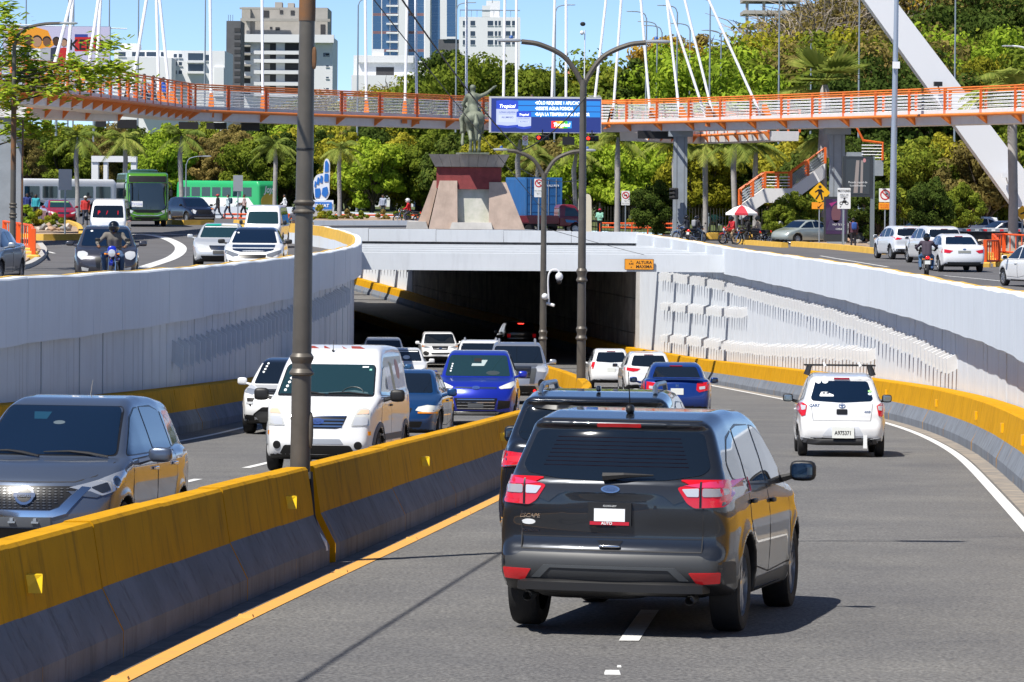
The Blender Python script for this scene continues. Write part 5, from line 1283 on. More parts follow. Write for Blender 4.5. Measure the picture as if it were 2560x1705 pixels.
# traffic lights under the screen
def sig(px, py, d, label, lit=True):
 p = P(px, py, d); t = thing('traffic_light', label, 'traffic light', p, 0, 'horizontal signals under the video screen')
 b = MB(); rbox(b, (0, .15, 0), (.86, .26, .36), .3); b.build('housing', black, t)
 for i, c in enumerate((('red', (1, .02, .01)), ('amber', (.10, .04, .02)), ('green', (.02, .09, .07)))):
  b = MB(); b.lathe([(.1, -.02), (.085, .02), (0, .03)], 14, Matrix.Translation((-.23 + .23 * i, .015, 0)) @ Matrix.Rotation(R_(90), 4, 'X')); b.build('lens', mat('signal_' + c[0], c[1], .3, emit=4 if c[0] == 'red' else 0), t)
  b = MB(); b.tube([(-.23 + .23 * i, .03, 0.0), (-.23 + .23 * i, -.14, 0.0)], .108, 12, False); b.v = [v for v in b.v]; b.build('visor', black, t)
 b = MB(); b.tube([(0, .2, .1), (0, .2, .5)], .04, 6); b.build('bracket', black, t)
sig(1356, 344, 227, 'lit red horizontal signal under the middle of the video screen')
sig(1480, 346, 227, 'lit red horizontal signal behind the tall lamp post')
p = P(1421, 352, 227); b = MB(); b.cbox((p.x, p.y, p.z), (.74, .2, .5)); b.cbox((p.x, p.y + .1, p.z + .35), (.1, .1, .35)); tag(b.build('traffic_light', black), 'blank black signal box between the two lit red signals', 'traffic light', 'horizontal signals under the video screen')
p = P(1690, 484, 233.0)
t = thing('traffic_light', 'black signal head fixed to the side of a bridge pier', 'traffic light', p)
b = MB(); rbox(b, (0, 0, 0), (.3, .3, .75), .3); b.build('housing', black, t)
for i in range(3):
 b = MB(); b.tube([(-.1, -.1, .25 - .25 * i), (-.42, -.12, .25 - .25 * i)], [.12, .11], 8); b.build('visor', black, t)
# ------------------------------------------------------------------ trees
def leafmat(name, c1, c2, c3):
 m = bpy.data.materials.new(name); m.use_nodes = True; MAT[name] = m; t = m.node_tree; N, L = t.nodes.new, t.links.new
 for n in list(t.nodes): t.nodes.remove(n)
 out = N('ShaderNodeOutputMaterial'); g = N('ShaderNodeNewGeometry'); oi = N('ShaderNodeObjectInfo')
 r = N('ShaderNodeValToRGB'); cr = r.color_ramp; cr.elements[0].color = (*c1, 1); cr.elements[1].color = (*c3, 1); e = cr.elements.new(.5); e.color = (*c2, 1)
 tc = N('ShaderNodeTexCoord'); nz = N('ShaderNodeTexNoise'); nz.inputs['Scale'].default_value = .55; nz.inputs['Detail'].default_value = 3; L(tc.outputs['Object'], nz.inputs['Vector'])
 a = N('ShaderNodeMath'); a.operation = 'MULTIPLY_ADD'; L(g.outputs['Random Per Island'], a.inputs[0]); a.inputs[1].default_value = .45; L(nz.outputs['Fac'], a.inputs[2])
 b = N('ShaderNodeMath'); b.operation = 'MULTIPLY_ADD'; L(oi.outputs['Random'], b.inputs[0]); b.inputs[1].default_value = .35; L(a.outputs[0], b.inputs[2])
 c = N('ShaderNodeMath'); c.operation = 'SUBTRACT'; L(b.outputs[0], c.inputs[0]); c.inputs[1].default_value = .42; L(c.outputs[0], r.inputs['Fac'])
 d = N('ShaderNodeBsdfDiffuse'); tl = N('ShaderNodeBsdfTranslucent'); mx = N('ShaderNodeMixShader'); mx.inputs[0].default_value = .32
 L(r.outputs['Color'], d.inputs['Color']); L(r.outputs['Color'], tl.inputs['Color']); L(d.outputs[0], mx.inputs[1]); L(tl.outputs[0], mx.inputs[2]); L(mx.outputs[0], out.inputs['Surface'])
 return m
LF = dict(green=leafmat('leaf_green', (0.072, 0.106, 0.016), (0.187, 0.239, 0.029), (0.355, 0.372, 0.052)), yellow=leafmat('leaf_yellow_green', (0.114, 0.132, 0.016), (0.312, 0.301, 0.029), (0.563, 0.478, 0.061)),
          dark=leafmat('leaf_dark', (0.034, 0.058, 0.012), (0.083, 0.125, 0.025), (0.178, 0.212, 0.041)), olive=leafmat('leaf_olive', (0.114, 0.102, 0.034), (0.250, 0.203, 0.061), (0.438, 0.318, 0.113)),
          bright=leafmat('leaf_bright', (0.146, 0.212, 0.022), (0.292, 0.407, 0.037), (0.522, 0.583, 0.061)), rust=leafmat('leaf_rust', (0.187, 0.125, 0.025), (0.458, 0.283, 0.041), (0.600, 0.424, 0.061)),
          palm=leafmat('leaf_palm', (0.083, 0.125, 0.029), (0.209, 0.264, 0.052), (0.416, 0.424, 0.103)))
bark = mat('bark', (.12, .095, .07), .95, var=.4, vscale=3, bump=.5, bscale=12); barkp = mat('palm_trunk', (.40, .38, .36), .9, var=.3, vscale=2, bump=.3, bscale=6); twigm = mat('dry_twigs', (.30, .25, .19), .95)
def crown_mesh(seed, rx, rz_, zc, clumps, leaves, ls, low=.0):
 g = np.random.RandomState(seed); V, Fq = [], []
 cs = []
 for _ in range(clumps):
  while True:
   p = g.uniform(-1, 1, 3)
   if .35 < np.linalg.norm(p) < 1: break
  cs.append((p * np.array([rx, rx, rz_]) * .82 + np.array([0, 0, zc]), g.uniform(.5, 1.1) * rx * .26))
 per = leaves // clumps
 for c, r in cs:
  n = g.normal(size=(per, 3)); n /= np.linalg.norm(n, axis=1, keepdims=True); n[:, 2] *= .75
  rad = r * g.uniform(.45, 1.12, (per, 1)); p = c + n * rad
  u = np.cross(n, g.normal(size=(per, 3))); u /= np.maximum(np.linalg.norm(u, axis=1, keepdims=True), 1e-6)
  nn = n + g.normal(size=(per, 3)) * .55; w_ = np.cross(nn, u); w_ /= np.maximum(np.linalg.norm(w_, axis=1, keepdims=True), 1e-6)
  s = ls * g.uniform(.6, 1.35, (per, 1))
  q = np.stack([p - u * s, p - w_ * s * .5 + n * s * .1, p + u * s, p + w_ * s * .5 + n * s * .1], 1); b0 = len(V) * 4
  V.append(q.reshape(-1, 3))
 V = np.concatenate(V); F4 = np.arange(len(V)).reshape(-1, 4)
 me = bpy.data.meshes.new('crown'); me.vertices.add(len(V)); me.vertices.foreach_set('co', V.ravel()); nf = len(F4)
 me.loops.add(nf * 4); me.loops.foreach_set('vertex_index', F4.ravel().astype(np.int32)); me.polygons.add(nf); me.polygons.foreach_set('loop_start', np.arange(0, nf * 4, 4, dtype=np.int32)); me.polygons.foreach_set('loop_total', np.full(nf, 4, np.int32)); me.update(calc_edges=True)
 return me, cs
def trunk_mesh(seed, cs, h, r0, twigs=False):
 g = random.Random(seed); b = MB(); top = Vector((g.uniform(-.3, .3), g.uniform(-.3, .3), h))
 b.tube([(0, 0, -.3), (g.uniform(-.1, .1), g.uniform(-.1, .1), h * .4), top], [r0, r0 * .75, r0 * .5], 7)
 for c, r in cs[::(1 if twigs else 2)]:
  c = Vector(c); mid = top.lerp(c, .5) + Vector((g.uniform(-.3, .3), g.uniform(-.3, .3), -.2))
  b.tube([top - Vector((0, 0, h * g.uniform(0, .35))), mid, c], [r0 * .4, r0 * .25, r0 * .08], 5)
  if twigs:
   for _ in range(14):
    e = c + Vector((g.gauss(0, 1), g.gauss(0, 1), g.uniform(-.2, 1.2))) * r * 1.1; b.tube([mid.lerp(c, g.uniform(.3, 1)), c.lerp(e, .6) + Vector((g.uniform(-.2, .2), 0, .1)), e], [.05, .03, .012], 3)
 return b
KIND = {}
def kind(name, seed, rx, rz_, zc, clumps, leaves, ls, th, tr, twigs=False):
 me, cs = crown_mesh(seed, rx, rz_, zc, clumps, leaves, ls); o = trunk_mesh(seed, cs, th, tr, twigs).build('tmp', twigm if twigs else bark); KIND[name] = (me, o.data, zc + rz_); bpy.data.objects.remove(o)
kind('round', 1, 4.0, 3.1, 5.4, 70, 24000, .14, 3.0, .28); kind('tall', 2, 3.3, 4.6, 6.6, 80, 26000, .13, 3.5, .3); kind('wide', 3, 5.2, 2.9, 5.6, 90, 28000, .135, 3.2, .32)
kind('full', 4, 3.6, 3.9, 3.9, 80, 22000, .17, 1.5, .25); kind('bush', 5, 1.3, 1.0, 1.0, 14, 2200, .13, .5, .06); kind('sparse', 6, 4.4, 4.2, 6.5, 44, 7000, .12, 3.5, .3, True)
CR = {}
def tree(name, kd, leaf, x, y, z, s, label, group, sz=1.0, seed=0, cat='tree'):
 me, tm, h = KIND[kd]; key = (kd, leaf)
 if key not in CR: c = me.copy(); c.materials.clear(); c.materials.append(LF[leaf]); CR[key] = c
 t = thing(name, label, cat, (x, y, z), rnd.uniform(0, 6.28), group); t.scale = (s, s, s * sz)
 o = link(bpy.data.objects.new('trunk', tm)); o.parent = t; o = link(bpy.data.objects.new('crown', CR[key])); o.parent = t
 return t
def tree_px(kd, leaf, px, top, d, label, group='trees of the park', w=None, base=None):
 """tree whose top shows at a pixel row"""
 p = P(px, top, d); b = base if base is not None else zup(p.x, d) ; h = p.z - b; h0 = KIND[kd][2]
 s = w or max(h / h0, .35); return tree('tree', kd, leaf, p.x, d, b, s, label, group, (h / h0) / s)
where = [(0, 'at the left edge under the footbridge'), (110, 'behind the white bus stop'), (300, 'above the green city bus'), (430, 'behind the dark SUV on the street'), (560, 'behind the green and white bus'), (660, 'right behind the near lamp post'), (780, 'beside the foam-hand sign'), (900, 'left of the statue pedestal'), (1040, 'behind the statue'),
         (1180, 'above the blue container'), (1330, 'between the two double-armed lamp posts'), (1480, 'right of the double-armed lamp post'), (1620, 'behind the grey bridge pier'), (1760, 'behind the parked motorcycles'), (1900, 'behind the stairway'), (2040, 'behind the poster stand'), (2160, 'behind the white sedan on the right'), (2300, 'beside the white mast'), (2440, 'beyond the white mast')]
def wh(px): return [t for a, t in where if px >= a][-1] if px >= 0 else where[0][1]
KW = {'round': 'rounded', 'tall': 'tall', 'wide': 'spreading', 'full': 'dense', 'sparse': 'thin dry'}; LW = {'green': 'green', 'yellow': 'yellow-green', 'dark': 'dark green', 'olive': 'olive', 'bright': 'bright green', 'rust': 'rusty leaved'}
USED = set()
def T(kd, leaf, px, top, d, w=None, base=None, lvl=''):
 if (kd, leaf, wh(px), lvl) in USED: lvl += ', farther right'
 USED.add((kd, leaf, wh(px), lvl))
 tree_px(kd, leaf, px, top, d, f'{KW[kd]} {LW[leaf]} tree {wh(px)}{lvl}', w=w, base=base)
low_row = [(-40, 330, 285, 'full', 'green'), (60, 315, 300, 'tall', 'olive'), (150, 330, 312, 'full', 'green'), (245, 325, 318, 'tall', 'olive'), (330, 335, 322, 'round', 'dark'), (400, 330, 310, 'full', 'bright'), (475, 322, 325, 'full', 'olive'), (560, 325, 318, 'tall', 'olive'), (640, 318, 316, 'full', 'green'), (720, 318, 322, 'full', 'dark'), (800, 312, 326, 'tall', 'dark'), (870, 318, 312, 'full', 'yellow'), (930, 330, 308, 'full', 'bright'), (1000, 318, 315, 'full', 'yellow'), (1080, 312, 310, 'full', 'green'),
           (1150, 318, 302, 'full', 'dark'), (1230, 325, 296, 'full', 'yellow'), (1310, 320, 292, 'tall', 'green'), (1390, 330, 290, 'full', 'olive'), (1460, 325, 285, 'full', 'bright'), (1530, 322, 288, 'full', 'yellow'), (1600, 330, 282, 'full', 'bright'), (1670, 320, 286, 'full', 'yellow'), (1750, 330, 278, 'full', 'yellow'), (1830, 325, 284, 'full', 'bright'), (1900, 335, 280, 'full', 'dark'), (1975, 325, 274, 'full', 'yellow'), (2050, 320, 270, 'full', 'dark'), (2130, 325, 268, 'tall', 'dark'), (2210, 310, 262, 'full', 'dark'), (2290, 325, 260, 'full', 'green'), (2370, 315, 262, 'full', 'yellow'), (2450, 320, 258, 'full', 'olive'), (2540, 300, 262, 'full', 'green')]
for px, top, d, k, l in low_row: T(k, l, px, top, d, w=.95 if k == 'full' else None, lvl=', in the lower belt')
hi_row = [(700, 262, 380, 'round', 'olive'), (780, 250, 376, 'wide', 'green'), (850, 225, 370, 'wide', 'olive'), (925, 212, 362, 'round', 'yellow'), (985, 196, 366, 'sparse', 'olive'), (1050, 190, 360, 'wide', 'yellow'), (1125, 98, 352, 'tall', 'dark'), (1185, 130, 348, 'wide', 'green'), (1250, 135, 356, 'tall', 'dark'), (1320, 160, 352, 'round', 'dark'), (1385, 172, 356, 'wide', 'yellow'), (1445, 178, 362, 'wide', 'olive'),
          (1505, 138, 348, 'tall', 'green'), (1560, 128, 352, 'wide', 'green'), (1620, 120, 346, 'tall', 'dark'), (1668, 62, 352, 'tall', 'rust'), (1720, 55, 356, 'tall', 'olive'), (1770, 100, 340, 'wide', 'bright'), (1825, 90, 350, 'tall', 'dark'), (1880, 60, 372, 'sparse', 'olive'), (1930, 105, 344, 'wide', 'green'), (1975, 20, 378, 'sparse', 'olive')]
for px, top, d, k, l in hi_row: T(k, l, px, top, d, lvl=', rising above the footbridge')
hill_m = mat('hill_ground', (.10, .10, .04), .95, var=.5, vscale=.3)
v, f = [], []; nx, ny = 20, 12
for j in range(ny):
 for i in range(nx):
  x = 14 + 100 * i / (nx - 1); y = 330 + 200 * j / (ny - 1); h = 13 * math.exp(-((x - 62) / 34) ** 2 - ((y - 430) / 62) ** 2) - .9
  v.append((x, y, h - 1.0))
for j in range(ny - 1):
 for i in range(nx - 1): a = j * nx + i; f.append((a, a + 1, a + nx + 1, a + nx))
tag(mesh_ob('hill', v, f, hill_m, smooth=True), 'wooded slope on the right behind the footbridge', 'hill', kind='structure')
up_row = [(2005, 60, 352, 'wide', 'yellow'), (2035, -20, 398, 'sparse', 'olive'), (2080, 90, 346, 'wide', 'olive'), (2110, -50, 402, 'sparse', 'olive'), (2160, 70, 352, 'wide', 'green'), (2190, -60, 408, 'wide', 'olive'), (2235, 130, 336, 'wide', 'dark'), (2260, -40, 404, 'sparse', 'rust'), (2290, 60, 360, 'wide', 'olive'), (2330, -70, 410, 'wide', 'olive'), (2360, 140, 338, 'tall', 'olive'), (2390, -40, 402, 'wide', 'dark'), (2420, 60, 358, 'wide', 'bright'), (2455, -70, 406, 'wide', 'olive'), (2480, 110, 342, 'tall', 'yellow'), (2520, -30, 398, 'wide', 'dark'), (2560, 60, 362, 'wide', 'green'), (2610, -60, 402, 'wide', 'olive'), (2620, 120, 340, 'wide', 'green')]
for px, top, d, k, l in up_row:
 p = P(px, top, d); bs = 13 * math.exp(-((p.x - 62) / 34) ** 2 - ((d - 430) / 62) ** 2) - 2.2 if d > 331 else -1.05
 T(k, l, px, top, d, base=bs, lvl=', high on the slope' if d > 380 else ', on the lower slope')
for i, px in enumerate(range(-60, 1130, 58)):
 T('full', ['green', 'olive', 'dark', 'bright', 'yellow'][i % 5], px + (i * 37 % 23), 284 + (i * 29 % 17), 345 + (i * 13 % 20), w=1.15, lvl=', in the farther row')
# palms
def palm_meshes(seed, n, L_, h, fan=False):
 g = random.Random(seed); b = MB()
 for i in range(n):
  az = 2 * math.pi * i / n + g.uniform(-.2, .2); el = g.uniform(.15, 1.35) if fan else g.uniform(-.25, 1.15); ln = L_ * g.uniform(.8, 1.1)
  pts = [Vector((math.cos(az) * math.cos(el) * ln * t, math.sin(az) * math.cos(el) * ln * t, h + math.sin(el) * ln * t - ln * .55 * t * t)) for t in np.linspace(0, 1, 8)]
  b.tube(pts, [.05] * 3 + [.03] * 3 + [.015] * 2, 4, False); side = Vector((-math.sin(az), math.cos(az), 0))
  if fan:
   c = pts[4]; dr = (pts[5] - pts[3]).normalized(); up = dr.cross(side)
   for k in range(15):
    a = -1.35 + 2.7 * k / 14; e = c + (dr * math.cos(a) + side * math.sin(a)) * L_ * .62 - up * .0; w_ = side * math.cos(a) * .10 - dr * math.sin(a) * .10
    m_ = c.lerp(e, .55); b.add([c, m_ + w_, e, m_ - w_], [(0, 1, 2, 3)])
   continue
  for k in range(26):
   t = .12 + .86 * k / 25; j = min(int(t * 7), 6); p = pts[j].lerp(pts[j + 1], t * 7 - j); tg = (pts[j + 1] - pts[j]).normalized(); ll = ln * .30 * math.sin(math.pi * (.15 + .8 * t)) + .15
   for s_ in (-1, 1):
    d_ = (side * s_ * .8 + tg * .6 + Vector((0, 0, -.45 + g.uniform(-.15, .15)))).normalized(); e = p + d_ * ll; w_ = tg * .055; b.add([p - w_, p + w_, e + w_ * .2], [(0, 1, 2)])
 c = MB(); r = .2
 c.tube([(0, 0, -.3), (0, 0, h * .3), (g.uniform(-.2, .2), 0, h * .75), (0, 0, h * .93), (0, 0, h)], [r * 1.25, r, r * 1.05, r * .8, r * .5], 10)
 return b, c
PM = []
for sd_p, n, L_, h, fan in ((1, 15, 2.6, 7.0, False), (2, 14, 2.9, 7.0, False), (3, 16, 1.9, 2.4, True)):
 b, c = palm_meshes(sd_p, n, L_, h, fan); a = b.build('tmp', LF['palm']); t2 = smoothby(c.build('tmp', barkp)); PM.append((a.data, t2.data, h)); bpy.data.objects.remove(a); bpy.data.objects.remove(t2)
def palm(px, top, d, k, label, name='palm_tree', base=None):
 p = P(px, top, d); bz = zup(p.x, d) if base is None else base; s = (p.z - bz) / (PM[k][2] + .6); t = thing(name, label, 'palm', (p.x, d, bz), rnd.uniform(0, 6), 'palms'); t.scale = (s,) * 3 if k < 2 else (1.75, 1.75, 1.75)
 if k == 2: t.location.z = p.z - 2.9 * 1.75
 for nm, m in (('trunk', PM[k][1]), ('fronds', PM[k][0])): o = link(bpy.data.objects.new(nm, m)); o.parent = t
for px, top, d, lb in ((195, 325, 262, 'royal palm behind the far white bus'), (312, 330, 258, 'royal palm rising behind the green city bus'), (455, 322, 262, 'royal palm above the dark SUV on the street'), (688, 345, 262, 'royal palm just left of the near lamp post'), (850, 355, 258, 'slim royal palm left of the statue pedestal'), (1300, 330, 262, 'royal palm behind the blue container'), (1345, 375, 266, 'low palm behind the red truck cab'), (1440, 360, 264, 'low palm right of the container'),
                       (1545, 322, 255, 'royal palm with pale trunk beside the no-motorcycles sign'), (1690, 330, 262, 'royal palm partly behind the grey bridge pier'), (1765, 345, 262, 'royal palm right of the grey bridge pier'), (1838, 335, 258, 'royal palm left of the stairway'), (1890, 345, 262, 'royal palm behind the foot of the stairway'), (2062, 322, 240, 'palm trunk behind the second bridge pier'), (2536, 190, 205, 'tall royal palm with grey trunk at the right edge')):
 palm(px, top, d, rnd.randrange(2), lb)
palm(2062, 178, 238, 2, 'fan palm with big leaves showing above the footbridge railing', 'fan_palm', 3.0)
# low planting
def shrub(px, py, leaf, s, label, n=1, z=None):
 p = GU(px, py); tree('shrub', 'bush', leaf, p.x, p.y, p.z - .05, s, label, 'low plants on the traffic islands', cat='plant')
sh = [(25, 575, 'bright', .5), (62, 570, 'bright', .55), (100, 570, 'yellow', .45), (140, 575, 'green', .4), (645, 560, 'yellow', .4), (800, 556, 'yellow', .5), (825, 558, 'green', .35), (870, 556, 'olive', .38), (905, 557, 'green', .35), (955, 557, 'olive', .38), (1005, 556, 'green', .45), (1875, 560, 'green', .8), (1935, 575, 'bright', .5), (1970, 578, 'green', .5), (2010, 578, 'bright', .5), (2040, 575, 'green', .5), (2080, 597, 'green', .45), (2130, 590, 'olive', .4), (2175, 580, 'green', .8), (2215, 585, 'bright', .55), (2260, 588, 'dark', .6), (2330, 590, 'green', .5), (2420, 600, 'olive', .5), (2470, 590, 'green', .5), (1590, 565, 'yellow', .5), (1640, 566, 'green', .6), (1340, 568, 'green', .4)]
for i, (px, py, l, s) in enumerate(sh):
 shrub(px, py, l, s * (1.25), f'low {LW[l]} {"leafy" if i % 2 else "spiky"} plant {"on the left island" if px < 200 else "by the minivan" if px < 700 else "in the bed left of the statue" if px < 1040 else "by the red truck" if px < 1400 else "along the orange rail" if px < 1700 else "in front of the stairway" if px < 1960 else "by the pedestrian sign" if px < 2090 else "by the poster stand" if px < 2200 else "behind the white sedan" if px < 2350 else "by the right orange fence"}')
for px, top, d, l, w_ in ((2190, 440, 226, 'dark', .5), (2330, 430, 220, 'dark', .45), (2400, 445, 225, 'green', .45), (1990, 470, 232, 'green', .5), (1640, 440, 240, 'dark', .5), (1950, 505, 226, 'green', .33)):
 p = P(px, top, d); bz = zup(p.x, d); tree('shrub', 'full', l, p.x, d, bz, w_, f'waist-high {LW[l]} {"small tree" if w_ > .44 else "bush"} {wh(px)}', 'small trees on the islands', (p.z - bz) / KIND['full'][2] / w_, cat='plant')
# branches of a near street tree, top left
def near_branch():
 g = random.Random(11); t = thing('tree', 'near street tree with feathery yellow-green leaves at the top left corner', 'tree', (-17.2, 118, -.12))
 b = MB(); b.tube([(-1.2, 0, 0), (-1.1, 0, 3), (-.9, 0, 4.6), (-.3, 0, 5.6)], [.22, .18, .13, .08], 8)
 ends = []
 for px, py in ((110, 175), (60, 130), (180, 160), (230, 205), (150, 220), (290, 165), (300, 195), (260, 170), (20, 90), (40, 200), (90, 210), (270, 112), (15, 150), (70, 170), (10, 260), (60, 300), (110, 325), (30, 330), (15, 230), (120, 195), (210, 180), (0, 20), (10, 60)):
  p = P(px, py, 118 + g.uniform(-1.6, 1.6)); e = Vector((p.x + 17.2, p.y - 118, p.z + .12)); ends.append(e); s = Vector((-.9, 0, 4.4)).lerp(Vector((-.3, 0, 5.6)), g.random()) if py < 240 else Vector((-1.1, 0, 3))
  m_ = s.lerp(e, .55) + Vector((0, 0, g.uniform(-.15, .25))); b.tube([s, m_, e], [.045, .028, .012], 5)
 b.build('trunk', bark, t); V, Fq = [], []
 for e in ends:
  for _ in range(120):
   p = e + Vector((g.gauss(0, .33), g.gauss(0, .4), g.gauss(0, .17))); a = g.uniform(0, 6.28); u = Vector((math.cos(a), math.sin(a), g.uniform(-.5, .3))) * g.uniform(.11, .2); w_ = Vector((-math.sin(a), math.cos(a), g.uniform(-.5, .5))) * .075
   n0 = len(V); V += [p - u, p + w_, p + u, p - w_]; Fq.append((n0, n0 + 1, n0 + 2, n0 + 3))
 mesh_ob('crown', V, Fq, LF['bright'], t); V, Fq = [], []
 for e in ends[::2]:
  for _ in range(60):
   p = e + Vector((g.gauss(0, .4), g.gauss(0, .4), g.gauss(-.1, .22))); a = g.uniform(0, 6.28); u = Vector((math.cos(a), math.sin(a), g.uniform(-.5, .3))) * .10; w_ = Vector((-math.sin(a), math.cos(a), g.uniform(-.5, .5))) * .04
   n0 = len(V); V += [p - u, p + w_, p + u, p - w_]; Fq.append((n0, n0 + 1, n0 + 2, n0 + 3))
 mesh_ob('dry_leaves', V, Fq, LF['rust'], t)
near_branch()
# ------------------------------------------------------------------ buildings behind
bw = mat('building_white', (.76, .77, .78), .8, var=.06, vscale=.2); bg_ = mat('building_concrete', (.46, .43, .39), .9, var=.25, vscale=.4); bdk = mat('building_dark', (.13, .13, .14), .8, var=.3, vscale=.5)
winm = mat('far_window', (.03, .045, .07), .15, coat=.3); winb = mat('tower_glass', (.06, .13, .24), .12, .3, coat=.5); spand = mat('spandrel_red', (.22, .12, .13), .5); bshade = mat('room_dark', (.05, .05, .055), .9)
def bld(name, label, px0, px1, top, d, depth, m, floor_z=-1):
 a, b = P(px0, top, d), P(px1, top, d); t = thing(name, label, 'building', ((a.x + b.x) / 2, d, floor_z)); W = b.x - a.x; H = a.z - floor_z
 o = MB(); o.box((-W / 2, 0, 0), (W / 2, depth, H)); o.build('wall', m, t); t_w = W
 def loc(px, py): p = P(px, py, d); return p.x - t.location.x, p.z - floor_z
 return t, W, H, loc
def win(t, loc, x0, y0, x1, y1, m=None, name='window', rec=.12, frame=True):
 a, b = loc(x0, y1), loc(x1, y0); o = MB(); o.box((a[0], -.02, a[1]), (b[0], rec, b[1])); w_ = o.build(name, m or winm, t)
 if frame:
  f = MB(); th = max((b[0] - a[0]) * .05, .08); f.box((a[0] - th, -.14, a[1] - th), (b[0] + th, -.025, a[1])); f.build('sill', bw, w_)
def slab(t, loc, x0, x1, y0, y1, out=.6, m=None, name='balcony'):
 a, b = loc(x0, y1), loc(x1, y0); o = MB(); o.box((a[0], -out, a[1]), (b[0], .0 - .01, b[1])); return o.build(name, m or bw, t)
# low white flats, left
t, W, H, loc = bld('apartment_block', 'low white apartment block behind the left part of the footbridge', 285, 562, 125, 470, 14, bw)
o = MB(); a, b = loc(298, 125), loc(338, 107); o.box((a[0], 2, a[1]), (b[0], 8, b[1])); o.build('roof_room', bw, t)
for x0, x1 in ((296, 314), (330, 362), (366, 398), (402, 412)):
 for y0, y1 in ((130, 141), (155, 166)): win(t, loc, x0, y0, x1, y1)
for x0 in (434, 447):
 for y0 in (135, 155, 176): win(t, loc, x0, y0, x0 + 8, y0 + 9)
for y0 in (133, 160): win(t, loc, 470, y0, 508, y0 + 18); slab(t, loc, 468, 512, y0 + 19, y0 + 24)
win(t, loc, 512, 137, 524, 152); slab(t, loc, 535, 560, 168, 240, .3)
for y0 in (170, 192, 212): win(t, loc, 540, y0, 553, y0 + 6)
slab(t, loc, 330, 440, 148, 235, 6, name='front_wing');
# construction tower
t, W, H, loc = bld('unfinished_tower', 'unfinished white and grey concrete apartment tower left of centre', 600, 832, 90, 560, 16, bw)
o = MB(); a, b = loc(602, 90), loc(818, 18); o.box((a[0], 1.5, a[1]), (b[0], 14, b[1])); o.build('raw_top_storeys', bg_, t)
for x0, x1, y1, y0 in ((603, 625, 90, 18), (684, 702, 18, 3), (716, 732, 18, 5)): o = MB(); a, b = loc(x0, y1), loc(x1, y0); o.box((a[0], .8 if y1 > 50 else 3, a[1]), (b[0], 6, b[1])); o.build('raw_block', bg_, t)
slab(t, loc, 598, 836, 88, 106, 1.6, bw, 'cornice'); slab(t, loc, 602, 826, 48, 53, 1.0, bg_, 'raw_slab'); slab(t, loc, 600, 700, 20, 23, 1.0, bg_, 'raw_slab')
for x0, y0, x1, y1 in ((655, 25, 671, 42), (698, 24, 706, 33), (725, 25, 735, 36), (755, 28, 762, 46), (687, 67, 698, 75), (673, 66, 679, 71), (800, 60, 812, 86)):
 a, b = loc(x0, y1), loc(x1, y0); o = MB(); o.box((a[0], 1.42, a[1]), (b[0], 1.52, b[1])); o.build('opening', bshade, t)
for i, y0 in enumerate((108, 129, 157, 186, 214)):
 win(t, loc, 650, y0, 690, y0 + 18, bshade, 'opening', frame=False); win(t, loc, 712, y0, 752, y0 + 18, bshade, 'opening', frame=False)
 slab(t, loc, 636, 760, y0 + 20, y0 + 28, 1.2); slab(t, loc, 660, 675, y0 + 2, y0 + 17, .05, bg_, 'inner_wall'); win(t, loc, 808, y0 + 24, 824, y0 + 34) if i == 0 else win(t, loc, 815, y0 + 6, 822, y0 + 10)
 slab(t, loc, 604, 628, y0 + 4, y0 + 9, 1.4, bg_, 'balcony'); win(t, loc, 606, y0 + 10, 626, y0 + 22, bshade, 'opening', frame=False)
t2, W, H, loc = bld('scaffold_tower', 'dark grey netted stair tower beside the unfinished tower', 566, 602, 52, 545, 8, bdk)
for x0 in (569, 574, 580): o = MB(); a, b = loc(x0, 60), loc(x0 + 1.2, 36); o.box((a[0], 1, a[1]), (b[0], 1.1, b[1])); o.build('rebar', bdk, t2)
for y0 in range(70, 230, 18): slab(t2, loc, 586, 601, y0, y0 + 10, .05, bshade, 'opening')
# glass tower
t, W, H, loc = bld('glass_tower', 'tall blue glass tower with white vertical strips', 931, 1141, -120, 1200, 30, bw)
for i in range(13):
 y0 = -50 + i * 22.5
 for x0, x1 in ((932, 953), (955, 974), (976, 994), (1021, 1040), (1042, 1060), (1079, 1100), (1117, 1139)):
  if y0 + 22 < 170: win(t, loc, x0, y0, x1, y0 + 15, winb, 'pane', .3, False); win(t, loc, x0, y0 + 15.5, x1, y0 + 22, spand if x0 < 1060 and i % 2 else winb, 'spandrel', .3, False)
 slab(t, loc, 966, 996, y0 + 18, y0 + 22, 1.5)
slab(t, loc, 996, 1019, -120, 230, 2.5, bw, 'white_strip'); slab(t, loc, 1062, 1077, -120, 230, 2.5, bw, 'white_strip')
t, W, H, loc = bld('brick_block', 'small dark brick block at the foot of the glass tower', 1096, 1150, 98, 900, 10, bdk); slab(t, loc, 1106, 1142, 92, 97, .5, bw, 'roof_edge')
t, W, H, loc = bld('white_house', 'white flat-roofed house below the glass tower', 884, 1036, 138, 430, 12, bw)
slab(t, loc, 895, 1034, 140, 156, .5); win(t, loc, 925, 146, 947, 153); win(t, loc, 940, 168, 985, 188, bshade); win(t, loc, 1000, 146, 1018, 154); slab(t, loc, 880, 1030, 190, 240, 2.0, bw, 'front_wing'); slab(t, loc, 930, 960, 123, 139, -.5, bw, 'roof_room')
t, W, H, loc = bld('apartment_block', 'white apartment block with roof terrace right of the glass tower', 1148, 1301, 42, 800, 14, bw)
for y0 in (52, 78, 100):
 for x0, w_ in ((1157, 8), (1176, 12), (1219, 14), (1237, 6), (1246, 6), (1262, 14), (1280, 8)): win(t, loc, x0, y0, x0 + w_, y0 + 12)
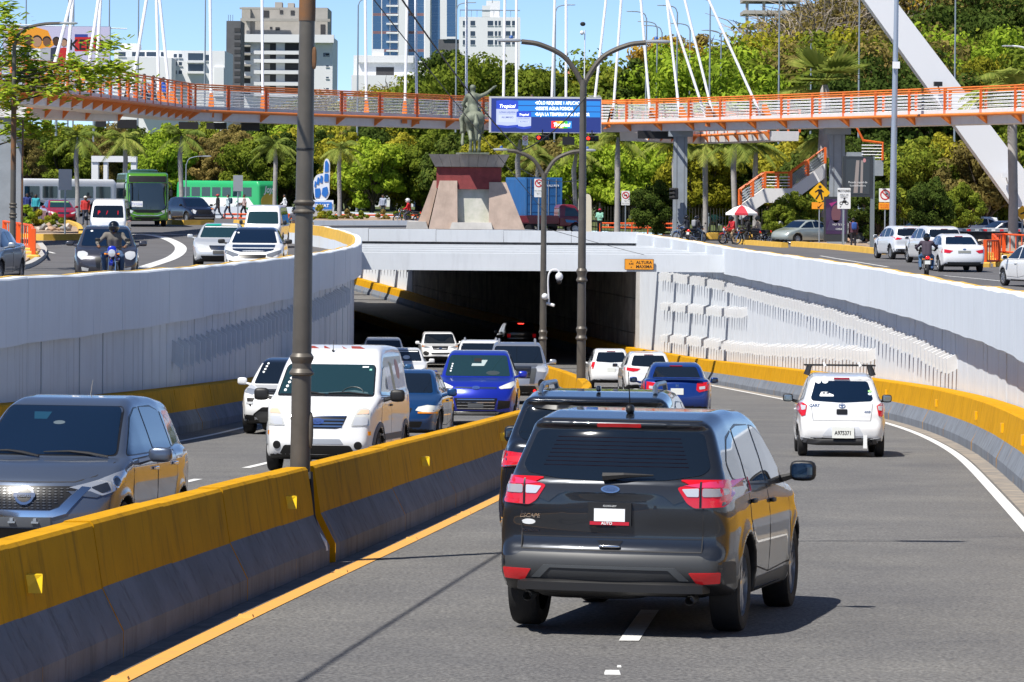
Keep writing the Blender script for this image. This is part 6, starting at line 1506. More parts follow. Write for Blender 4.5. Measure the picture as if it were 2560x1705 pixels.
o = MB(); a, b = loc(1215, 42), loc(1250, 0); o.box((a[0], 3, a[1]), (b[0], 9, b[1])); o.build('lift_house', bw, t); slab(t, loc, 1205, 1225, 14, 42, -1, bw, 'roof_room')
for x0 in range(1150, 1300, 14): o = MB(); a, b = loc(x0, 42), loc(x0 + 1.2, 25); o.box((a[0], 0, a[1]), (b[0], .12, b[1])); o.build('terrace_post', steelg, t)
slab(t, loc, 1150, 1300, 25, 26.5, .1, steelg, 'terrace_rail'); slab(t, loc, 1230, 1232, -20, 8, .1, steelg, 'aerial')
t = thing('building_shell', 'bare grey concrete building frame above the trees at the upper right', 'building', (P(1925, 0, 700).x, 700, 0))
f0 = lambda px, py: (P(px, py, 700).x - t.location.x, P(px, py, 700).z)
for x0 in (1863, 1905, 1955, 1990): a, b = f0(x0, 200), f0(x0 + 9, -30); o = MB(); o.box((a[0], 0, a[1]), (b[0], .8, b[1])); o.build('column', bg_, t)
for y0 in (-5, 27, 60): a, b = f0(1858, y0 + 8), f0(2002, y0); o = MB(); o.box((a[0], -1, a[1]), (b[0], 10, b[1])); o.build('floor_slab', bg_, t)
t = thing('red_roof_house', 'house with a red tiled hip roof among the trees', 'building', (P(1432, 185, 480).x, 480, 0)); p = P(1432, 166, 480); q = P(1410, 186, 480)
w_ = abs(q.x - P(1432, 186, 480).x); o = MB(); o.lathe([(w_ * 1.4, q.z), (.3, p.z), (0, p.z)], 4, Matrix.Rotation(R_(45), 4, 'Z')); o.build('roof', mat('roof_red_tile', (.55, .20, .13), .8, var=.2, vscale=2), t); o = MB(); o.box((-w_ * .9, -2, 0), (w_ * .9, 4, q.z - .02)); o.build('wall', bw, t)
# ------------------------------------------------------------------ people and motorcycles
SK = {}
def pose(name):
 """joint positions, facing +Y, feet on z = 0"""
 J = dict(pel=(0, 0, .95), chest=(0, .0, 1.30), neck=(0, 0, 1.47), head=(0, .02, 1.62))
 def leg(s, hip, knee, ank, toe): J.update({f'hip{s}': hip, f'knee{s}': knee, f'ank{s}': ank, f'toe{s}': toe})
 def arm(s, sh, el, wr): J.update({f'sh{s}': sh, f'el{s}': el, f'wr{s}': wr})
 if name in ('stand', 'point', 'carry'):
  leg('L', (-.09, 0, .92), (-.10, .02, .50), (-.11, -.02, .09), (-.12, .14, .03)); leg('R', (.09, 0, .92), (.11, .03, .50), (.13, -.01, .09), (.15, .15, .03))
  arm('L', (-.19, 0, 1.40), (-.25, -.02, 1.14), (-.23, .08, .90)); arm('R', (.19, 0, 1.40), (.26, -.02, 1.14), (.24, .08, .90))
  if name == 'carry': arm('R', (.19, 0, 1.40), (.24, .10, 1.15), (.20, .34, 1.12)); arm('L', (-.19, 0, 1.40), (-.26, .12, 1.15), (-.18, .34, 1.10))
 if name == 'walk':
  leg('L', (-.09, .02, .92), (-.09, .22, .53), (-.09, .20, .10), (-.09, .36, .06)); leg('R', (.09, -.02, .92), (.09, -.08, .50), (.09, -.34, .14), (.09, -.22, .04))
  arm('L', (-.19, 0, 1.40), (-.23, -.12, 1.14), (-.20, -.10, .90)); arm('R', (.19, 0, 1.40), (.23, .10, 1.15), (.19, .28, 1.0))
 if name == 'ride':
  J.update(pel=(0, -.12, .88), chest=(0, .0, 1.22), neck=(0, .05, 1.38), head=(0, .08, 1.53))
  leg('L', (-.12, -.10, .86), (-.24, .34, .78), (-.22, .10, .36), (-.23, .26, .30)); leg('R', (.12, -.10, .86), (.24, .34, .78), (.22, .10, .36), (.23, .26, .30))
  arm('L', (-.20, .02, 1.31), (-.40, .22, 1.12), (-.34, .52, 1.03)); arm('R', (.20, .02, 1.31), (.40, .22, 1.12), (.34, .52, 1.03))
 if name == 'sit':        # astride a parked bike, one foot down
  J.update(pel=(0, -.10, .88), chest=(0, -.06, 1.22), neck=(0, -.02, 1.38), head=(0, .02, 1.53))
  leg('L', (-.12, -.08, .86), (-.30, .20, .62), (-.36, .05, .10), (-.38, .20, .04)); leg('R', (.12, -.08, .86), (.28, .24, .62), (.34, .08, .10), (.36, .22, .04))
  arm('L', (-.20, -.02, 1.30), (-.30, .10, 1.06), (-.22, .32, .98)); arm('R', (.20, -.02, 1.30), (.32, .06, 1.04), (.20, .26, .92))
 return J
def body(name, h=.032):
 if name in SK: return SK[name]
 J = pose(name); B = []
 def c(a, b, ra, rb, part): B.append((J[a] if isinstance(a, str) else a, J[b] if isinstance(b, str) else b, ra, rb, part))
 nk = J['neck']; hd = J['head']; ch = J['chest']; pl = J['pel']
 for x in (-.06, .06): c((pl[0] + x, pl[1], pl[2]), (ch[0] + x * 1.2, ch[1], ch[2]), .125, .125, 'shirt')
 c((pl[0] - .06, pl[1], pl[2] - .04), (pl[0] + .06, pl[1], pl[2] - .04), .12, .12, 'legs'); c('shL', 'shR', .085, .085, 'shirt'); c('neck', (hd[0], hd[1] - .01, hd[2] - .08), .055, .055, 'skin')
 c((hd[0], hd[1] - .01, hd[2] + .02), (hd[0], hd[1] + .01, hd[2] - .05), .098, .078, 'head'); c((hd[0], hd[1] + .095, hd[2] - .015), (hd[0], hd[1] + .105, hd[2] - .03), .016, .02, 'skin')
 for x in (-.098, .098): c((x, hd[1] - .01, hd[2] - .01), (x, hd[1] - .015, hd[2] - .045), .02, .014, 'skin')
 for s in 'LR':
  c('hip' + s, 'knee' + s, .092, .065, 'legs'); c('knee' + s, 'ank' + s, .063, .045, 'legs'); c('ank' + s, 'toe' + s, .05, .04, 'shoe')
  c('sh' + s, 'el' + s, .06, .046, 'shirt'); c('el' + s, 'wr' + s, .045, .032, 'arm')
  w_, e = Vector(J['wr' + s]), Vector(J['el' + s]); d = (w_ - e).normalized(); J['palm' + s] = tuple(w_ + d * .075); c('wr' + s, 'palm' + s, .032, .036, 'hand')
 F = lambda x, y, z: __import__('functools').reduce(lambda p, q: smin(p, q, .035), [capsule(x, y, z, *b[:4]) for b in B])
 V, Q = nets(F, (-.62, -.55, -.05), (.62, .72, 1.82), h, 1); V[:, 2] = np.maximum(V[:, 2], 0.0)
 cc = V[Q].mean(1); D = np.stack([capsule(*cc.T, *b[:4]) for b in B]); part = np.array([['shirt', 'legs', 'skin', 'shoe', 'arm', 'hand', 'head'].index(b[4]) for b in B])[D.argmin(0)]
 hair = (part == 6) & ((cc[:, 2] > hd[2] + .045) | ((cc[:, 1] < hd[1] - .01) & (cc[:, 2] > hd[2] - .06)))
 idx = np.select([part == 0, part == 1, part == 3, part == 4, hair], [0, 1, 3, 4, 5], 2)
 SK[name] = (V, Q, idx, J); return SK[name]
HANDM = None
def hand_mesh():
 global HANDM
 if HANDM is None:
  b = MB(); rbox(b, (0, 0, .045), (.075, .03, .09), .6, 8)
  for i, l in enumerate((.062, .072, .068, .052)): x = -.03 + .02 * i; b.tube([(x, 0, .085), (x * 1.1, .012, .085 + l * .55), (x * 1.1, .035, .085 + l)], [.010, .009, .007], 5)
  b.tube([(-.035, .0, .03), (-.062, .015, .06), (-.062, .03, .085)], [.012, .010, .008], 5)
  o = b.build('tmp', None); HANDM = o.data; bpy.data.objects.remove(o)
 return HANDM
def cloth(c): return mat('cloth_%.3f_%.3f_%.3f' % tuple(c), c, .85, var=.12, vscale=8)
SKIN = {'dark': mat('skin_dark', (.075, .035, .02), .55), 'brown': mat('skin_brown', (.18, .085, .045), .55), 'light': mat('skin_light', (.42, .24, .15), .55)}
hairm = mat('hair_black', (.012, .010, .010), .6)
def person(label, loc, rz_, ps, shirt, legs, skin='brown', sleeve=True, h=1.0, hair=None, shoe=(.03, .03, .03), helmet=None, pack=None, cap=None, group='people on foot'):
 V, Q, idx, J = body(ps); t = thing('person', label, 'person', loc, rz_, group); t.scale = (h,) * 3
 sm = SKIN[skin]; mats = [cloth(shirt), cloth(legs), sm, cloth(shoe), cloth(shirt) if sleeve else sm, hair or hairm]
 mesh_ob('body', V, Q, None, t, True, mats, idx)
 for s in 'LR':
  w_, e = Vector(J['wr' + s]), Vector(J['el' + s]); me = hand_mesh()
  if not me.materials: me.materials.append(None)
  o = link(bpy.data.objects.new('hand', me)); o.parent = t; o.location = w_ + (w_ - e).normalized() * .01; o.rotation_euler = (w_ - e).to_track_quat('Z', 'Y').to_euler(); o.material_slots[0].link = 'OBJECT'; o.material_slots[0].material = sm
 hd = Vector(J['head'])
 for x in (-.036, .036):
  b = MB(); b.ball((hd.x + x, hd.y + .088, hd.z + .004), .012, 6); b.build('eye', ink, t)
 b = MB(); rbox(b, (hd.x, hd.y + .088, hd.z - .062), (.05, .012, .012), .7, 8); b.build('mouth', mat('lips', (.16, .05, .045), .6), t)
 if helmet:
  b = MB(); b.ball((hd.x, hd.y - .01, hd.z + .0), .158, 16, (.92, 1.05, 1.0)); o = smoothby(b.build('helmet', helmet, t), 70)
  b = MB(); b.ball((hd.x, hd.y + .035, hd.z + .005), .137, 12, (.95, 1.02, .52)); smoothby(b.build('visor', mat('visor_dark', (.008, .008, .01), .08, coat=1), o), 70)
 if cap:
  b = MB(); b.ball((hd.x, hd.y - .005, hd.z + .045), .112, 10, (1, 1.05, .8)); b.cbox((hd.x, hd.y + .13, hd.z + .05), (.14, .12, .015)); smoothby(b.build('cap', cap, t), 50)
 if pack:
  c = Vector(J['chest']); b = MB(); rbox(b, (c.x, c.y - .20, c.z - .02), (.30, .18, .42), .5); o = smoothby(b.build('backpack', pack, t), 60)
  for x in (-.12, .12): b = MB(); b.tube([(x, c.y - .12, c.z + .16), (x, c.y + .02, c.z + .18), (x, c.y + .12, c.z + .02)], .018, 5); b.build('strap', pack, o)
 return t
def moto(label, loc, rz_, col, group='motorcycles', tail=False, lean=0.0, second=None):
 pm = mat('moto_%.2f_%.2f_%.2f' % col, col, .25, .1, coat=1); t = thing('motorcycle', label, 'motorcycle', loc, rz_, group); t.rotation_euler = (0, lean, rz_)
 for y in (-.62, .66):
  b = MB(); b.lathe([(.245, -.05), (.29, -.055), (.31, -.03), (.31, .03), (.29, .055), (.245, .05)], 20, Matrix.Translation((0, y, .31)), axis='X'); b.f = b.f[:-2]; b.m = b.m[:-2]; o = smoothby(b.build('wheel', rubber, t))
  r = MB(); r.lathe([(.245, -.03), (.225, -.02), (.225, .02), (.245, .03)], 18, Matrix.Translation((0, y, .31)), axis='X'); r.f = r.f[:-2]; r.m = r.m[:-2]
  for k in range(6): a = k * math.pi / 3; r.tube([(0, y, .31), (0, y + .23 * math.cos(a), .31 + .23 * math.sin(a))], .014, 4)
  r.tube([(-.07, y, .31), (.07, y, .31)], .04, 8); r.build('rim', alloy, o)
 b = MB()
 for x in (-.075, .075): b.tube([(x, .66, .31), (x, .42, .92)], .026, 8)
 b.cbox((0, .43, .90), (.22, .06, .05)); b.build('fork', chrome, t)
 b = MB(); b.tube([(0, .40, .85), (0, .1, .72), (0, -.2, .62), (0, -.75, .74)], .03, 6); b.tube([(0, .36, .78), (0, .22, .35), (0, -.18, .32), (0, -.2, .62)], .025, 6)
 for x in (-.09, .09): b.tube([(x, -.62, .31), (x, -.15, .36)], .02, 5); b.tube([(x * 1.2, -.6, .34), (x * 1.1, -.42, .70)], .03, 6)
 b.build('frame', black, t)
 b = MB(); rbox(b, (0, .05, .43), (.24, .36, .30), .5); rbox(b, (0, .16, .55), (.2, .2, .16), .4); smoothby(b.build('engine', mat('engine_grey', (.12, .12, .125), .4, .6), t))
 b = MB(); rbox(b, (0, .18, .84), (.26, .46, .22), .7); smoothby(b.build('fuel_tank', pm, t)); b = MB(); rbox(b, (0, -.38, .80), (.26, .72, .10), .6); smoothby(b.build('seat', black, t))
 b = MB(); rbox(b, (0, -.45, .70), (.24, .5, .12), .6); smoothby(b.build('side_cover', pm, t)); b = MB()
 b.tube([(0, .38, .36), (0, .50, .60), (0, .66, .655), (0, .86, .58)], .05, 6); smoothby(b.build('front_mudguard', pm, t))
 b = MB(); b.tube([(-.38, .34, 1.02), (-.2, .42, 1.03), (0, .44, .97), (.2, .42, 1.03), (.38, .34, 1.02)], .016, 6); b.build('handlebar', black, t)
 for x in (-.38, .38): b = MB(); b.tube([(x * .8, .40, 1.03), (x * .95, .42, 1.17)], .008, 5); rbox(b, (x, .41, 1.20), (.14, .03, .09), .7); b.build('mirror', black, t)
 b = MB(); rbox(b, (0, .52, .92), (.24, .12, .26), .7); smoothby(b.build('headlamp_cowl', pm, t)); b = MB(); b.lathe([(.10, 0), (.085, .025), (0, .035)], 16, Matrix.Translation((0, .575, .86)), axis='Y'); b.build('headlamp', white_l, t)
 for x in (-.17, .17):
  b = MB(); b.tube([(x * .4, .5, .84), (x, .52, .84)], .014, 5); rbox(b, (x, .53, .84), (.07, .06, .055), .8); b.build('indicator', amber_l, t)
  b = MB(); b.tube([(x * .4, -.82, .70), (x, -.84, .70)], .012, 5); rbox(b, (x, -.84, .70), (.06, .06, .05), .8); b.build('indicator', amber_l, t)
 b = MB(); rbox(b, (0, -.82, .76), (.15, .10, .12), .7); smoothby(b.build('tail_lamp', red_b if tail else red_l, t)); b = MB(); b.cbox((0, -.87, .58), (.20, .012, .14)); b.build('number_plate', plate_m, t)
 b = MB(); b.tube([(.14, .1, .34), (.16, -.3, .30), (.17, -.75, .40)], [.025, .035, .045], 8); b.build('exhaust', chrome, t)
 b = MB(); b.tube([(-.3, .28, .62), (-.3, .24, .32), (.3, .24, .32), (.3, .28, .62)], .014, 5); b.build('crash_bar', chrome, t)
 return t
def face_to(rzdeg): return R_(rzdeg)
# ------------------------------------------------------------------ vehicles on the streets above
GU_L, GU_R = 'vehicles on the upper left street', 'vehicles on the upper right street'
def up(px, d): x = (px - 1280) / FPX * d; return (x, d, zup(x, d))
def upfront(name, label, px, d, yaw, pm, tmpl, L, W, H, group=GU_L, h=.05, gl=None, roofm=None, cat='car'):
 sp = scaled(tmpl, L=L, W=W, H=H); v = Vehicle(name, label, cat, sp, up(px, d), R_(180 - yaw), pm, h, 0, group, roofm=roofm)
 v.K = lambda pl: pl; v.glass(gl or glassb, trim=False); return v
# grey hatchback behind the motorcyclist
v = upfront('hatchback', 'dark grey hatchback on the upper street behind the blue motorcycle', 268, 100, -6, mat('paint_dim_grey', (.055, .055, .07), .3, .4, coat=1), T_HATCH, 3.8, .85, 1.53)
v.mirrors(.72, 1.0, mat('paint_dim_grey', (.1, .1, .1)), (.22, .12, .14)); v.patch('headlamp', white_l, [(0, [(.48, .80), (.60, .86), (.76, .84), (.77, .72), (.66, .62), (.52, .66)])], off=.01, r=.04, mir=True); v.patch('grille', grille_m, [(0, [(-.30, .70), (.30, .70), (.26, .42), (-.26, .42)])], off=.008, r=.03)
v.patch('badge', chrome, [(0, ell(0, .80, .16, .045))], off=.014); v.patch('fog_lamp', white_l, [(0, [(.46, .40), (.66, .44), (.64, .34), (.48, .33)])], off=.012, mir=True); v.patch('sticker', sticker, [(0, ell(.40, 1.38, .035, .02))], off=.008)
# taxi
v = upfront('taxi', 'silver taxi with a green and white roof stripe', 556, 126, -2, mat('paint_taxi', (.62, .64, .66), .3, .3, coat=1), T_SEDAN, 4.75, .915, 1.475, cat='car', gl=glass2)
v.mirrors(.75, .98, MAT['paint_taxi'], (.2, .12, .14)); v.patch('headlamp', white_l, [(0, [(.40, .66), (.52, .76), (.84, .80), (.84, .68), (.6, .62)])], off=.01, r=.02, mir=True); low_front(v, [(-.34, .74), (.34, .74), (.28, .58), (-.28, .58)], [(-.62, .40), (.62, .40), (.55, .28), (-.55, .28)], 4); v.text('H', .08, 0, .67, chrome, az=0, off=.02, bold=.003)
v.patch('roof_stripe', mat('taxi_green', (.01, .33, .24), .4), [(0, [(.02, 1.395), (.56, 1.385), (.50, 1.435), (.02, 1.45)])], off=.006); v.patch('roof_stripe', mat('taxi_cream', (.75, .72, .60), .4), [(0, [(-.02, 1.395), (-.56, 1.385), (-.50, 1.435), (-.02, 1.45)])], off=.006); v.patch('sunstrip', sticker, [(0, [(-.55, 1.355), (.55, 1.355), (.57, 1.33), (-.57, 1.33)])], off=.009)
v.patch('number_plate', mat('plate_dark', (.05, .05, .05), .6), [(0, rect(-.2, .46, .2, .56))], off=.02)
# white sedan with black bonnet
pk = mat('wrap_black_blue', (.008, .014, .03), .15, coat=1)
v = upfront('sedan', 'white sedan with a black bonnet and roof beside the left parapet', 642, 114, -1, pw, T_SEDAN, 4.75, .915, 1.46, roofm=pk)
v.mirrors(.75, .98, black, (.22, .12, .14)); v.patch('bonnet', pk, [(0, [(-.66, .935), (.66, .935), (.62, .78), (.35, .725), (-.35, .725), (-.62, .78)])], off=.006, r=.03); v.patch('headlamp', mat('smoked_lamp', (.25, .27, .3), .1, .4, coat=1), [(0, [(.42, .66), (.84, .79), (.85, .70), (.60, .58), (.44, .60)])], off=.012, r=.015, mir=True)
low_front(v, [(-.42, .645), (.42, .645), (.40, .56), (.2, .535), (-.2, .535), (-.40, .56)], [(-.30, .42), (.30, .42), (.28, .28), (-.28, .28)], 0); v.patch('bumper_intake', grille_m, [(0, [(.45, .42), (.80, .50), (.76, .32), (.60, .30)])], off=.008, r=.01, mir=True); v.patch('sticker', sticker, [(0, ell(.52, 1.29, .03, .02))], off=.009)
# minivan, minibus
v = upfront('minivan', 'white minivan behind the white sedan with the black bonnet', 668, 162, 2, pw, T_BOXV, 4.2, .83, 1.86, gl=glass2, cat='van'); v.patch('headlamp', white_l, [(0, rect(.50, .66, .78, .84))], off=.01, r=.04, mir=True); v.patch('number_plate', plate_m, [(0, rect(-.2, .48, .2, .6))], off=.012); v.mirrors(1.7, 1.05, black, (.16, .1, .2))
v = upfront('minibus', 'white minibus with red writing on the windscreen beside the green bus', 277, 171, -3, pw, T_BOXV, 4.7, .86, 2.0, gl=glass, cat='van'); v.patch('headlamp', mat('lamp_pale', (.75, .76, .70), .15, .1, coat=1), [(0, rect(.50, .66, .80, .80))], off=.01, r=.04, mir=True); [v.text(q, .24, x_, 1.36, red_l, az=0, off=.012, bold=.004) for q, x_ in (('P', .42), ('/', .05), ('I', -.45))]; v.mirrors(1.75, 1.05, black, (.16, .1, .2)); v.patch('grille', grille_m, [(0, rect(-.45, .68, .45, .76))], off=.01, r=.02); v.patch('bumper', mat('bumper_cream', (.72, .68, .52), .5), [(0, rect(-.82, .42, .82, .58))], off=.02, r=.04)
# dark SUV, red sedan
v = upfront('suv', 'dark blue SUV turning on the far side of the junction', 478, 233, -28, mat('paint_midnight', (.008, .012, .03), .22, .3, coat=1), T_SUV, 4.5, .93, 1.66, h=.06); v.mirrors(.82, 1.1, black); v.patch('headlamp', white_l, [(0, [(.50, .80), (.70, .90), (.74, .66), (.62, .60)])], off=.012, r=.02, mir=True); v.patch('grille', grille_m, [(0, [(-.48, .86), (.48, .86), (.44, .56), (-.44, .56)])], off=.008, r=.03); v.patch('indicator', amber_l, [(0, rect(-.86, .90, -.60, .96))], off=.016); v.patch('skid_plate', alloy, [(0, [(-.7, .40), (.7, .40), (.6, .32), (-.6, .32)])], off=.012, r=.03)
v = upfront('sedan', 'red sedan with a green sun strip far left on the street', 146, 226, -16, mat('paint_red', (.36, .012, .03), .28, .2, coat=1), T_SEDAN, 4.5, .9, 1.47, h=.06, gl=glass2); v.mirrors(.75, .98, MAT['paint_red']); v.patch('headlamp', white_l, [(0, [(.42, .66), (.84, .79), (.85, .70), (.50, .60)])], off=.012, mir=True); low_front(v, [(-.38, .72), (.38, .72), (.34, .60), (-.34, .60)], [(-.6, .40), (.6, .40), (.5, .30), (-.5, .30)], 2); v.patch('sunstrip', mat('strip_green', (.25, .5, .2), .5), [(0, [(-.55, 1.36), (.55, 1.36), (.575, 1.31), (-.575, 1.31)])], off=.009)
v = upfront('sedan', 'silver car cut off by the left edge of the picture', -52, 96, 4, mat('paint_silver_up', (.40, .43, .46), .3, .6, coat=1), T_SEDAN, 4.5, .9, 1.47); v.mirrors(.75, .98, MAT['paint_silver_up']); v.doors(); v.patch('headlamp', white_l, [(0, [(.42, .66), (.84, .79), (.85, .70), (.50, .60)])], off=.012, mir=True)
# buses
def bus(name, label, px, d, rzdeg, pm, L=11.5, W=1.27, H=3.15, h=.10, ws=glass, group=GU_L):
 B_ = L / 2
 sp = dict(L=L, W=W, H=H, low=[(-B_ + .05, .35), (-B_, .6), (-B_ + .02, H - .35), (-B_ + .25, H - .02), (B_ - .5, H), (B_ - .12, H - .12), (B_ - .05, H - .5), (B_ + .0, 1.15), (B_, .5), (B_ - .1, .32)], gh=None, sec=[(.2, .97), (.5, 1), (2.4, 1), (H, .95)], plan=[(-B_ - .1, .96), (-B_ + .4, 1), (B_ - .6, 1), (B_, .93)], wheels=[(-L * .27, .48, .56), (L * .27, .48, .56)], R=.48, tw=.3, cf=.12, cr=.05, kl=.16, ws=None, rw=None, sw=[], doors=[], rim='steel')
 v = Vehicle(name, label, 'bus', sp, up(px, d), R_(rzdeg), pm, h, 0, group); v.B = B_; return v
gb = mat('paint_bus_green', (.07, .24, .008), .3, coat=1); gbd = mat('paint_bus_dark_green', (.015, .06, .03), .35, coat=.5)
v = bus('city_bus', 'green city bus facing the camera on the upper left street', 369 - 14, 220, 189, gb)
o = v.patch('windscreen', glass, [(0, [(-1.12, 1.15), (-1.0, 1.0), (1.0, 1.0), (1.12, 1.15), (1.12, 2.55), (-1.12, 2.55)])], off=.012, r=.10, grid=.25); v.patch('destination_board', black, [(0, rect(-1.08, 2.6, 1.08, 2.95))], off=.015, r=.06, grid=.25); v.patch('lower_screen', grille_m, [(0, [(-.95, .98), (.95, .98), (.6, .82), (-.6, .82)])], off=.012, grid=.25)
v.patch('chrome_strip', chrome, [(0, [(-1.05, .78), (-.6, .68), (.6, .68), (1.05, .78), (.6, .63), (-.6, .63)])], off=.02, grid=.25); v.patch('lower_grille', grille_m, [(0, [(-.8, .56), (.8, .56), (.65, .42), (-.65, .42)])], off=.012, r=.04, grid=.25); v.patch('headlamp', white_l, [(0, [(.80, .92), (1.15, 1.02), (1.15, .86), (.9, .78)])], off=.015, mir=True, grid=.25); v.patch('route_card', sticker, [(0, rect(.28, 1.15, .95, 1.48))], off=.02, grid=.25)
lettering('Terminal', .16, Matrix.Translation((.61, v.B + .03, 1.32)) @ Matrix.Rotation(math.pi, 4, 'Z'), MAT['screen_ink'], v.o)
for i in range(7):
 y = v.B - 1.2 - i * 1.45; v.patch('side_window', glass, [(90, rect(y - 1.3, 1.45, y, 2.55))], off=.012, r=.06, mir=True, grid=.4)
v.patch('roof_strip', gbd, [(90, rect(-v.B + .3, 2.75, v.B - .4, 3.0))], off=.01, mir=True, grid=.5)
for x in (-1.35, 1.35): b = MB(); b.tube([(x * .9, v.B - .1, 2.6), (x, v.B + .2, 2.5), (x, v.B + .22, 2.2)], .03, 5); rbox(b, (x, v.B + .2, 1.95), (.18, .1, .42), .5); b.build('wing_mirror', black, v.o)
b = MB(); rbox(b, (0, .5, 3.2), (1.8, 3.2, .32), .5); smoothby(b.build('roof_unit', gbd, v.o))
gj = mat('paint_mint_green', (.03, .42, .14), .35, coat=.6)
v = bus('advert_bus', 'bright green and white bus with an advert on its rear, far behind the pedestrians', 566, 305, 52, gj, L=9.5, W=1.2, H=2.75)
for i in range(7): y = v.B - .8 - i * 1.15; v.patch('side_window', glass2, [(90, rect(y - .95, 1.45, y, 2.2))], off=.012, r=.05, mir=True, grid=.4)
v.patch('white_panel', sticker, [(90, [(-v.B + .4, .55), (v.B - .5, .55), (v.B - .5, 1.35), (-v.B + 1.2, 1.35)])], off=.01, mir=True, grid=.5); v.patch('rear_disc', mat('disc_ochre', (.45, .33, .03), .5), [(180, ell(0, 1.05, .95, .68))], off=.012, grid=.2); v.text('Joya', .75, .05, 2.02, sticker, off=.03, bold=.02, shear=.2)
v = bus('coach', 'white bus standing at the far left behind the red sedan', 150, 268, 128, pw2, L=8.5, W=1.15, H=2.75)
for i in range(5): y = v.B - .6 - i * 1.5; v.patch('side_window', glass2, [(90, rect(y - 1.25, 1.35, y, 2.2))], off=.012, r=.05, mir=True, grid=.4)
v.patch('windscreen', glass2, [(0, rect(-1.0, 1.2, 1.0, 2.3))], off=.012, r=.08, grid=.25)
# red pickup truck and blue container behind the statue
t = thing('shipping_container', 'blue shipping container on a truck behind the statue', 'container', (P(1363, 0, 244).x, 244, zup(2.2, 244)), R_(13))
cb = mat('container_blue', (.03, .16, .42), .5, var=.2, vscale=.8, streak=.3, sscale=(3, 3, .4), scol=(.15, .08, .05))
b = MB(); z0, z1 = .95, 3.55; b.box((-1.2, 0.06, z0), (1.2, 6.05, z1)); b.build('body', cb, t)
for x in np.arange(.2, 6, .28):
 for s_ in (-1, 1): b = MB(); b.box((s_ * 1.2 - .025, x, z0 + .15), (s_ * 1.2 + .025, x + .14, z1 - .15)); b.build('rib', cb, t)
for s_ in (-1, 1):
 b = MB(); b.box((s_ * .6 - .56, .0, z0 + .1), (s_ * .6 + .56, .055, z1 - .1)); d_ = b.build('door', mat('container_door', (.02, .12, .34), .5, var=.2, vscale=1.2), t)
 for x in (-.28, .25): c = MB(); c.tube([(s_ * .6 + x, -.03, z0 + .1), (s_ * .6 + x, -.03, z1 - .1)], .025, 6); c.build('lock_bar', steelg, d_)
 for k in range(4): c = MB(); c.box((s_ * .6 - .5, -.018, z0 + .3 + k * .55), (s_ * .6 + .5, -.002, z0 + .38 + k * .55)); c.build('door_rib', MAT['container_door'], d_)
for s_ in (-1, 1): b = MB(); b.box((s_ * 1.2 - .05, -.04, z0), (s_ * 1.2 + .05, .08, z1)); b.build('corner_post', cb, t)
lettering('VAU PIT4', .2, Matrix.Translation((.62, -.05, 3.0)), sticker, t, bold=.003)
b = MB(); b.box((-1.1, .3, .62), (1.1, 6, .93)); ch = b.build('chassis', black, t)
for y in (1.0, 2.1, 5.2):
 for s_ in (-1, 1): b = MB(); b.lathe([(.3, -.13), (.48, -.13), (.5, -.1), (.5, .1), (.48, .13), (.3, .13)], 18, Matrix.Translation((s_ * .98, y, .5)), axis='X'); b.build('wheel', rubber, t)
t = thing('pickup_truck', 'small dark red pickup truck with decals in front of the container', 'truck', (P(1372, 0, 232).x, 232, zup(P(1372, 0, 232).x, 232)), R_(-76))
pr = mat('paint_truck_red', (.17, .008, .02), .35, coat=.8)
sp = dict(L=1.9, W=.80, H=1.85, low=[(-.75, .45), (-.75, 1.1), (.80, 1.08), (.95, .95), (.95, .45)], gh=[(-.73, .9), (-.72, 1.7), (-.55, 1.84), (.1, 1.84), (.35, 1.75), (.88, 1.05), (.85, .8)], sec=[(.2, .97), (.5, 1), (1.0, 1), (1.3, .95)], plan=[(-.9, 1), (.6, 1), (.95, .9)], gsec=[(.8, .8), (1.1, .78), (1.5, .73), (1.85, .66)], gplan=[(-.8, 1), (.9, .97)], wheels=[(.3, .32, .38)], R=.32, tw=.18, ws=[(-.66, 1.12), (-.6, 1.62), (.6, 1.62), (.66, 1.12)], rw=None, sw=[[(.62, 1.1), (.28, 1.62), (-.35, 1.65), (-.4, 1.1)]], doors=[[(.62, .5), (.66, 1.05), (-.45, 1.05), (-.45, .5)]], cf=.08, cr=.0)
v = Vehicle('cab', 'x', 'x', sp, (0, 1.35, 0), 0, pr, .05); v.glass(glass2, trim=False, rear=False); v.doors(); v.patch('decal', mat('decal_blue', (.05, .25, .5), .5), [(90, [(.5, .68), (-.3, .72), (-.38, .9), (.35, .82)])], off=.01, mir=True); v.patch('headlamp', white_l, [(0, rect(.45, .62, .70, .78))], off=.01, mir=True)
for ch_ in list(v.o.children): ch_.parent = t; ch_.location = ch_.location + Vector((0, 1.35, 0))
bpy.data.objects.remove(v.o)
b = MB(); b.box((-.82, -2.3, .62), (.82, .55, .70)); b.build('load_floor', pr, t)
for s_ in (-1, 1):
 b = MB(); b.box((s_ * .82 - .03, -2.3, .70), (s_ * .82 + .03, .55, 1.12)); b.build('side_board', pr, t)
 b = MB(); b.lathe([(.18, -.1), (.3, -.1), (.32, -.06), (.32, .06), (.3, .1), (.18, .1)], 18, Matrix.Translation((s_ * .70, -1.3, .32)), axis='X'); b.build('wheel', rubber, t)
b = MB(); b.box((-.82, -2.33, .70), (.82, -2.28, 1.12)); b.build('tailboard', pr, t); b = MB(); b.box((-.5, -2.2, .45), (.5, .5, .615)); b.build('chassis', black, t)

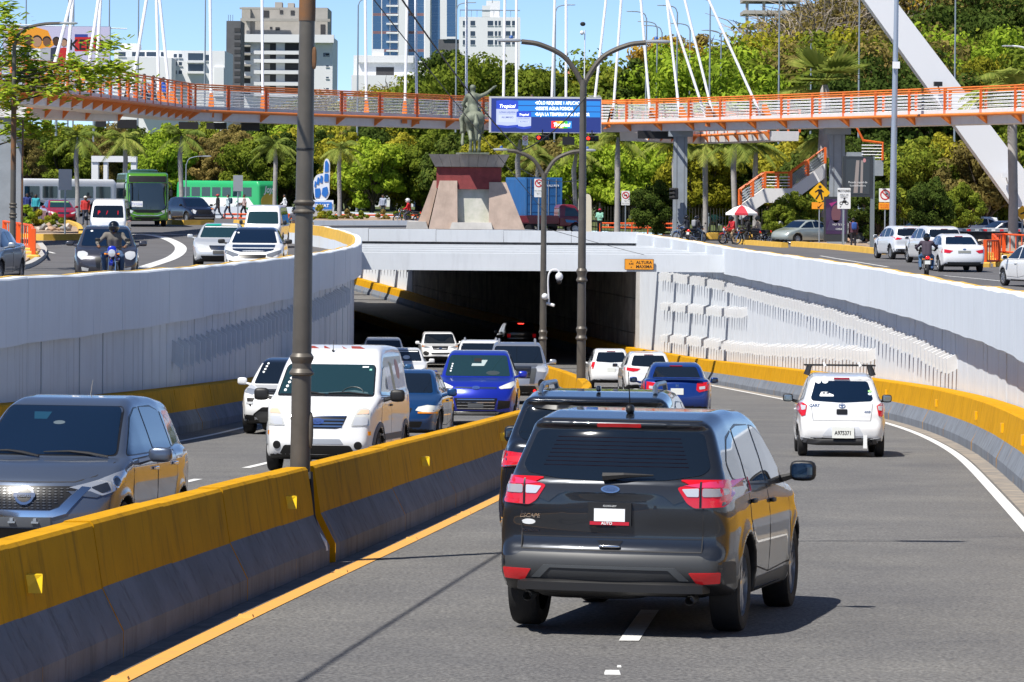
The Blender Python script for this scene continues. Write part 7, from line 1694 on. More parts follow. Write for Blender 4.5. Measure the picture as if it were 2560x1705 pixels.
# right-hand street
v = car_rear('sedan', 'white sedan seen from behind beside the right motorcyclist', T_SEDAN, 152, (2385 - 1280) / FPX * 152, -4, pw, 4.8, .93, 1.55, [[(.46, .88), (.86, .95), (.88, .80), (.60, .78)]], z=-1.05, pitch=0, group=GU_R, h=.05, gl=glassb, plate=None); v.patch('number_plate', mat('plate_dark2', (.25, .26, .24), .6), [(180, rect(-.26, .78, .26, .88))], off=.012); v.patch('lower_bumper', clad, [(180, [(-.7, .42), (.7, .42), (.62, .3), (-.62, .3)])], off=.01, r=.03); v.patch('badge', chrome, [(180, ell(0, .94, .07, .03))], off=.014)
v = car_rear('suv', 'white SUV seen from behind ahead of the right motorcyclist', T_SUV, 168, (2335 - 1280) / FPX * 168, -8, pw2, 4.5, .93, 1.72, [[(.58, 1.05), (.86, 1.08), (.84, .9), (.66, .88)]], z=-1.05, pitch=0, group=GU_R, h=.06)
v = car_rear('suv', 'white crossover farthest left of the three white cars on the right', T_SUV, 178, (2252 - 1280) / FPX * 178, -10, mat('paint_cool_white', (.68, .71, .75), .3, coat=1), 4.3, .9, 1.62, [[(.50, 1.02), (.84, 1.10), (.80, .95), (.62, .97)]], z=-1.05, pitch=0, group=GU_R, h=.06); v.patch('lower_bumper', clad, [(180, [(-.88, .52), (.88, .52), (.8, .34), (-.8, .34)])], off=.01, r=.03)
v = car_rear('hatchback', 'white car cut off by the right edge of the picture', T_HATCH, 128, (2600 - 1280) / FPX * 128, -14, pw, 4.1, .86, 1.50, [[(.55, .92), (.82, 1.0), (.80, .82), (.62, .80)]], z=-1.05, pitch=0, group=GU_R, h=.05); v.doors()
v = upfront('sedan', 'pale green-grey sedan parked behind the pedestrian sign', 2010, 224, 50, mat('paint_pale_green', (.42, .48, .46), .3, .4, coat=1), T_SEDAN, 4.5, .88, 1.48, GU_R, .07)
v = upfront('sedan', 'dark blue sedan parked behind the pale green-grey one', 1975, 232, 50, mat('paint_deep_blue', (.01, .02, .06), .3, .4, coat=1), T_SEDAN, 4.5, .88, 1.48, GU_R, .07)
v = upfront('hatchback', 'red car parked behind the low trees on the right', 2310, 238, 60, mat('paint_red', (.36, .012, .03)), T_HATCH, 4.0, .85, 1.5, GU_R, .07)
v = upfront('suv', 'white SUV parked behind the flatbed trailer', 2420, 236, 70, pw, T_SUV, 4.5, .92, 1.68, GU_R, .07); v = upfront('sedan', 'white sedan parked beside the palm at the right edge', 2510, 232, 65, pw2, T_SEDAN, 4.5, .9, 1.47, GU_R, .07)
t = thing('flatbed_trailer', 'grey flatbed trailer with a red and white marked edge on the right', 'trailer', (P(2430, 0, 214).x, 214, -1.05), 0)
b = MB(); b.box((-2.8, 0, .95), (3.2, 2.2, 1.12)); b.build('bed', steelg, t)
b = MB(); b.add([(-2.8, 0, .95), (-2.8, 2.2, .95), (-4.3, 2.2, 1.28), (-4.3, 0, 1.28), (-2.8, 0, 1.12), (-2.8, 2.2, 1.12)], [(0, 3, 2, 1), (4, 5, 2, 3), (0, 4, 3), (1, 2, 5)]); b.build('ramp', steelg, t)
for i in range(12): b = MB(); b.box((-2.6 + i * .48, -.012, .98), (-2.38 + i * .48, -.002, 1.09)); b.build('marker_tape', red_l if i % 2 else sticker, t)
b = MB(); b.box((-2.4, .1, .5), (3, 2.1, .94)); b.build('chassis', black, t)
for x in (-1.2, 2.2):
 for y in (.15, 2.0): b = MB(); b.lathe([(.25, -.12), (.42, -.12), (.45, -.08), (.45, .08), (.42, .12), (.25, .12)], 16, Matrix.Translation((x, y, .45)), axis='Y'); b.build('wheel', rubber, t)
v = Vehicle('truck_cab', 'white truck cab behind the poster stand', 'truck', dict(sp, L=1.9, W=1.0, H=2.2, low=[(a * 1.05, b * 1.2) for a, b in sp['low']], gh=[(a * 1.05, b * 1.2) for a, b in sp['gh']], gsec=[(a * 1.2, b * 1.22) for a, b in sp['gsec']], sec=[(.2, .97), (.6, 1), (1.3, 1), (1.6, .95)], wheels=[(.3, .42, .5)], R=.42, tw=.22, ws=None, sw=[], doors=[]), up(2152, 228), R_(100), pw, .07, 0, GU_R)
v.patch('side_window', glass, [(90, [(.6, 1.3), (.3, 1.9), (-.3, 1.95), (-.35, 1.3)])], off=.012, mir=True); v.patch('windscreen', glass, [(0, [(-.8, 1.35), (-.72, 1.95), (.72, 1.95), (.8, 1.35)])], off=.012)

# ------------------------------------------------------------------ riders and walkers
hb = mat('helmet_black', (.006, .007, .009), .08, coat=1); hw = mat('helmet_white', (.6, .6, .6), .2, coat=1)
def rider(px, d, rzdeg, label_m, label_p, col, shirt, legs, ps='ride', helm=hb, skin='brown', tail=False, pack=None, z=None, grp='riders on motorcycles', lean=0):
 l = up(px, d); l = (l[0], l[1], z if z is not None else l[2]); moto(label_m, l, R_(rzdeg), col, tail=tail, lean=lean)
 person(label_p, l, R_(rzdeg), ps, shirt, legs, skin, helmet=helm, pack=pack, group=grp)
rider(286, 94.5, 181, 'blue motorcycle coming along the left parapet', 'rider in grey jacket and black helmet on the blue motorcycle', (.01, .03, .45), (.16, .145, .125), (.05, .10, .20))
rider(2318, 141, -4, 'motorcycle with a lit red tail lamp on the right street', 'rider in dark purple jacket and jeans seen from behind on the right', (.02, .02, .025), (.055, .04, .06), (.06, .14, .26), tail=True, z=-1.05)
gm = 'motorcycles waiting by the bridge pier'
rider(1742, 226, -40, 'black motorcycle with red tail lamp nearest the bridge pier', 'rider with a grey backpack on the motorcycle nearest the pier', (.02, .06, .12), (.03, .03, .035), (.06, .09, .14), 'sit', hb, pack=cloth((.30, .31, .33)), tail=True)
rider(1716, 230, 60, 'blue motorcycle leaning beside the bridge pier', 'helmeted rider in dark clothes beside the pier', (.02, .05, .15), (.02, .025, .04), (.02, .02, .025), 'sit', hb)
rider(1830, 222, 120, 'red motorcycle under the red and white parasol', 'rider in a red jacket and khaki trousers under the parasol', (.45, .02, .015), (.5, .02, .03), (.36, .27, .17), 'sit', hb)
rider(1868, 220, 100, 'black motorcycle in front of the parasol', 'rider in black jacket in front of the parasol', (.015, .015, .017), (.02, .02, .022), (.02, .02, .022), 'sit', hb, 'dark')
rider(1895, 224, 80, 'dark motorcycle right of the parasol', 'rider in pale shirt right of the parasol', (.03, .03, .03), (.55, .47, .38), (.10, .10, .12), 'sit', hb)
rider(1938, 228, 60, 'grey motorcycle beside the parked sedans', 'rider in a yellow vest beside the parked sedans', (.10, .13, .2), (.70, .40, .01), (.06, .08, .12), 'sit', None)
rider(1952, 226, 70, 'white scooter beside the parked sedans', 'rider in white shirt and black helmet beside the parked sedans', (.55, .55, .55), (.65, .65, .65), (.05, .06, .09), 'sit', hb)
rider(738, 172, 150, 'dark motorcycle standing behind the near lamp post', 'seated rider mostly hidden behind the near lamp post', (.02, .03, .05), (.1, .1, .12), (.05, .06, .1), 'sit', hb)
rider(1020, 236, 90, 'motorcycle passing behind the statue pedestal', 'rider in red shirt left of the statue pedestal', (.03, .03, .03), (.55, .01, .02), (.05, .05, .07), 'sit', hw)
def walker(px, py, hpx, label, ps, rzdeg, shirt, legs, **k):
 d = FPX * 1.72 / hpx; x = (px - 1280) / FPX * d; person(label, (x, d, zup(x, d)), R_(rzdeg), ps, shirt, legs, **k)
walker(68, 0, 63, 'person in a dark blue shirt standing by the left pier', 'stand', 200, (.03, .05, .2), (.02, .02, .03), skin='dark'); walker(90, 0, 66, 'person in a turquoise top standing by the left pier', 'stand', 170, (.03, .32, .38), (.02, .02, .025), skin='dark')
walker(214, 0, 72, 'person in a red vest and white sleeves beside the minibus', 'stand', 185, (.5, .03, .03), (.06, .07, .11), cap=mat('cap_white', (.6, .58, .55), .8))
walker(545, 0, 61, 'person in red cap and black shirt walking by the green advert bus', 'walk', 80, (.02, .02, .022), (.05, .06, .09), cap=mat('cap_red', (.5, .05, .05), .8)); walker(571, 0, 61, 'person in pale blue shirt with dark backpack walking', 'walk', 75, (.55, .66, .70), (.04, .06, .10), pack=cloth((.02, .06, .10)), skin='light')
walker(611, 0, 60, 'person in a pale pink top and dark skirt near the minivan', 'walk', 95, (.55, .40, .38), (.03, .03, .035), sleeve=False); walker(712, 0, 58, 'person in a white shirt behind the minivan', 'walk', 100, (.75, .76, .78), (.04, .06, .12))
walker(958, 0, 56, 'person in a grey-blue shirt behind the flower bed', 'stand', 180, (.35, .38, .48), (.05, .05, .06)); walker(1500, 0, 62, 'street seller in a pale green shirt beside the lamp post', 'carry', 160, (.25, .52, .40), (.02, .02, .025), skin='dark', cap=mat('cap_pink', (.5, .02, .08), .8))
walker(2134, 0, 76, 'person with a blue backpack beside the poster stand', 'stand', 10, (.10, .04, .06), (.025, .025, .035), pack=cloth((.03, .09, .35)))
walker(1802, 0, 56, 'person in pale blue shirt sitting by the motorcycles', 'sit', 150, (.30, .42, .55), (.12, .13, .12)); walker(1786, 0, 57, 'person in a teal shirt and khaki trousers by the motorcycles', 'sit', 160, (.15, .40, .36), (.35, .27, .17))
def on_bridge(px, label, shirt, d_off, rzdeg):
 q = min(main + ctr_, key=lambda q: abs(1280 + FPX * q.x / q.y - px)); person(label, (q.x, q.y + d_off, q.z + .62), R_(rzdeg), 'walk', shirt, (.04, .05, .08), group='people on the footbridge')
on_bridge(386, 'person in a dark floral shirt walking on the footbridge', (.08, .05, .06), 0, 90); on_bridge(404, 'person with a bright blue top walking on the footbridge', (.02, .10, .55), .3, 90); on_bridge(348, 'dark haired person on the left of the footbridge', (.2, .2, .22), .2, -90); on_bridge(1346, 'person in turquoise walking on the footbridge behind the screen', (.02, .45, .48), -.6, 90)
# parasol
p = up(1855, 223); t = thing('parasol', 'red and white street parasol above the motorcycles', 'parasol', p, .3); n = 8
for k in range(n):
 a0, a1 = 2 * math.pi * k / n, 2 * math.pi * (k + 1) / n; r0 = 1.05; b = MB(); v_ = [(0, 0, 2.35)]
 for r, z in ((.5, 2.2), (1.05, 1.86)): v_ += [(r * math.cos(a0), r * math.sin(a0), z), (r * math.cos(a1), r * math.sin(a1), z)]
 v_ += [(r0 * math.cos(a0), r0 * math.sin(a0), 1.74), (r0 * math.cos(a1), r0 * math.sin(a1), 1.74)]; b.add(v_, [(0, 1, 2), (1, 3, 4, 2), (3, 5, 6, 4)]); b.build('canopy_panel', mat('parasol_red', (.55, .03, .05), .7) if k % 2 else sticker, t)
b = MB(); b.tube([(0, 0, 0), (0, 0, 2.38)], .022, 8); b.build('pole', steelw, t)
# ------------------------------------------------------------------ statue
bronze = mat('weathered_bronze', (.10, .12, .09), .65, .15, var=.45, vscale=2.5, col2=(.24, .26, .19), bump=.2, bscale=12)
def statue():
 k = 1.40; p = P(1181, 383, 190); t = thing('statue', 'weathered bronze rider on horseback with outstretched arm, seen from behind', 'statue', p, R_(8)); B = []
 c = lambda a, b, ra, rb: B.append((a, b, ra, rb))
 c((0, -.58, 1.26), (0, .0, 1.22), .30, .28); c((0, 0, 1.22), (0, .5, 1.26), .28, .29); c((-.13, -.62, 1.28), (.13, -.62, 1.28), .24, .24); c((0, .55, 1.35), (-.1, .98, 1.85), .21, .12); c((-.1, .98, 1.87), (-.16, 1.35, 1.62), .12, .07)
 for x in (-.16, .16): c((x, -.62, 1.2), (x * 1.05, -.45, .85), .17, .11); c((x * 1.05, -.45, .85), (x, -.75, .5), .10, .06); c((x, -.75, .5), (x, -.68, .14), .055, .045); c((x, -.68, .12), (x, -.6, .04), .06, .07)
 c((.15, .5, 1.15), (.15, .52, .55), .13, .07); c((.15, .52, .55), (.15, .5, .14), .06, .045); c((.15, .5, .1), (.15, .55, .04), .06, .07); c((-.15, .5, 1.15), (-.24, .85, .80), .13, .08); c((-.24, .85, .8), (-.30, .62, .42), .06, .05); c((-.30, .62, .42), (-.30, .56, .33), .06, .06)
 c((0, -.88, 1.38), (0, -1.02, 1.05), .06, .10); c((0, -1.02, 1.05), (.02, -1.0, .5), .10, .05)
 c((0, -.05, 1.58), (0, 0, 2.05), .18, .20); c((-.16, 0, 2.1), (.16, 0, 2.1), .11, .11); c((0, .0, 2.2), (0, .02, 2.3), .07, .07); c((0, .02, 2.42), (0, .04, 2.36), .115, .10); c((0, -.12, 1.6), (0, -.38, 1.45), .21, .17)
 for x in (-1, 1): c((x * .15, 0, 1.58), (x * .37, .25, 1.25), .13, .10); c((x * .37, .25, 1.25), (x * .38, .12, .82), .09, .06); c((x * .38, .12, .8), (x * .40, .28, .76), .055, .045)
 c((.22, 0, 2.08), (.50, .08, 2.20), .085, .065); c((.50, .08, 2.20), (.80, .15, 2.44), .06, .04); c((.80, .15, 2.44), (.90, .17, 2.50), .045, .03); c((-.22, 0, 2.08), (-.34, .12, 1.80), .085, .065); c((-.34, .12, 1.80), (-.16, .38, 1.66), .06, .045)
 F = lambda x, y, z: __import__('functools').reduce(lambda a, b: smin(a, b, .05), [capsule(x, y, z, *q) for q in B])
 V, Q = nets(F, (-.75, -1.25, -.1), (1.05, 1.55, 2.65), .035, 1); V[:, 2] = np.maximum(V[:, 2], 0); mesh_ob('horse_and_rider', V * k, Q, bronze, t, True)
 b = MB(); b.box((-.5 * k, -1.0 * k, -.06), (.5 * k, .9 * k, .03)); b.build('plinth', bronze, t)
 b = MB(); b.tube([(.32 * k, -.1 * k, 1.55 * k), (.40 * k, -.5 * k, 1.15 * k)], [.03, .015], 6); b.build('sabre', bronze, t)
statue()
def pedestal():
 d = 189.6; c = P(1180, 568, d); zg = c.z - .1; t = thing('statue_pedestal', 'tall battered stone pedestal with red brick band carrying the statue', 'pedestal', (c.x, d + 1.8, zg)); s = S(d)
 H = lambda py: P(1180, py, d).z - zg; X = lambda px: (px - 1180) / s
 stone = mat('pedestal_stone', (.55, .42, .34), .85, var=.3, vscale=1.4, bump=.2, bscale=10, streak=.4, sscale=(2, 2, .4), scol=(.25, .18, .14)); stw = mat('pedestal_pale', (.60, .58, .52), .85, var=.35, vscale=2.2, col2=(.42, .44, .36)); brick = mat('red_brick', (.27, .05, .05), .8, var=.3, vscale=4, bump=.3, bscale=14); cap = mat('cap_stone', (.40, .35, .31), .85, var=.35, vscale=1.2, streak=.4, sscale=(1.5, 1.5, .6), scol=(.15, .13, .12))
 def fr(name, x0, x1, z0, z1, d0, d1, m, w0=None):
  b = MB(); v = [(x0[0], -d0, z0), (x0[1], -d0, z0), (x0[1], d0, z0), (x0[0], d0, z0), (x1[0], -d1, z1), (x1[1], -d1, z1), (x1[1], d1, z1), (x1[0], d1, z1)]; b.add(v, [(0, 3, 2, 1), (4, 5, 6, 7), (0, 1, 5, 4), (1, 2, 6, 5), (2, 3, 7, 6), (3, 0, 4, 7)]); return b.build(name, m, t)
 fr('core', (X(1120), X(1245)), (X(1120), X(1245)), 0, H(472), 1.5, 1.35, stw); fr('brick_band', (X(1090), X(1252)), (X(1090), X(1252)), H(471), H(418), 1.55, 1.55, brick)
 fr('brick_panel', (X(1144), X(1222)), (X(1144), X(1222)), H(473), H(450), 1.60, 1.585, brick)
 fr('buttress', (X(1072), X(1144)), (X(1098), X(1142)), 0, H(452), 2.0, 1.70, stone); fr('buttress', (X(1222), X(1312)), (X(1222), X(1264)), 0, H(455), 2.0, 1.70, stone); fr('side_buttress', (X(1038), X(1068)), (X(1082), X(1096)), 0, H(452), 1.2, 1.2, stone)
 n = 8
 for i in range(n):
  a0, a1 = i / n, (i + 1) / n; xa = lambda f: X(1086) + (X(1256) - X(1086)) * f; xb = lambda f: X(1070) + (X(1272) - X(1070)) * f
  fr('cap_block', (xa(a0) + .006, xa(a1) - .006), (xb(a0) + .006, xb(a1) - .006), H(417), H(386), 1.75, 2.0, cap)
 fr('step', (X(1125), X(1232)), (X(1130), X(1228)), 0, H(556), 2.3, 2.2, concl); fr('step', (X(1015), X(1070)), (X(1018), X(1065)), 0, H(555), 1.9, 1.9, concl)
pedestal()
# ------------------------------------------------------------------ lamp posts
rust = mat('rusty_steel', (.22, .09, .025), .8, var=.5, vscale=4, col2=(.09, .075, .06)); headm = mat('lamp_head', (.45, .47, .49), .4, .4)
def collar(b, z, r, sc=1.0):
 b.lathe([(r, z), (r * 1.32, z + .015 * sc), (r * 1.35, z + .035 * sc), (r * 1.05, z + .075 * sc), (r * 1.03, z + .12 * sc), (r * 1.28, z + .17 * sc), (r * 1.30, z + .19 * sc), (r, z + .23 * sc)], 20)
def post1():
 d = POLE1; z0 = rz(d); t = thing('lamp_post', 'thick grey-brown lamp post standing in the median close to the camera', 'lamp post', (M(d), d, z0 - .05)); t.rotation_euler = (0, R_(.45), 0)
 b = MB(); b.lathe([(.105, 0), (.098, 1.0), (.093, 2.4), (.082, 4.2), (.068, 6.5), (.05, 9.0)], 24); smoothby(b.build('shaft', steeld, t))
 zc = lambda py: P(770, py, d).z - z0 + .05
 for py, sc in ((940, 1.0), (534, .6)): b = MB(); collar(b, zc(py), .09 if py > 600 else .081, sc); b.lathe([(.0915 if py > 600 else .083, zc(py) - .10), (.0915 if py > 600 else .083, zc(py))], 20); smoothby(b.build('collar', steeld, t), 25)
 for py0, py1 in ((52, -10), (455, 432)): b = MB(); r = .0825 - .002 * (py0 < 100); b.lathe([(r, zc(py0)), (r + .001, zc((py0 + py1) / 2)), (r, zc(py1))], 24); smoothby(b.build('rust_band', rust, t))
 b = MB(); b.lathe([(.087, zc(376)), (.089, zc(373)), (.087, zc(370))], 20); b.build('strap', black, t)
 b = MB(); rbox(b, (.075, -.03, zc(145)), (.05, .05, .22), .6); b.build('bracket', rust, t); b = MB(); rbox(b, (.095, -.02, zc(1075)), (.06, .07, .36), .7); smoothby(b.build('hatch_cover', steeld, t))
 for s_ in (-1, 1): b = MB(); b.tube([(0, 0, 8.7), (s_ * .4, 0, 9.5), (s_ * 1.6, 0, 9.9)], [.05, .04, .035], 8); b.build('arm', steeld, t); b = MB(); rbox(b, (s_ * 2.0, 0, 9.92), (.8, .28, .12), .6); b.build('lamp_head', headm, t)
 b = MB(); b.tube([(.10, -.10, .95), (.14, -.22, .55), (.20, -.36, .38), (.26, -.40, .30)], [.03, .028, .022, .018], 6); b.build('torn_cable', black, t); b = MB(); b.tube([(.20, -.37, .375), (.27, -.41, .30), (.29, -.42, .22)], [.03, .028, .02], 6); b.build('cable_sleeve', sticker, t)
post1()
def ypost(d, x, z0, zf, span, rise, label, r0=.10, m=None, collars=(), lpost=None):
 m = m or steeld; t = thing('lamp_post', label, 'lamp post', (x, d, z0), 0, 'double-armed lamp posts in the median'); hz = zf - z0
 b = MB(); b.lathe([(r0, 0), (r0 * .9, hz * .35), (r0 * .7, hz)], 16); smoothby(b.build('shaft', m, t))
 for z in collars: b = MB(); collar(b, z - z0, r0 * .92, 1.6); smoothby(b.build('collar', m, t), 25)
 for s_ in (-1, 1):
  b = MB(); b.tube(bez([(0, 0, hz - .3), (s_ * .08, 0, hz), (s_ * span * .22, 0, hz + rise * .6), (s_ * span * .5, 0, hz + rise * .92), (s_ * span * .72, 0, hz + rise)], 5), r0 * .55, 8); smoothby(b.build('arm', m, t))
  b = MB(); rbox(b, (s_ * span * .86, 0, hz + rise + .03), (span * .30, .26, .10), .7); h = smoothby(b.build('lamp_head', headm, t)); b = MB(); b.ball((s_ * span * .84, 0, hz + rise + .11), .06, 8); b.build('light_sensor', mat('sensor_blue', (.02, .1, .35), .4), h)
 return t
t = ypost(POLE2, M(POLE2), rz(POLE2), P(1471, 200, POLE2).z, 2.32, 1.02, 'tall double-armed lamp post in the median in front of the tunnel', .125, collars=(P(1470, 850, 99).z, P(1470, 705, 99).z))
t = ypost(POLE3, M(POLE3), rz(POLE3), P(1362, 432, POLE3).z, 1.85, .80, 'farther double-armed lamp post with cameras at the tunnel mouth', .13, collars=(P(1362, 850, 133).z,))
pl = lambda px, py: P(px, py, POLE3) - t.location
b = MB(); b.tube(bez([pl(1372, 760), pl(1370, 700), pl(1376, 678), pl(1390, 674), pl(1398, 680)], 4), .035, 6); a = b.build('camera_arm', steelw, t)
b = MB(); q = pl(1398, 692); b.ball((q.x, q.y, q.z), .14, 10, (1, 1, 1.2)); smoothby(b.build('camera_housing', steelw, a)); b = MB(); b.ball((q.x, q.y, q.z - .16), .10, 10); b.build('camera_dome', black, a)
b = MB(); q = pl(1362, 741); b.ball((q.x, q.y - .16, q.z), .12, 10); smoothby(b.build('dome_camera', steelw, t)); b = MB(); q = pl(1373, 762); b.tube([(q.x - .1, q.y, q.z + .05), (q.x + .18, q.y - .1, q.z - .02)], .055, 8); b.build('bullet_camera', steelw, t)
def lpost(px, pyb, pyt, d, label, r0, m, head=1, arm=1.2, z0=None, rings=True, top=None):
 x = (px - 1280) / FPX * d; z0 = zup(x, d) if z0 is None else z0; zt = P(px, pyt, d).z; t = thing('lamp_post', label, 'lamp post', (x, d, z0), 0, 'street lamp posts'); h = zt - z0
 b = MB(); b.lathe([(r0 * 1.5, 0), (r0 * 1.45, .12), (r0, .16), (r0 * .85, h * .5), (r0 * .6, h)], 14); smoothby(b.build('shaft', m, t))
 if head: b = MB(); b.tube(bez([(0, 0, h - .1), (head * arm * .15, 0, h + .28 * arm), (head * arm * .55, 0, h + .42 * arm), (head * arm, 0, h + .45 * arm)], 4), r0 * .5, 6); smoothby(b.build('arm', m, t)); b = MB(); rbox(b, (head * (arm + .22), 0, h + .45 * arm), (.6, .24, .09), .7); b.build('lamp_head', headm, t)
 return t
t = lpost(33, 655, 110, 117, 'dark rusty lamp post on the left island by the orange fence', .10, steeld, 1, 1.5)
zc = lambda py: P(33, py, 117).z - t.location.z
for py in (545, 520): b = MB(); collar(b, zc(py), .098, .7); smoothby(b.build('collar', steeld, t), 25)
b = MB(); b.lathe([(.088, zc(500)), (.084, zc(260)), (.080, zc(235))], 14); smoothby(b.build('rusty_upper_shaft', rust, t)); b = MB(); b.tube([(.28, .1, 0), (.28, .1, 4.8)], .03, 6); b.build('conduit', rust, t)
t = lpost(2231, 0, -60, 204, 'thick pale grey pole in front of the footbridge on the right', .19, mat('galvanised', (.42, .47, .54), .4, .5), 0, z0=-1.05); t.rotation_euler = (0, R_(.6), 0)
b = MB(); q = P(2237, 163, 204); b.cbox((.02, -.25, q.z + 1.05), (.40, .12, .38)); b.build('white_box', sticker, t)
for i, (px, top, d, hd, lb) in enumerate(((892, 12, 265, 1, 'slim pole left of the glass tower'), (1138, 22, 268, 1, 'slim pole right of the glass tower'), (1385, 28, 262, 1, 'slim pole above the video screen'), (1613, 45, 258, -1, 'slim pole behind the leaning stay cables'), (1640, 70, 264, -1, 'slim short-armed pole behind the stay cables'), (1652, 80, 268, -1, 'third slim pole behind the stay cables'), (1690, 30, 254, -1, 'slim pole left of the rusty tree'), (1722, 75, 262, -1, 'slim pole right of the rusty tree'), (1772, 12, 252, -1, 'slim pole where the cables cross'), (1800, 92, 262, -1, 'low slim pole right of the crossing cables'),
                                          (1945, -30, 250, 0, 'slim pole left of the white mast'), (2025, 108, 246, 0, 'short slim pole above the fan palm'), (2145, -30, 244, 0, 'slim pole just left of the mast top'), (2385, -30, 240, 0, 'slim pole right of the mast'), (62, -20, 236, 0, 'slim pole crossing the billboard at its left'), (168, -20, 240, 0, 'slim pole crossing the middle of the billboard'), (181, -20, 243, 0, 'slim pole right beside another over the billboard'), (270, -20, 240, 0, 'slim pole at the right end of the billboard'), (510, -20, 246, 0, 'slim pole over the white flats'), (1762, 300, 236, 0, 'grey steel post right of the bridge pier'), (343, -20, 244, 0, 'slim pole left of the white flats'))):
 lpost(px, 0, top, 372 if px < 600 else d + 72, lb, .10, steelg, hd, 1.3)
t = lpost(1459, 0, 75, 262, 'slim mast with two round cameras above the screen', .06, steelw, 0)
b = MB(); q = P(1457, 60, 262) - t.location; b.ball((q.x, q.y, q.z), .2, 10, (1, 1, .8)); b.build('camera_head', black, t); b = MB(); q = P(1455, 82, 262) - t.location; b.ball((q.x, q.y - .1, q.z), .16, 10); b.build('round_camera', steelw, t)
t = lpost(2570, 0, 135, 190, 'lamp post whose white head enters at the right edge', .09, steelw, -1, .9, z0=-1.05)
for px, py, d, sgn, lb in ((520, 385, 250, 1, 'white lamp arm among the trees above the dark SUV'), (175, 118, 220, 0, '')):
 if sgn: lpost(px - 55, 0, py + 25, d, 'thin grey lamp post among the trees above the dark SUV', .06, steelg, 1, 1.2)

# ------------------------------------------------------------------ overhead wires and their shadows
wm = mat('cable_black', (.015, .015, .016), .6)
def wire(a, b_, sag, label, r=.012):
 a, b_ = Vector(a), Vector(b_); b = MB(); b.tube([a.lerp(b_, t) - Vector((0, 0, sag * 4 * t * (1 - t))) for t in np.linspace(0, 1, 24)], r, 5); return tag(b.build('overhead_wire', wm), label, 'wire', 'overhead wires')
wire(P(900, -45, 62), P(1362, 530, 132.8), .05, 'thin black wire running down to the far double-armed post', .011)
wire(P(975, -45, 60), P(1300, 378, 97), .15, 'twisted black cable running down past the statue', .017); wire(P(1300, 378, 97), P(1468, 236, 99), .22, 'sagging cable rising to the tall double-armed post', .017); wire(P(1468, 446, 99.2), P(1300, 420, 131), .25, 'pale slack wire between the two double-armed posts', .010)
wire(P(1362, 570, 133), P(1610, 637, 150), .02, 'thin wire from the far post to the cross beam', .010)
wire((M(35.9) - .75, 35.9, rz(35.9) + 6.0), (M(4) - .75, 4, rz(4) + 5.6), .15, 'wire over the road toward the camera', .02)
wire((M(35.9) - .1, 35.9, rz(35.9) + 7.2), (9.6, 42, 6.6), .1, 'wire crossing over the right lanes', .012)

# ------------------------------------------------------------------ signs
sgw = mat('sign_white', (.78, .79, .78), .5); sgy = mat('sign_yellow', (.80, .42, .005), .5); sgo = mat('sign_orange', (.85, .33, .02), .5); sgr = mat('sign_red', (.55, .02, .02), .5); sggrey = mat('sign_back', (.36, .38, .40), .5, .4)
def sign(px, py, d, label, plates, post_py=None, group='road signs', postm=None):
 """plates: (kind, dx, dy, w, h, material) in pixels of the photograph"""
 c = P(px, py, d); z0 = zup(c.x, d) if post_py is None else post_py; t = thing('road_sign', label, 'sign', (c.x, d, z0), 0, group); s = S(d); H = c.z - z0
 b = MB(); b.tube([(0, .05, 0), (0, .05, H + .2)], .04, 8); b.build('post', postm or steelg, t)
 t['s'] = s; del t['s']
 def plate(pts, m, lay, name='plate', r=0): o = MB(); o.prism(arc_round([(x / s, H + y / s) for x, y in pts], r / s if r else 0, 3) if r else [(x / s, H + y / s) for x, y in pts], .02 if lay == 0 else .004, Matrix.Translation((0, -.01 * lay * .6, 0))); return o.build(name, m, t)
 def txt(s_, size, x, y, m=ink, **k): return lettering(s_, size / s, Matrix.Translation((x / s, -.035, H + y / s)), m, t, **k)
 return t, plate, txt
R4 = lambda w, h, x=0, y=0: [(x - w / 2, y - h / 2), (x + w / 2, y - h / 2), (x + w / 2, y + h / 2), (x - w / 2, y + h / 2)]
CI = lambda r, x=0, y=0, n=24: [(x + r * math.cos(2 * math.pi * i / n), y + r * math.sin(2 * math.pi * i / n)) for i in range(n)]
def ring(plate, r, x, y, m, w=3):
 for i in range(20): a0, a1 = 2 * math.pi * i / 20, 2 * math.pi * (i + 1) / 20; plate([(x + r * math.cos(a0), y + r * math.sin(a0)), (x + r * math.cos(a1), y + r * math.sin(a1)), (x + (r - w) * math.cos(a1), y + (r - w) * math.sin(a1)), (x + (r - w) * math.cos(a0), y + (r - w) * math.sin(a0))], m, 3, 'ring_piece')
t, pl_, tx = sign(2049, 482, 216, 'yellow diamond pedestrian crossing sign with an arrow plate', None); pl_([(0, -27), (27, 0), (0, 27), (-27, 0)], sgy, 0, r=3); pl_(R4(41, 17, 1, -32), sgo, 0, r=1)
pl_(CI(4, 1, 15), ink, 2, 'walker_head'); pl_([(-4, 9), (5, 9), (6, -4), (-3, -4)], ink, 2, 'walker_body'); pl_([(-3, 9), (-12, 3), (-11, 0), (-2, 5)], ink, 2, 'walker_arm'); pl_([(4, 9), (11, 3), (9, 0), (4, 4)], ink, 2, 'walker_arm'); pl_([(-3, -3), (1, -3), (-7, -17), (-11, -15)], ink, 2, 'walker_leg'); pl_([(1, -3), (6, -3), (9, -17), (5, -18)], ink, 2, 'walker_leg')
pl_([(5, -29), (8, -27), (-2, -35), (-1, -38)], ink, 2, 'arrow'); pl_([(-5, -39), (1, -39), (-5, -33)], ink, 2, 'arrow')
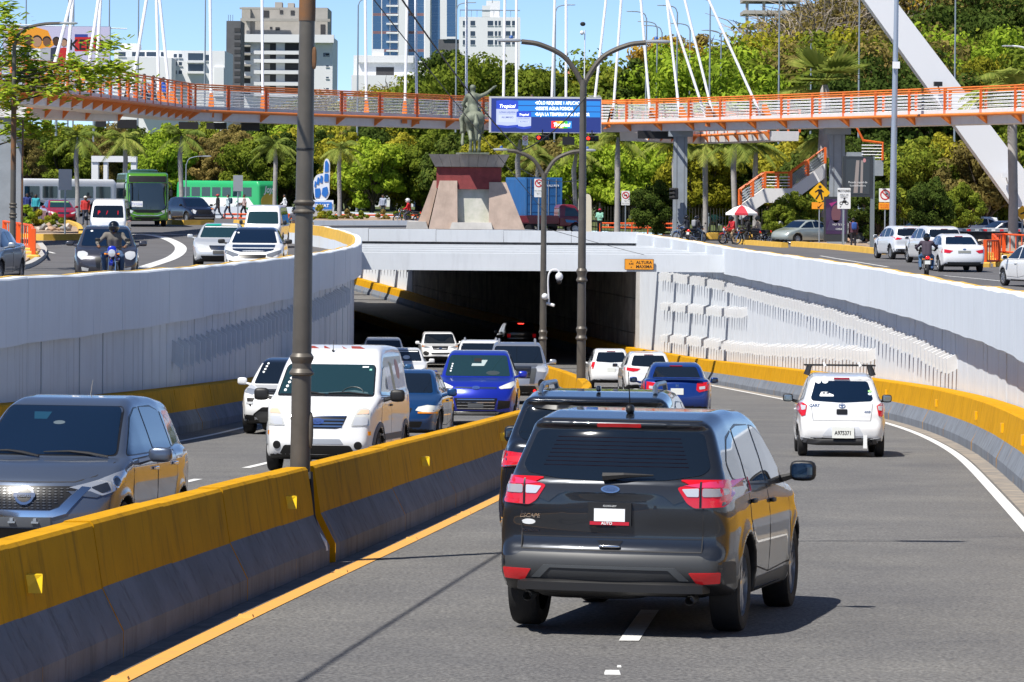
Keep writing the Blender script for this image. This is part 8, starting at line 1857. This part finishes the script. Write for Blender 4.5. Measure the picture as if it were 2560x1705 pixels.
t, pl_, tx = sign(2110, 496, 202, 'white motorcycle stop area sign beside the poster stand', None); pl_(R4(33, 52), sgw, 0, r=2); tx('MOTORES', 7, 0, 19, bold=.003); tx('AREA DE', 5.5, 0, 9); tx('ESPERA', 5.5, 0, 3); ring(pl_, 4.2, -7, -12, ink, 1.6); ring(pl_, 4.2, 7, -12, ink, 1.6); pl_([(-7, -10), (-1, -4), (6, -5), (7, -11), (0, -12)], ink, 2, 'motorcycle_icon'); pl_(CI(2.6, 1, -1), ink, 2, 'rider_icon'); pl_([(-11, -22), (-6, -17), (-8, -23)], ink, 2, 'arrow')
t, pl_, tx = sign(2213, 498, 214, 'white and orange no-turn sign by the thick pale pole', None); pl_(R4(31, 34, 0, 10), sgw, 0, r=2); pl_(R4(32, 17, 0, -17), sgo, 0, r=1); pl_(CI(13, 0, 11), sgo, 1, 'disc'); ring(pl_, 13, 0, 11, sgr, 3); pl_([(-10, 19), (-8, 21), (10, 3), (8, 1)], sgr, 4, 'slash'); pl_([(-2, 13), (6, 15), (6, 12), (-1, 10)], ink, 2, 'arrow'); tx('NO DOBLAR', 4.6, 0, -14, sgr); tx('IZQUIERDA', 4.6, 0, -20, sgr)
t, pl_, tx = sign(1347, 470, 196, 'white no-turn sign in front of the blue container', None, .0); pl_(R4(23, 46), sgw, 0, r=1.5); ring(pl_, 10, 0, 12, sgr, 2.6); pl_([(-7, 18), (-5, 19), (7, 6), (5, 5)], sgr, 4, 'slash'); pl_([(-4, 13), (4, 16), (5, 13), (-2, 10)], ink, 2, 'arrow'); tx('NO DOBLE', 4.4, 0, -7); tx('EN U', 4.4, 0, -14)
t, pl_, tx = sign(1564, 495, 240, 'white no-motorcycles sign beside the pale palm trunk', None); pl_(R4(21, 36), sgw, 0, r=1.5); ring(pl_, 9, 0, 7, sgr, 2.2); pl_([(-6, 12), (-4, 13), (6, 2), (4, 1)], sgr, 4, 'slash'); pl_([(-5, 5), (5, 5), (3, 9), (-2, 9)], ink, 2, 'icon'); tx('NO', 4, 0, -7); tx('Motociclistas', 3.4, 0, -13)
t, pl_, tx = sign(1313, 351, 228.5, 'small white prohibition sign hanging under the video screen', None, P(1313, 366, 228.5).z); pl_(R4(14, 24), sgw, 0); ring(pl_, 5.5, 0, 5, sgr, 1.6); pl_([(-4, 9), (4, 2), (3, 1), (-5, 8)], sgr, 4, 'slash'); tx('CAMION', 2.8, 0, -4); tx('SIGA', 2.8, 0, -8)
t, pl_, tx = sign(2556, 532, 205, 'yellow diamond warning sign cut off by the right edge', None); pl_([(0, -19), (19, 0), (0, 19), (-19, 0)], sgy, 0, r=2); pl_([(-6, -2), (6, 4), (8, 0), (-4, -5)], ink, 2, 'symbol')
t, pl_, tx = sign(163, 449, 176, 'bare grey back of a sign on the left island', None); pl_(R4(33, 52), sggrey, 0, r=1)
t, pl_, tx = sign(595, 458, 238, 'bare grey back of a sign near the walking people', None); pl_(R4(24, 40), sggrey, 0, r=1)
# clearance sign on the front beam
p = P(1598, 661, 151.4); t = thing('clearance_sign', 'orange height limit sign on the front beam of the tunnel', 'sign', p); s = S(151.4)
b = MB(); b.prism(arc_round([(-36.5 / s, -13.5 / s), (36.5 / s, -13.5 / s), (36.5 / s, 13.5 / s), (-36.5 / s, 13.5 / s)], .03, 3), .03); b.build('plate', black, t); b = MB(); b.prism(arc_round([(-35.5 / s, -12.6 / s), (35.5 / s, -12.6 / s), (35.5 / s, 12.6 / s), (-35.5 / s, 12.6 / s)], .03, 3), .006, Matrix.Translation((0, -.02, 0))); b.build('face', sgo, t)
lettering('ALTURA', 10.5 / s, Matrix.Translation((12 / s, -.026, 4.5 / s)), ink, t, bold=.004, sx=1.0); lettering('MAXIMA', 10.5 / s, Matrix.Translation((12 / s, -.026, -6 / s)), ink, t, bold=.004, sx=1.0); lettering('4.45', 7 / s, Matrix.Translation((-20 / s, -.026, 1 / s)), ink, t, bold=.003)
for y0, y1 in ((7, 10), (-6, -9)): b = MB(); b.prism([(-22 / s, y0 / s), (-18 / s, y0 / s), (-20 / s, y1 / s)], .004, Matrix.Translation((0, -.025, 0))); b.build('arrow', ink, t)

# ------------------------------------------------------------------ posters, billboard, foam hand
def panel(name, label, px0, py0, px1, py1, d, depth, fm, cat='poster stand', legs=None, z0=None):
 a, b_ = P(px0, py1, d), P(px1, py0, d); x = (a.x + b_.x) / 2; t = thing(name, label, cat, (x, d, zup(x, d) if z0 is None else z0)); W_, z1, z2 = b_.x - a.x, a.z - t.location.z, b_.z - t.location.z
 b = MB(); b.box((-W_ / 2, 0, z1), (W_ / 2, depth, z2)); b.build('frame', fm, t)
 def art(pts, m, lay=1, nm='print'): o = MB(); o.prism([((u - .5) * W_, z1 + v * (z2 - z1)) for u, v in pts], .004, Matrix.Translation((0, -.005 - .005 * lay, 0))); return o.build(nm, m, t)
 return t, art, W_, z1, z2
dkf = mat('poster_frame', (.035, .04, .045), .35)
t, art, W_, z1, z2 = panel('poster_stand', 'low dark poster stand with a purple portrait advert', 2060, 492, 2120, 604, 208, .35, dkf)
art(R4(.86, .78, .5, .56), mat('poster_purple', (.045, .02, .07), .2, coat=.5)); art(CI(.20, .5, .62), mat('poster_face', (.16, .07, .09), .4), 2); art([(.25, .48), (.75, .48), (.9, .25), (.1, .25)], mat('poster_shirt', (.05, .04, .09), .4), 2); art([(.2, .85), (.55, .90), (.3, .78)], mat('poster_pink', (.35, .03, .18), .4), 3); lettering('NO TE LO', .15, Matrix.Translation((.15, -.03, z1 + .38 * (z2 - z1))), sticker, t); lettering('CREAS', .15, Matrix.Translation((.2, -.03, z1 + .28 * (z2 - z1))), sticker, t)
t, art, W_, z1, z2 = panel('poster_stand', 'tall dark double poster panel in front of the bridge pier', 2107, 391, 2182, 492, 204, .4, dkf)
art(R4(.80, .86, .5, .5), mat('poster_dark', (.03, .03, .032), .2, coat=.5)); art([(.36, .10), (.44, .9), (.55, .9), (.50, .10)], mat('poster_leg', (.30, .26, .24), .4), 2); art([(.58, .10), (.60, .9), (.68, .9), (.66, .10)], mat('poster_leg', (.3, .26, .24)), 2); art(CI(.05, .72, .90), mat('poster_pinkspot', (.55, .25, .25), .4), 3); lettering('Pecado capital de', .15, Matrix.Translation((0, -.03, z1 + .36 * (z2 - z1))), sticker, t); lettering('la arquitectura', .15, Matrix.Translation((0, -.03, z1 + .28 * (z2 - z1))), sticker, t)
b = MB(); b.box((W_ / 2 - .1, .05, 0), (W_ / 2 + .12, .35, z2)); b.build('post', mat('poster_post', (.16, .19, .21), .5), t); b = MB(); b.box((-W_ / 2, .05, 0), (-W_ / 2 + .1, .35, z1 - .002)); b.build('post', MAT['poster_post'], t)
t, art, W_, z1, z2 = panel('billboard', 'long orange and lilac billboard with smiling people behind the tree', 6, 66, 276, 182, 335, .4, steelg, 'billboard')
art(R4(.99, .98, .5, .5), mat('bill_lilac', (.55, .52, .70), .5)); art([(.06, .02), (.05, .90), (.30, .98), (.42, .90), (.48, .60), (.30, .30), (.12, .02)], sgo, 2); art([(.62, .02), (.80, .02), (.80, .12), (.70, .2)], sgo, 2)
for i, (x, y, r) in enumerate(((.14, .70, .055), (.24, .68, .06), (.32, .66, .065), (.41, .66, .055), (.50, .66, .05), (.57, .64, .045))):
 rr = r * .8; sk = [SKIN['brown'], SKIN['dark'], SKIN['light']][i % 3]; f_ = W_ / (z2 - z1)
 art([(x - rr * 1.5, y - .62), (x - rr * 1.3, y - r * 2.6), (x, y - r * 2.0), (x + rr * 1.3, y - r * 2.6), (x + rr * 1.5, y - .62)], [sgw, cloth((.05, .06, .12)), sgw, cloth((.45, .45, .5)), cloth((.03, .04, .08)), sgr][i], 3 + i * .3, 'figure_body'); art([(x + rr * math.cos(a) * .8, y + r * f_ * .8 * math.sin(a) * .9) for a in np.linspace(0, 6.28, 16)[:-1]], sk, 5 + i * .3, 'figure_head'); art([(x + rr * .95 * math.cos(a), y + .02 + r * f_ * .85 * math.sin(a)) for a in np.linspace(.1, 3.04, 9)], hairm, 4.6 + i * .3, 'figure_hair')
art(R4(.24, .30, .79, .62), sgr, 2); art(R4(.12, .06, .73, .80), mat('bill_blue', (.03, .06, .3), .5), 3); lettering('KERO', 1.3, Matrix.Translation((.29 * W_, -.04, z1 + .60 * (z2 - z1))), ink, t, bold=.02)
for x in (-.35, 0, .35): b = MB(); b.tube([(x * W_, .25, 0), (x * W_, .25, z1 + .3)], .12, 8); b.build('leg', steelg, t)
b = MB(); b.tube([(-W_ / 2, .2, z2 + .15), (W_ / 2 + 1.5, .2, z2 - .2)], .05, 6); b.build('top_rail', steelw, t)
# foam hand sign
c = P(786, 500, 248); t = thing('hand_sign', 'blue and white pointing foam hand on a blue lettered base', 'sign', (c.x, 248, zup(c.x, 248))); s = S(248); H0 = c.z - t.location.z
def hand_pl(pts, m, lay, nm, th=.3): o = MB(); o.prism([((x) / s, H0 + y / s) for x, y in pts], th, Matrix.Translation((0, -.02 * lay if th < .2 else .15, 0))); return o.build(nm, m, t)
o_ = [(8, -18), (-2, -10), (12, 30), (12, 66), (18, 92), (24, 104), (31, 104), (37, 94), (39, 60), (50, 55), (50, 0), (42, -18)]
hw_ = mat('foam_white', (.72, .76, .82), .6); hbm = mat('foam_blue', (.02, .16, .55), .5)
hand_pl(arc_round([(2, 0), (-2, 20), (-3, 48), (4, 62), (14, 66), (22, 66), (23, 92), (27, 103), (33, 104), (38, 94), (38, 62), (37, 40), (38, 15), (30, 0)], 5, 3), hw_, 0, 'hand', .4)
for pts in ([(25, 70), (26, 96), (30, 100), (35, 92), (35, 72)], [(24, 46), (25, 66), (35, 66), (35, 46)], [(13, 44), (15, 62), (21, 60), (20, 42)], [(5, 40), (8, 58), (13, 55), (11, 38)], [(-1, 32), (1, 48), (5, 46), (4, 32)], [(2, 6), (1, 28), (14, 30), (16, 18), (12, 6)], [(18, 14), (20, 30), (32, 34), (35, 18), (28, 6)]): hand_pl(arc_round(pts, 2, 2), hbm, 4, 'blue_part', .02)
hand_pl(R4(95, 28, 0, -14), hw_, 0, 'base', .5); hand_pl(R4(88, 18, 0, -14), hbm, 8, 'base_face', .02); lettering('un SEDIMAT', 11 / s, Matrix.Translation((8 / s, -.2, H0 - 14 / s)), sticker, t, bold=.01)
hand_pl([(-58, -28), (58, -28), (46, -42), (-46, -42)], concl, 0, 'plinth_cap', 1.2); hand_pl([(-36, -42), (38, -42), (42, -75), (-40, -75)], concg, 0, 'plinth', 1.0)

# ------------------------------------------------------------------ kerbs, islands, blocks, fences, rocks
def kerb(pix, label, m=ylw2, w_=.35, h=.2):
 pts = [GU(px, py) for px, py in pix]; q = resample(bez(pts, 4), 1.2)
 for p in q: p.z = zup(p.x, p.y)
 o = along(q, [(-w_ / 2, -.1), (w_ / 2, -.1), (w_ / 2 * .8, h), (-w_ / 2 * .8, h)], 'kerb', m, None); return tag(o, label, 'kerb', kind='structure')
def island(pix, label, m=sand, h=.12):
 pts = [GU(px, py) for px, py in pix]; n = len(pts); v = [(p.x, p.y, zup(p.x, p.y) + h) for p in pts] + [(p.x, p.y, zup(p.x, p.y) - .2) for p in pts]
 o = mesh_ob('traffic_island', v, [tuple(range(n))[::-1]] + [(i, (i + 1) % n, (i + 1) % n + n, i + n) for i in range(n)], m); tag(o, label, 'island', kind='structure'); bm = bmesh.new(); bm.from_mesh(o.data); bmesh.ops.recalc_face_normals(bm, faces=bm.faces); bm.to_mesh(o.data); bm.free(); return o
island([(-60, 672), (60, 664), (88, 640), (108, 628), (95, 610), (70, 600), (-60, 596)], 'left island paving inside the dark kerb', mat('island_paving', (.50, .36, .25), .9, var=.3, vscale=1.5)); kerb([(-60, 680), (40, 676), (92, 655), (110, 632), (98, 612)], 'dark kerb round the left island', concl, .3, .14)
island([(-60, 596), (205, 594), (200, 575), (150, 562), (-60, 562)], 'sandy planted island on the left'); kerb([(-40, 598), (100, 601), (206, 600)], 'yellow kerb along the planted left island', ylw2, .4, .3); kerb([(205, 600), (196, 572), (168, 560)], 'end kerb of the left island', ylw2, .3, .25)
kerb([(560, 582), (640, 584), (720, 600), (770, 602)], 'yellow barrier kerb behind the minivan', ylw2, .5, .45); kerb([(100, 520), (190, 522), (240, 518)], 'yellow kerb behind the red sedan', ylw2, .4, .6); kerb([(395, 556), (440, 562), (530, 562)], 'yellow kerb behind the dark SUV', ylw2, .4, .3)
island([(780, 562), (1035, 562), (1035, 552), (800, 550)], 'planted bed left of the statue', sand, .25); o = kerb([(770, 563), (900, 563), (1036, 563)], 'white edging of the planted bed', wallw2, .3, .3)
island([(1990, 615), (2205, 634), (2560, 650), (2700, 655), (2700, 590), (2400, 585), (2150, 592), (2040, 596)], 'rocky planted island on the right', sand, .14); kerb([(1985, 616), (2090, 624), (2205, 636)], 'yellow kerb of the rocky right island', ylw2, .45, .3)
island([(1880, 600), (2040, 600), (2060, 585), (1960, 580), (1885, 586)], 'planted strip behind the pedestrian sign', sand, .14); kerb([(1888, 600), (1960, 602), (2036, 602)], 'yellow kerb in front of the parked sedans', ylw2, .45, .45); kerb([(1848, 610), (1900, 614), (1962, 619)], 'low yellow kerb near the motorcycles', ylw2, .45, .28); kerb([(2400, 640), (2480, 650), (2600, 664)], 'yellow kerb behind the right orange fence', ylw2, .4, .35)
for px, py, w_, lb in ((1786, 598, 1.2, 'yellow concrete block left of the parasol'), (1880, 598, .75, 'yellow concrete block right of the parasol')):
 p = GU(px, py); b = MB(); rbox(b, (0, 0, .2), (w_, .8, .5), .35, 12); o = tag(smoothby(b.build('concrete_block', ylw2)), lb, 'block'); o.location = p
for px, py, w_, h_, lb in ((675, 600, 2.2, .75, 'yellow concrete barrier left of the near lamp post'), (735, 596, 2.0, .85, 'yellow concrete barrier just behind the near lamp post')):
 p = GU(px, py); b = MB(); b.prism(arc_round([(-w_ / 2, 0), (w_ / 2, 0), (w_ / 2 - .05, h_), (-w_ / 2 + .05, h_)], .06, 2), .5); o = tag(b.build('concrete_barrier', ylw2), lb, 'barrier'); o.location = p
# lane markings above
def umark(pix, w_, name='lane_marking', m=white_paint):
 q = resample(bez([GU(px, py) for px, py in pix], 6), .8)
 for p in q: p.z = zup(p.x, p.y)
 o = along(q, [(-w_ / 2, .012), (w_ / 2, .012)], name, m, None, closed=False); return tag(o, {'lane_marking': 'white painted line on the upper street'}.get(name, name), 'marking', kind='structure')
umark([(352, 586), (400, 592), (440, 608), (452, 624), (430, 645), (350, 672)], .5);
for px in (340, 385, 432, 480): umark([(px - 18, 586), (px + 16, 587)], .8)
umark([(2050, 640), (2140, 655), (2220, 668)], .15); umark([(2360, 690), (2440, 697), (2510, 704)], .15); umark([(760, 606), (830, 618), (868, 634)], .16, m=yellow_line); umark([(100, 628), (120, 630), (136, 634)], .15)
# orange fences
def fence(pix, label, h, n, d_post=.12):
 pts = [GU(px, py) for px, py in pix]; t = thing('street_fence', label, 'fence', (0, 0, 0), 0, 'orange street fences'); q = resample(pts, (sum((b - a).length for a, b in zip(pts[:-1], pts[1:]))) / n)
 for i, p in enumerate(q):
  z = zup(p.x, p.y); b = MB(); b.box((p.x - d_post, p.y - d_post, z), (p.x + d_post, p.y + d_post, z + h)); b.build('post', orange_r, t); b = MB(); rbox(b, (p.x, p.y, z + .08), (.5, .5, .3), .4, 10); b.build('footing', ylw2, t)
  if i < len(q) - 1:
   p2 = q[i + 1]; z2 = zup(p2.x, p2.y)
   for hh in (h - .05, h * .22): b = MB(); b.tube([(p.x, p.y, z + hh), (p2.x, p2.y, z2 + hh)], .05, 6); b.build('rail', orange_r, t)
   for k in range(1, 6): a = p.lerp(p2, k / 6); za = z + (z2 - z) * k / 6; b = MB(); b.tube([(a.x, a.y, za + h * .22), (a.x, a.y, za + h - .05)], .025, 5); b.build('bar', orange_r, t)
orange_r = mat('fence_orange', (.80, .10, .008), .5)
fence([(10, 618), (76, 632), (84, 652)], 'orange tubular street fence on the left island', 1.15, 4, .07); fence([(2462, 668), (2500, 672), (2480, 640), (2600, 650)], 'orange tubular street fence on the right island', 1.2, 6, .07)
def lowrail(px0, px1, py, d, label):
 a, b_ = P(px0, py, d), P(px1, py, d); t = thing('guard_rail', label, 'rail', (0, 0, 0)); z = zup((a.x + b_.x) / 2, d)
 for dz in (0, -.30): r = MB(); r.tube([(a.x, d, a.z + dz), (b_.x, d, a.z + dz)], .06, 6); r.build('rail', orange_r, t)
 n = int((b_.x - a.x) / 1.1)
 for i in range(n + 1): x = a.x + (b_.x - a.x) * i / n; r = MB(); r.tube([(x, d, z), (x, d, a.z)], .045, 6); r.build('post', orange_r, t)
lowrail(560, 1045, 535, 262, 'low orange guard rail behind the flower bed'); lowrail(1500, 1700, 558, 262, 'low orange guard rail behind the street seller')
# park fence
t = thing('park_fence', 'dark iron fence in front of the park trees', 'fence', (0, 0, 0)); fm_ = mat('iron_dark', (.03, .028, .025), .7); b = MB(); b2 = MB()
for x in np.arange(-4, 44, .22): b.box((x - .02, 268, zup(x, 268)), (x + .02, 268.04, zup(x, 268) + 1.9))
o = b.build('bars', fm_, t); o['kind'] = 'stuff'
for x in np.arange(-4, 44, 2.6): c = MB(); c.box((x - .06, 267.95, zup(x, 268)), (x + .06, 268.1, zup(x, 268) + 2.1)); c.build('post', fm_, t)
# rocks
rkm = [mat('rock_pale', (.60, .52, .45), .9, var=.4, vscale=3, bump=.4, bscale=8), mat('rock_tan', (.50, .33, .22), .9, var=.4, vscale=3, bump=.4, bscale=8), mat('rock_grey', (.30, .29, .28), .9, var=.4, vscale=3)]
RK = []
for i in range(6):
 g = random.Random(40 + i); bm = bmesh.new(); bmesh.ops.create_icosphere(bm, subdivisions=1, radius=.5)
 for v_ in bm.verts: v_.co *= g.uniform(.7, 1.15); v_.co.z *= .7
 me = bpy.data.meshes.new('rock'); bm.to_mesh(me); bm.free(); me.materials.append(rkm[i % 3]); RK.append(me)
def rock(px, py, s_, label, grp):
 p = GU(px, py); o = link(bpy.data.objects.new('rock', RK[rnd.randrange(6)])); o.location = (p.x, p.y, p.z + .12 + s_ * .22); o.scale = (s_, s_, s_ * rnd.uniform(.7, 1.1)); o.rotation_euler = (rnd.uniform(-.3, .3), rnd.uniform(-.3, .3), rnd.uniform(0, 6)); tag(o, label, 'rock', grp)
g = random.Random(3)
for i in range(64): px = g.uniform(2002, 2205); rock(px, 596 + (px - 2002) * .07 + g.uniform(-4, 9), g.uniform(.35, .8), 'pale jagged rock in the row along the right island kerb', 'rocks on the right island')
for i in range(16): px = g.uniform(95, 178); rock(px, g.uniform(572, 584), g.uniform(.3, .65), 'tan rock among the plants on the left island', 'rocks on the left island')
for i in range(40): px = g.uniform(1510, 1665); rock(px, g.uniform(566, 574), g.uniform(.25, .55), 'white rock in the border behind the tunnel parapet', 'rocks behind the tunnel parapet')
for i in range(14): px = g.uniform(2400, 2470); rock(px, g.uniform(612, 628), g.uniform(.25, .6), 'pale rock beside the right orange fence', 'rocks by the right fence')
# white bus-stop frame, kiosk
c = P(284, 490, 276); t = thing('gateway', 'white square gateway frame behind the green bus', 'gateway', (c.x, 276, zup(c.x, 276))); s = S(276); H = P(284, 405, 276).z - t.location.z; W2 = 56 / s
for x0, x1 in ((-W2, -W2 + .5), (-W2 + .9, -W2 + 1.2), (W2 - .4, W2)): b = MB(); b.box((x0, 0, 0), (x1, .8, H)); b.build('column', bw, t)
b = MB(); b.box((-W2, -.1, H + .002), (W2, .9, H + .45)); b.build('lintel', bw, t)
c = P(547, 460, 345); t = thing('kiosk', 'small round kiosk with a grey domed roof above the advert bus', 'kiosk', (c.x, 345, zup(c.x, 345))); zr = P(547, 458, 345).z - t.location.z
b = MB(); b.lathe([(.75, 0), (.75, zr)], 12); b.build('wall', sgr, t); b = MB(); b.lathe([(1.15, zr), (1.1, zr + .12), (.75, zr + .55), (.25, zr + .85), (.08, zr + 1.0), (.05, zr + 1.3), (0, zr + 1.3)], 14); smoothby(b.build('roof', mat('kiosk_roof', (.30, .31, .32), .6), t))
p = P(1462, 520, 236); b = MB(); b.prism(arc_round([(-.45, 0), (.45, 0), (.42, 2.4), (.3, 2.7), (-.3, 2.7), (-.42, 2.4)], .15, 3), .25); o = tag(b.build('banner', mat('banner_cream', (.70, .64, .50), .7)), 'cream feather banner behind the tall double-armed post', 'banner'); o.location = (p.x, 236, zup(p.x, 236))
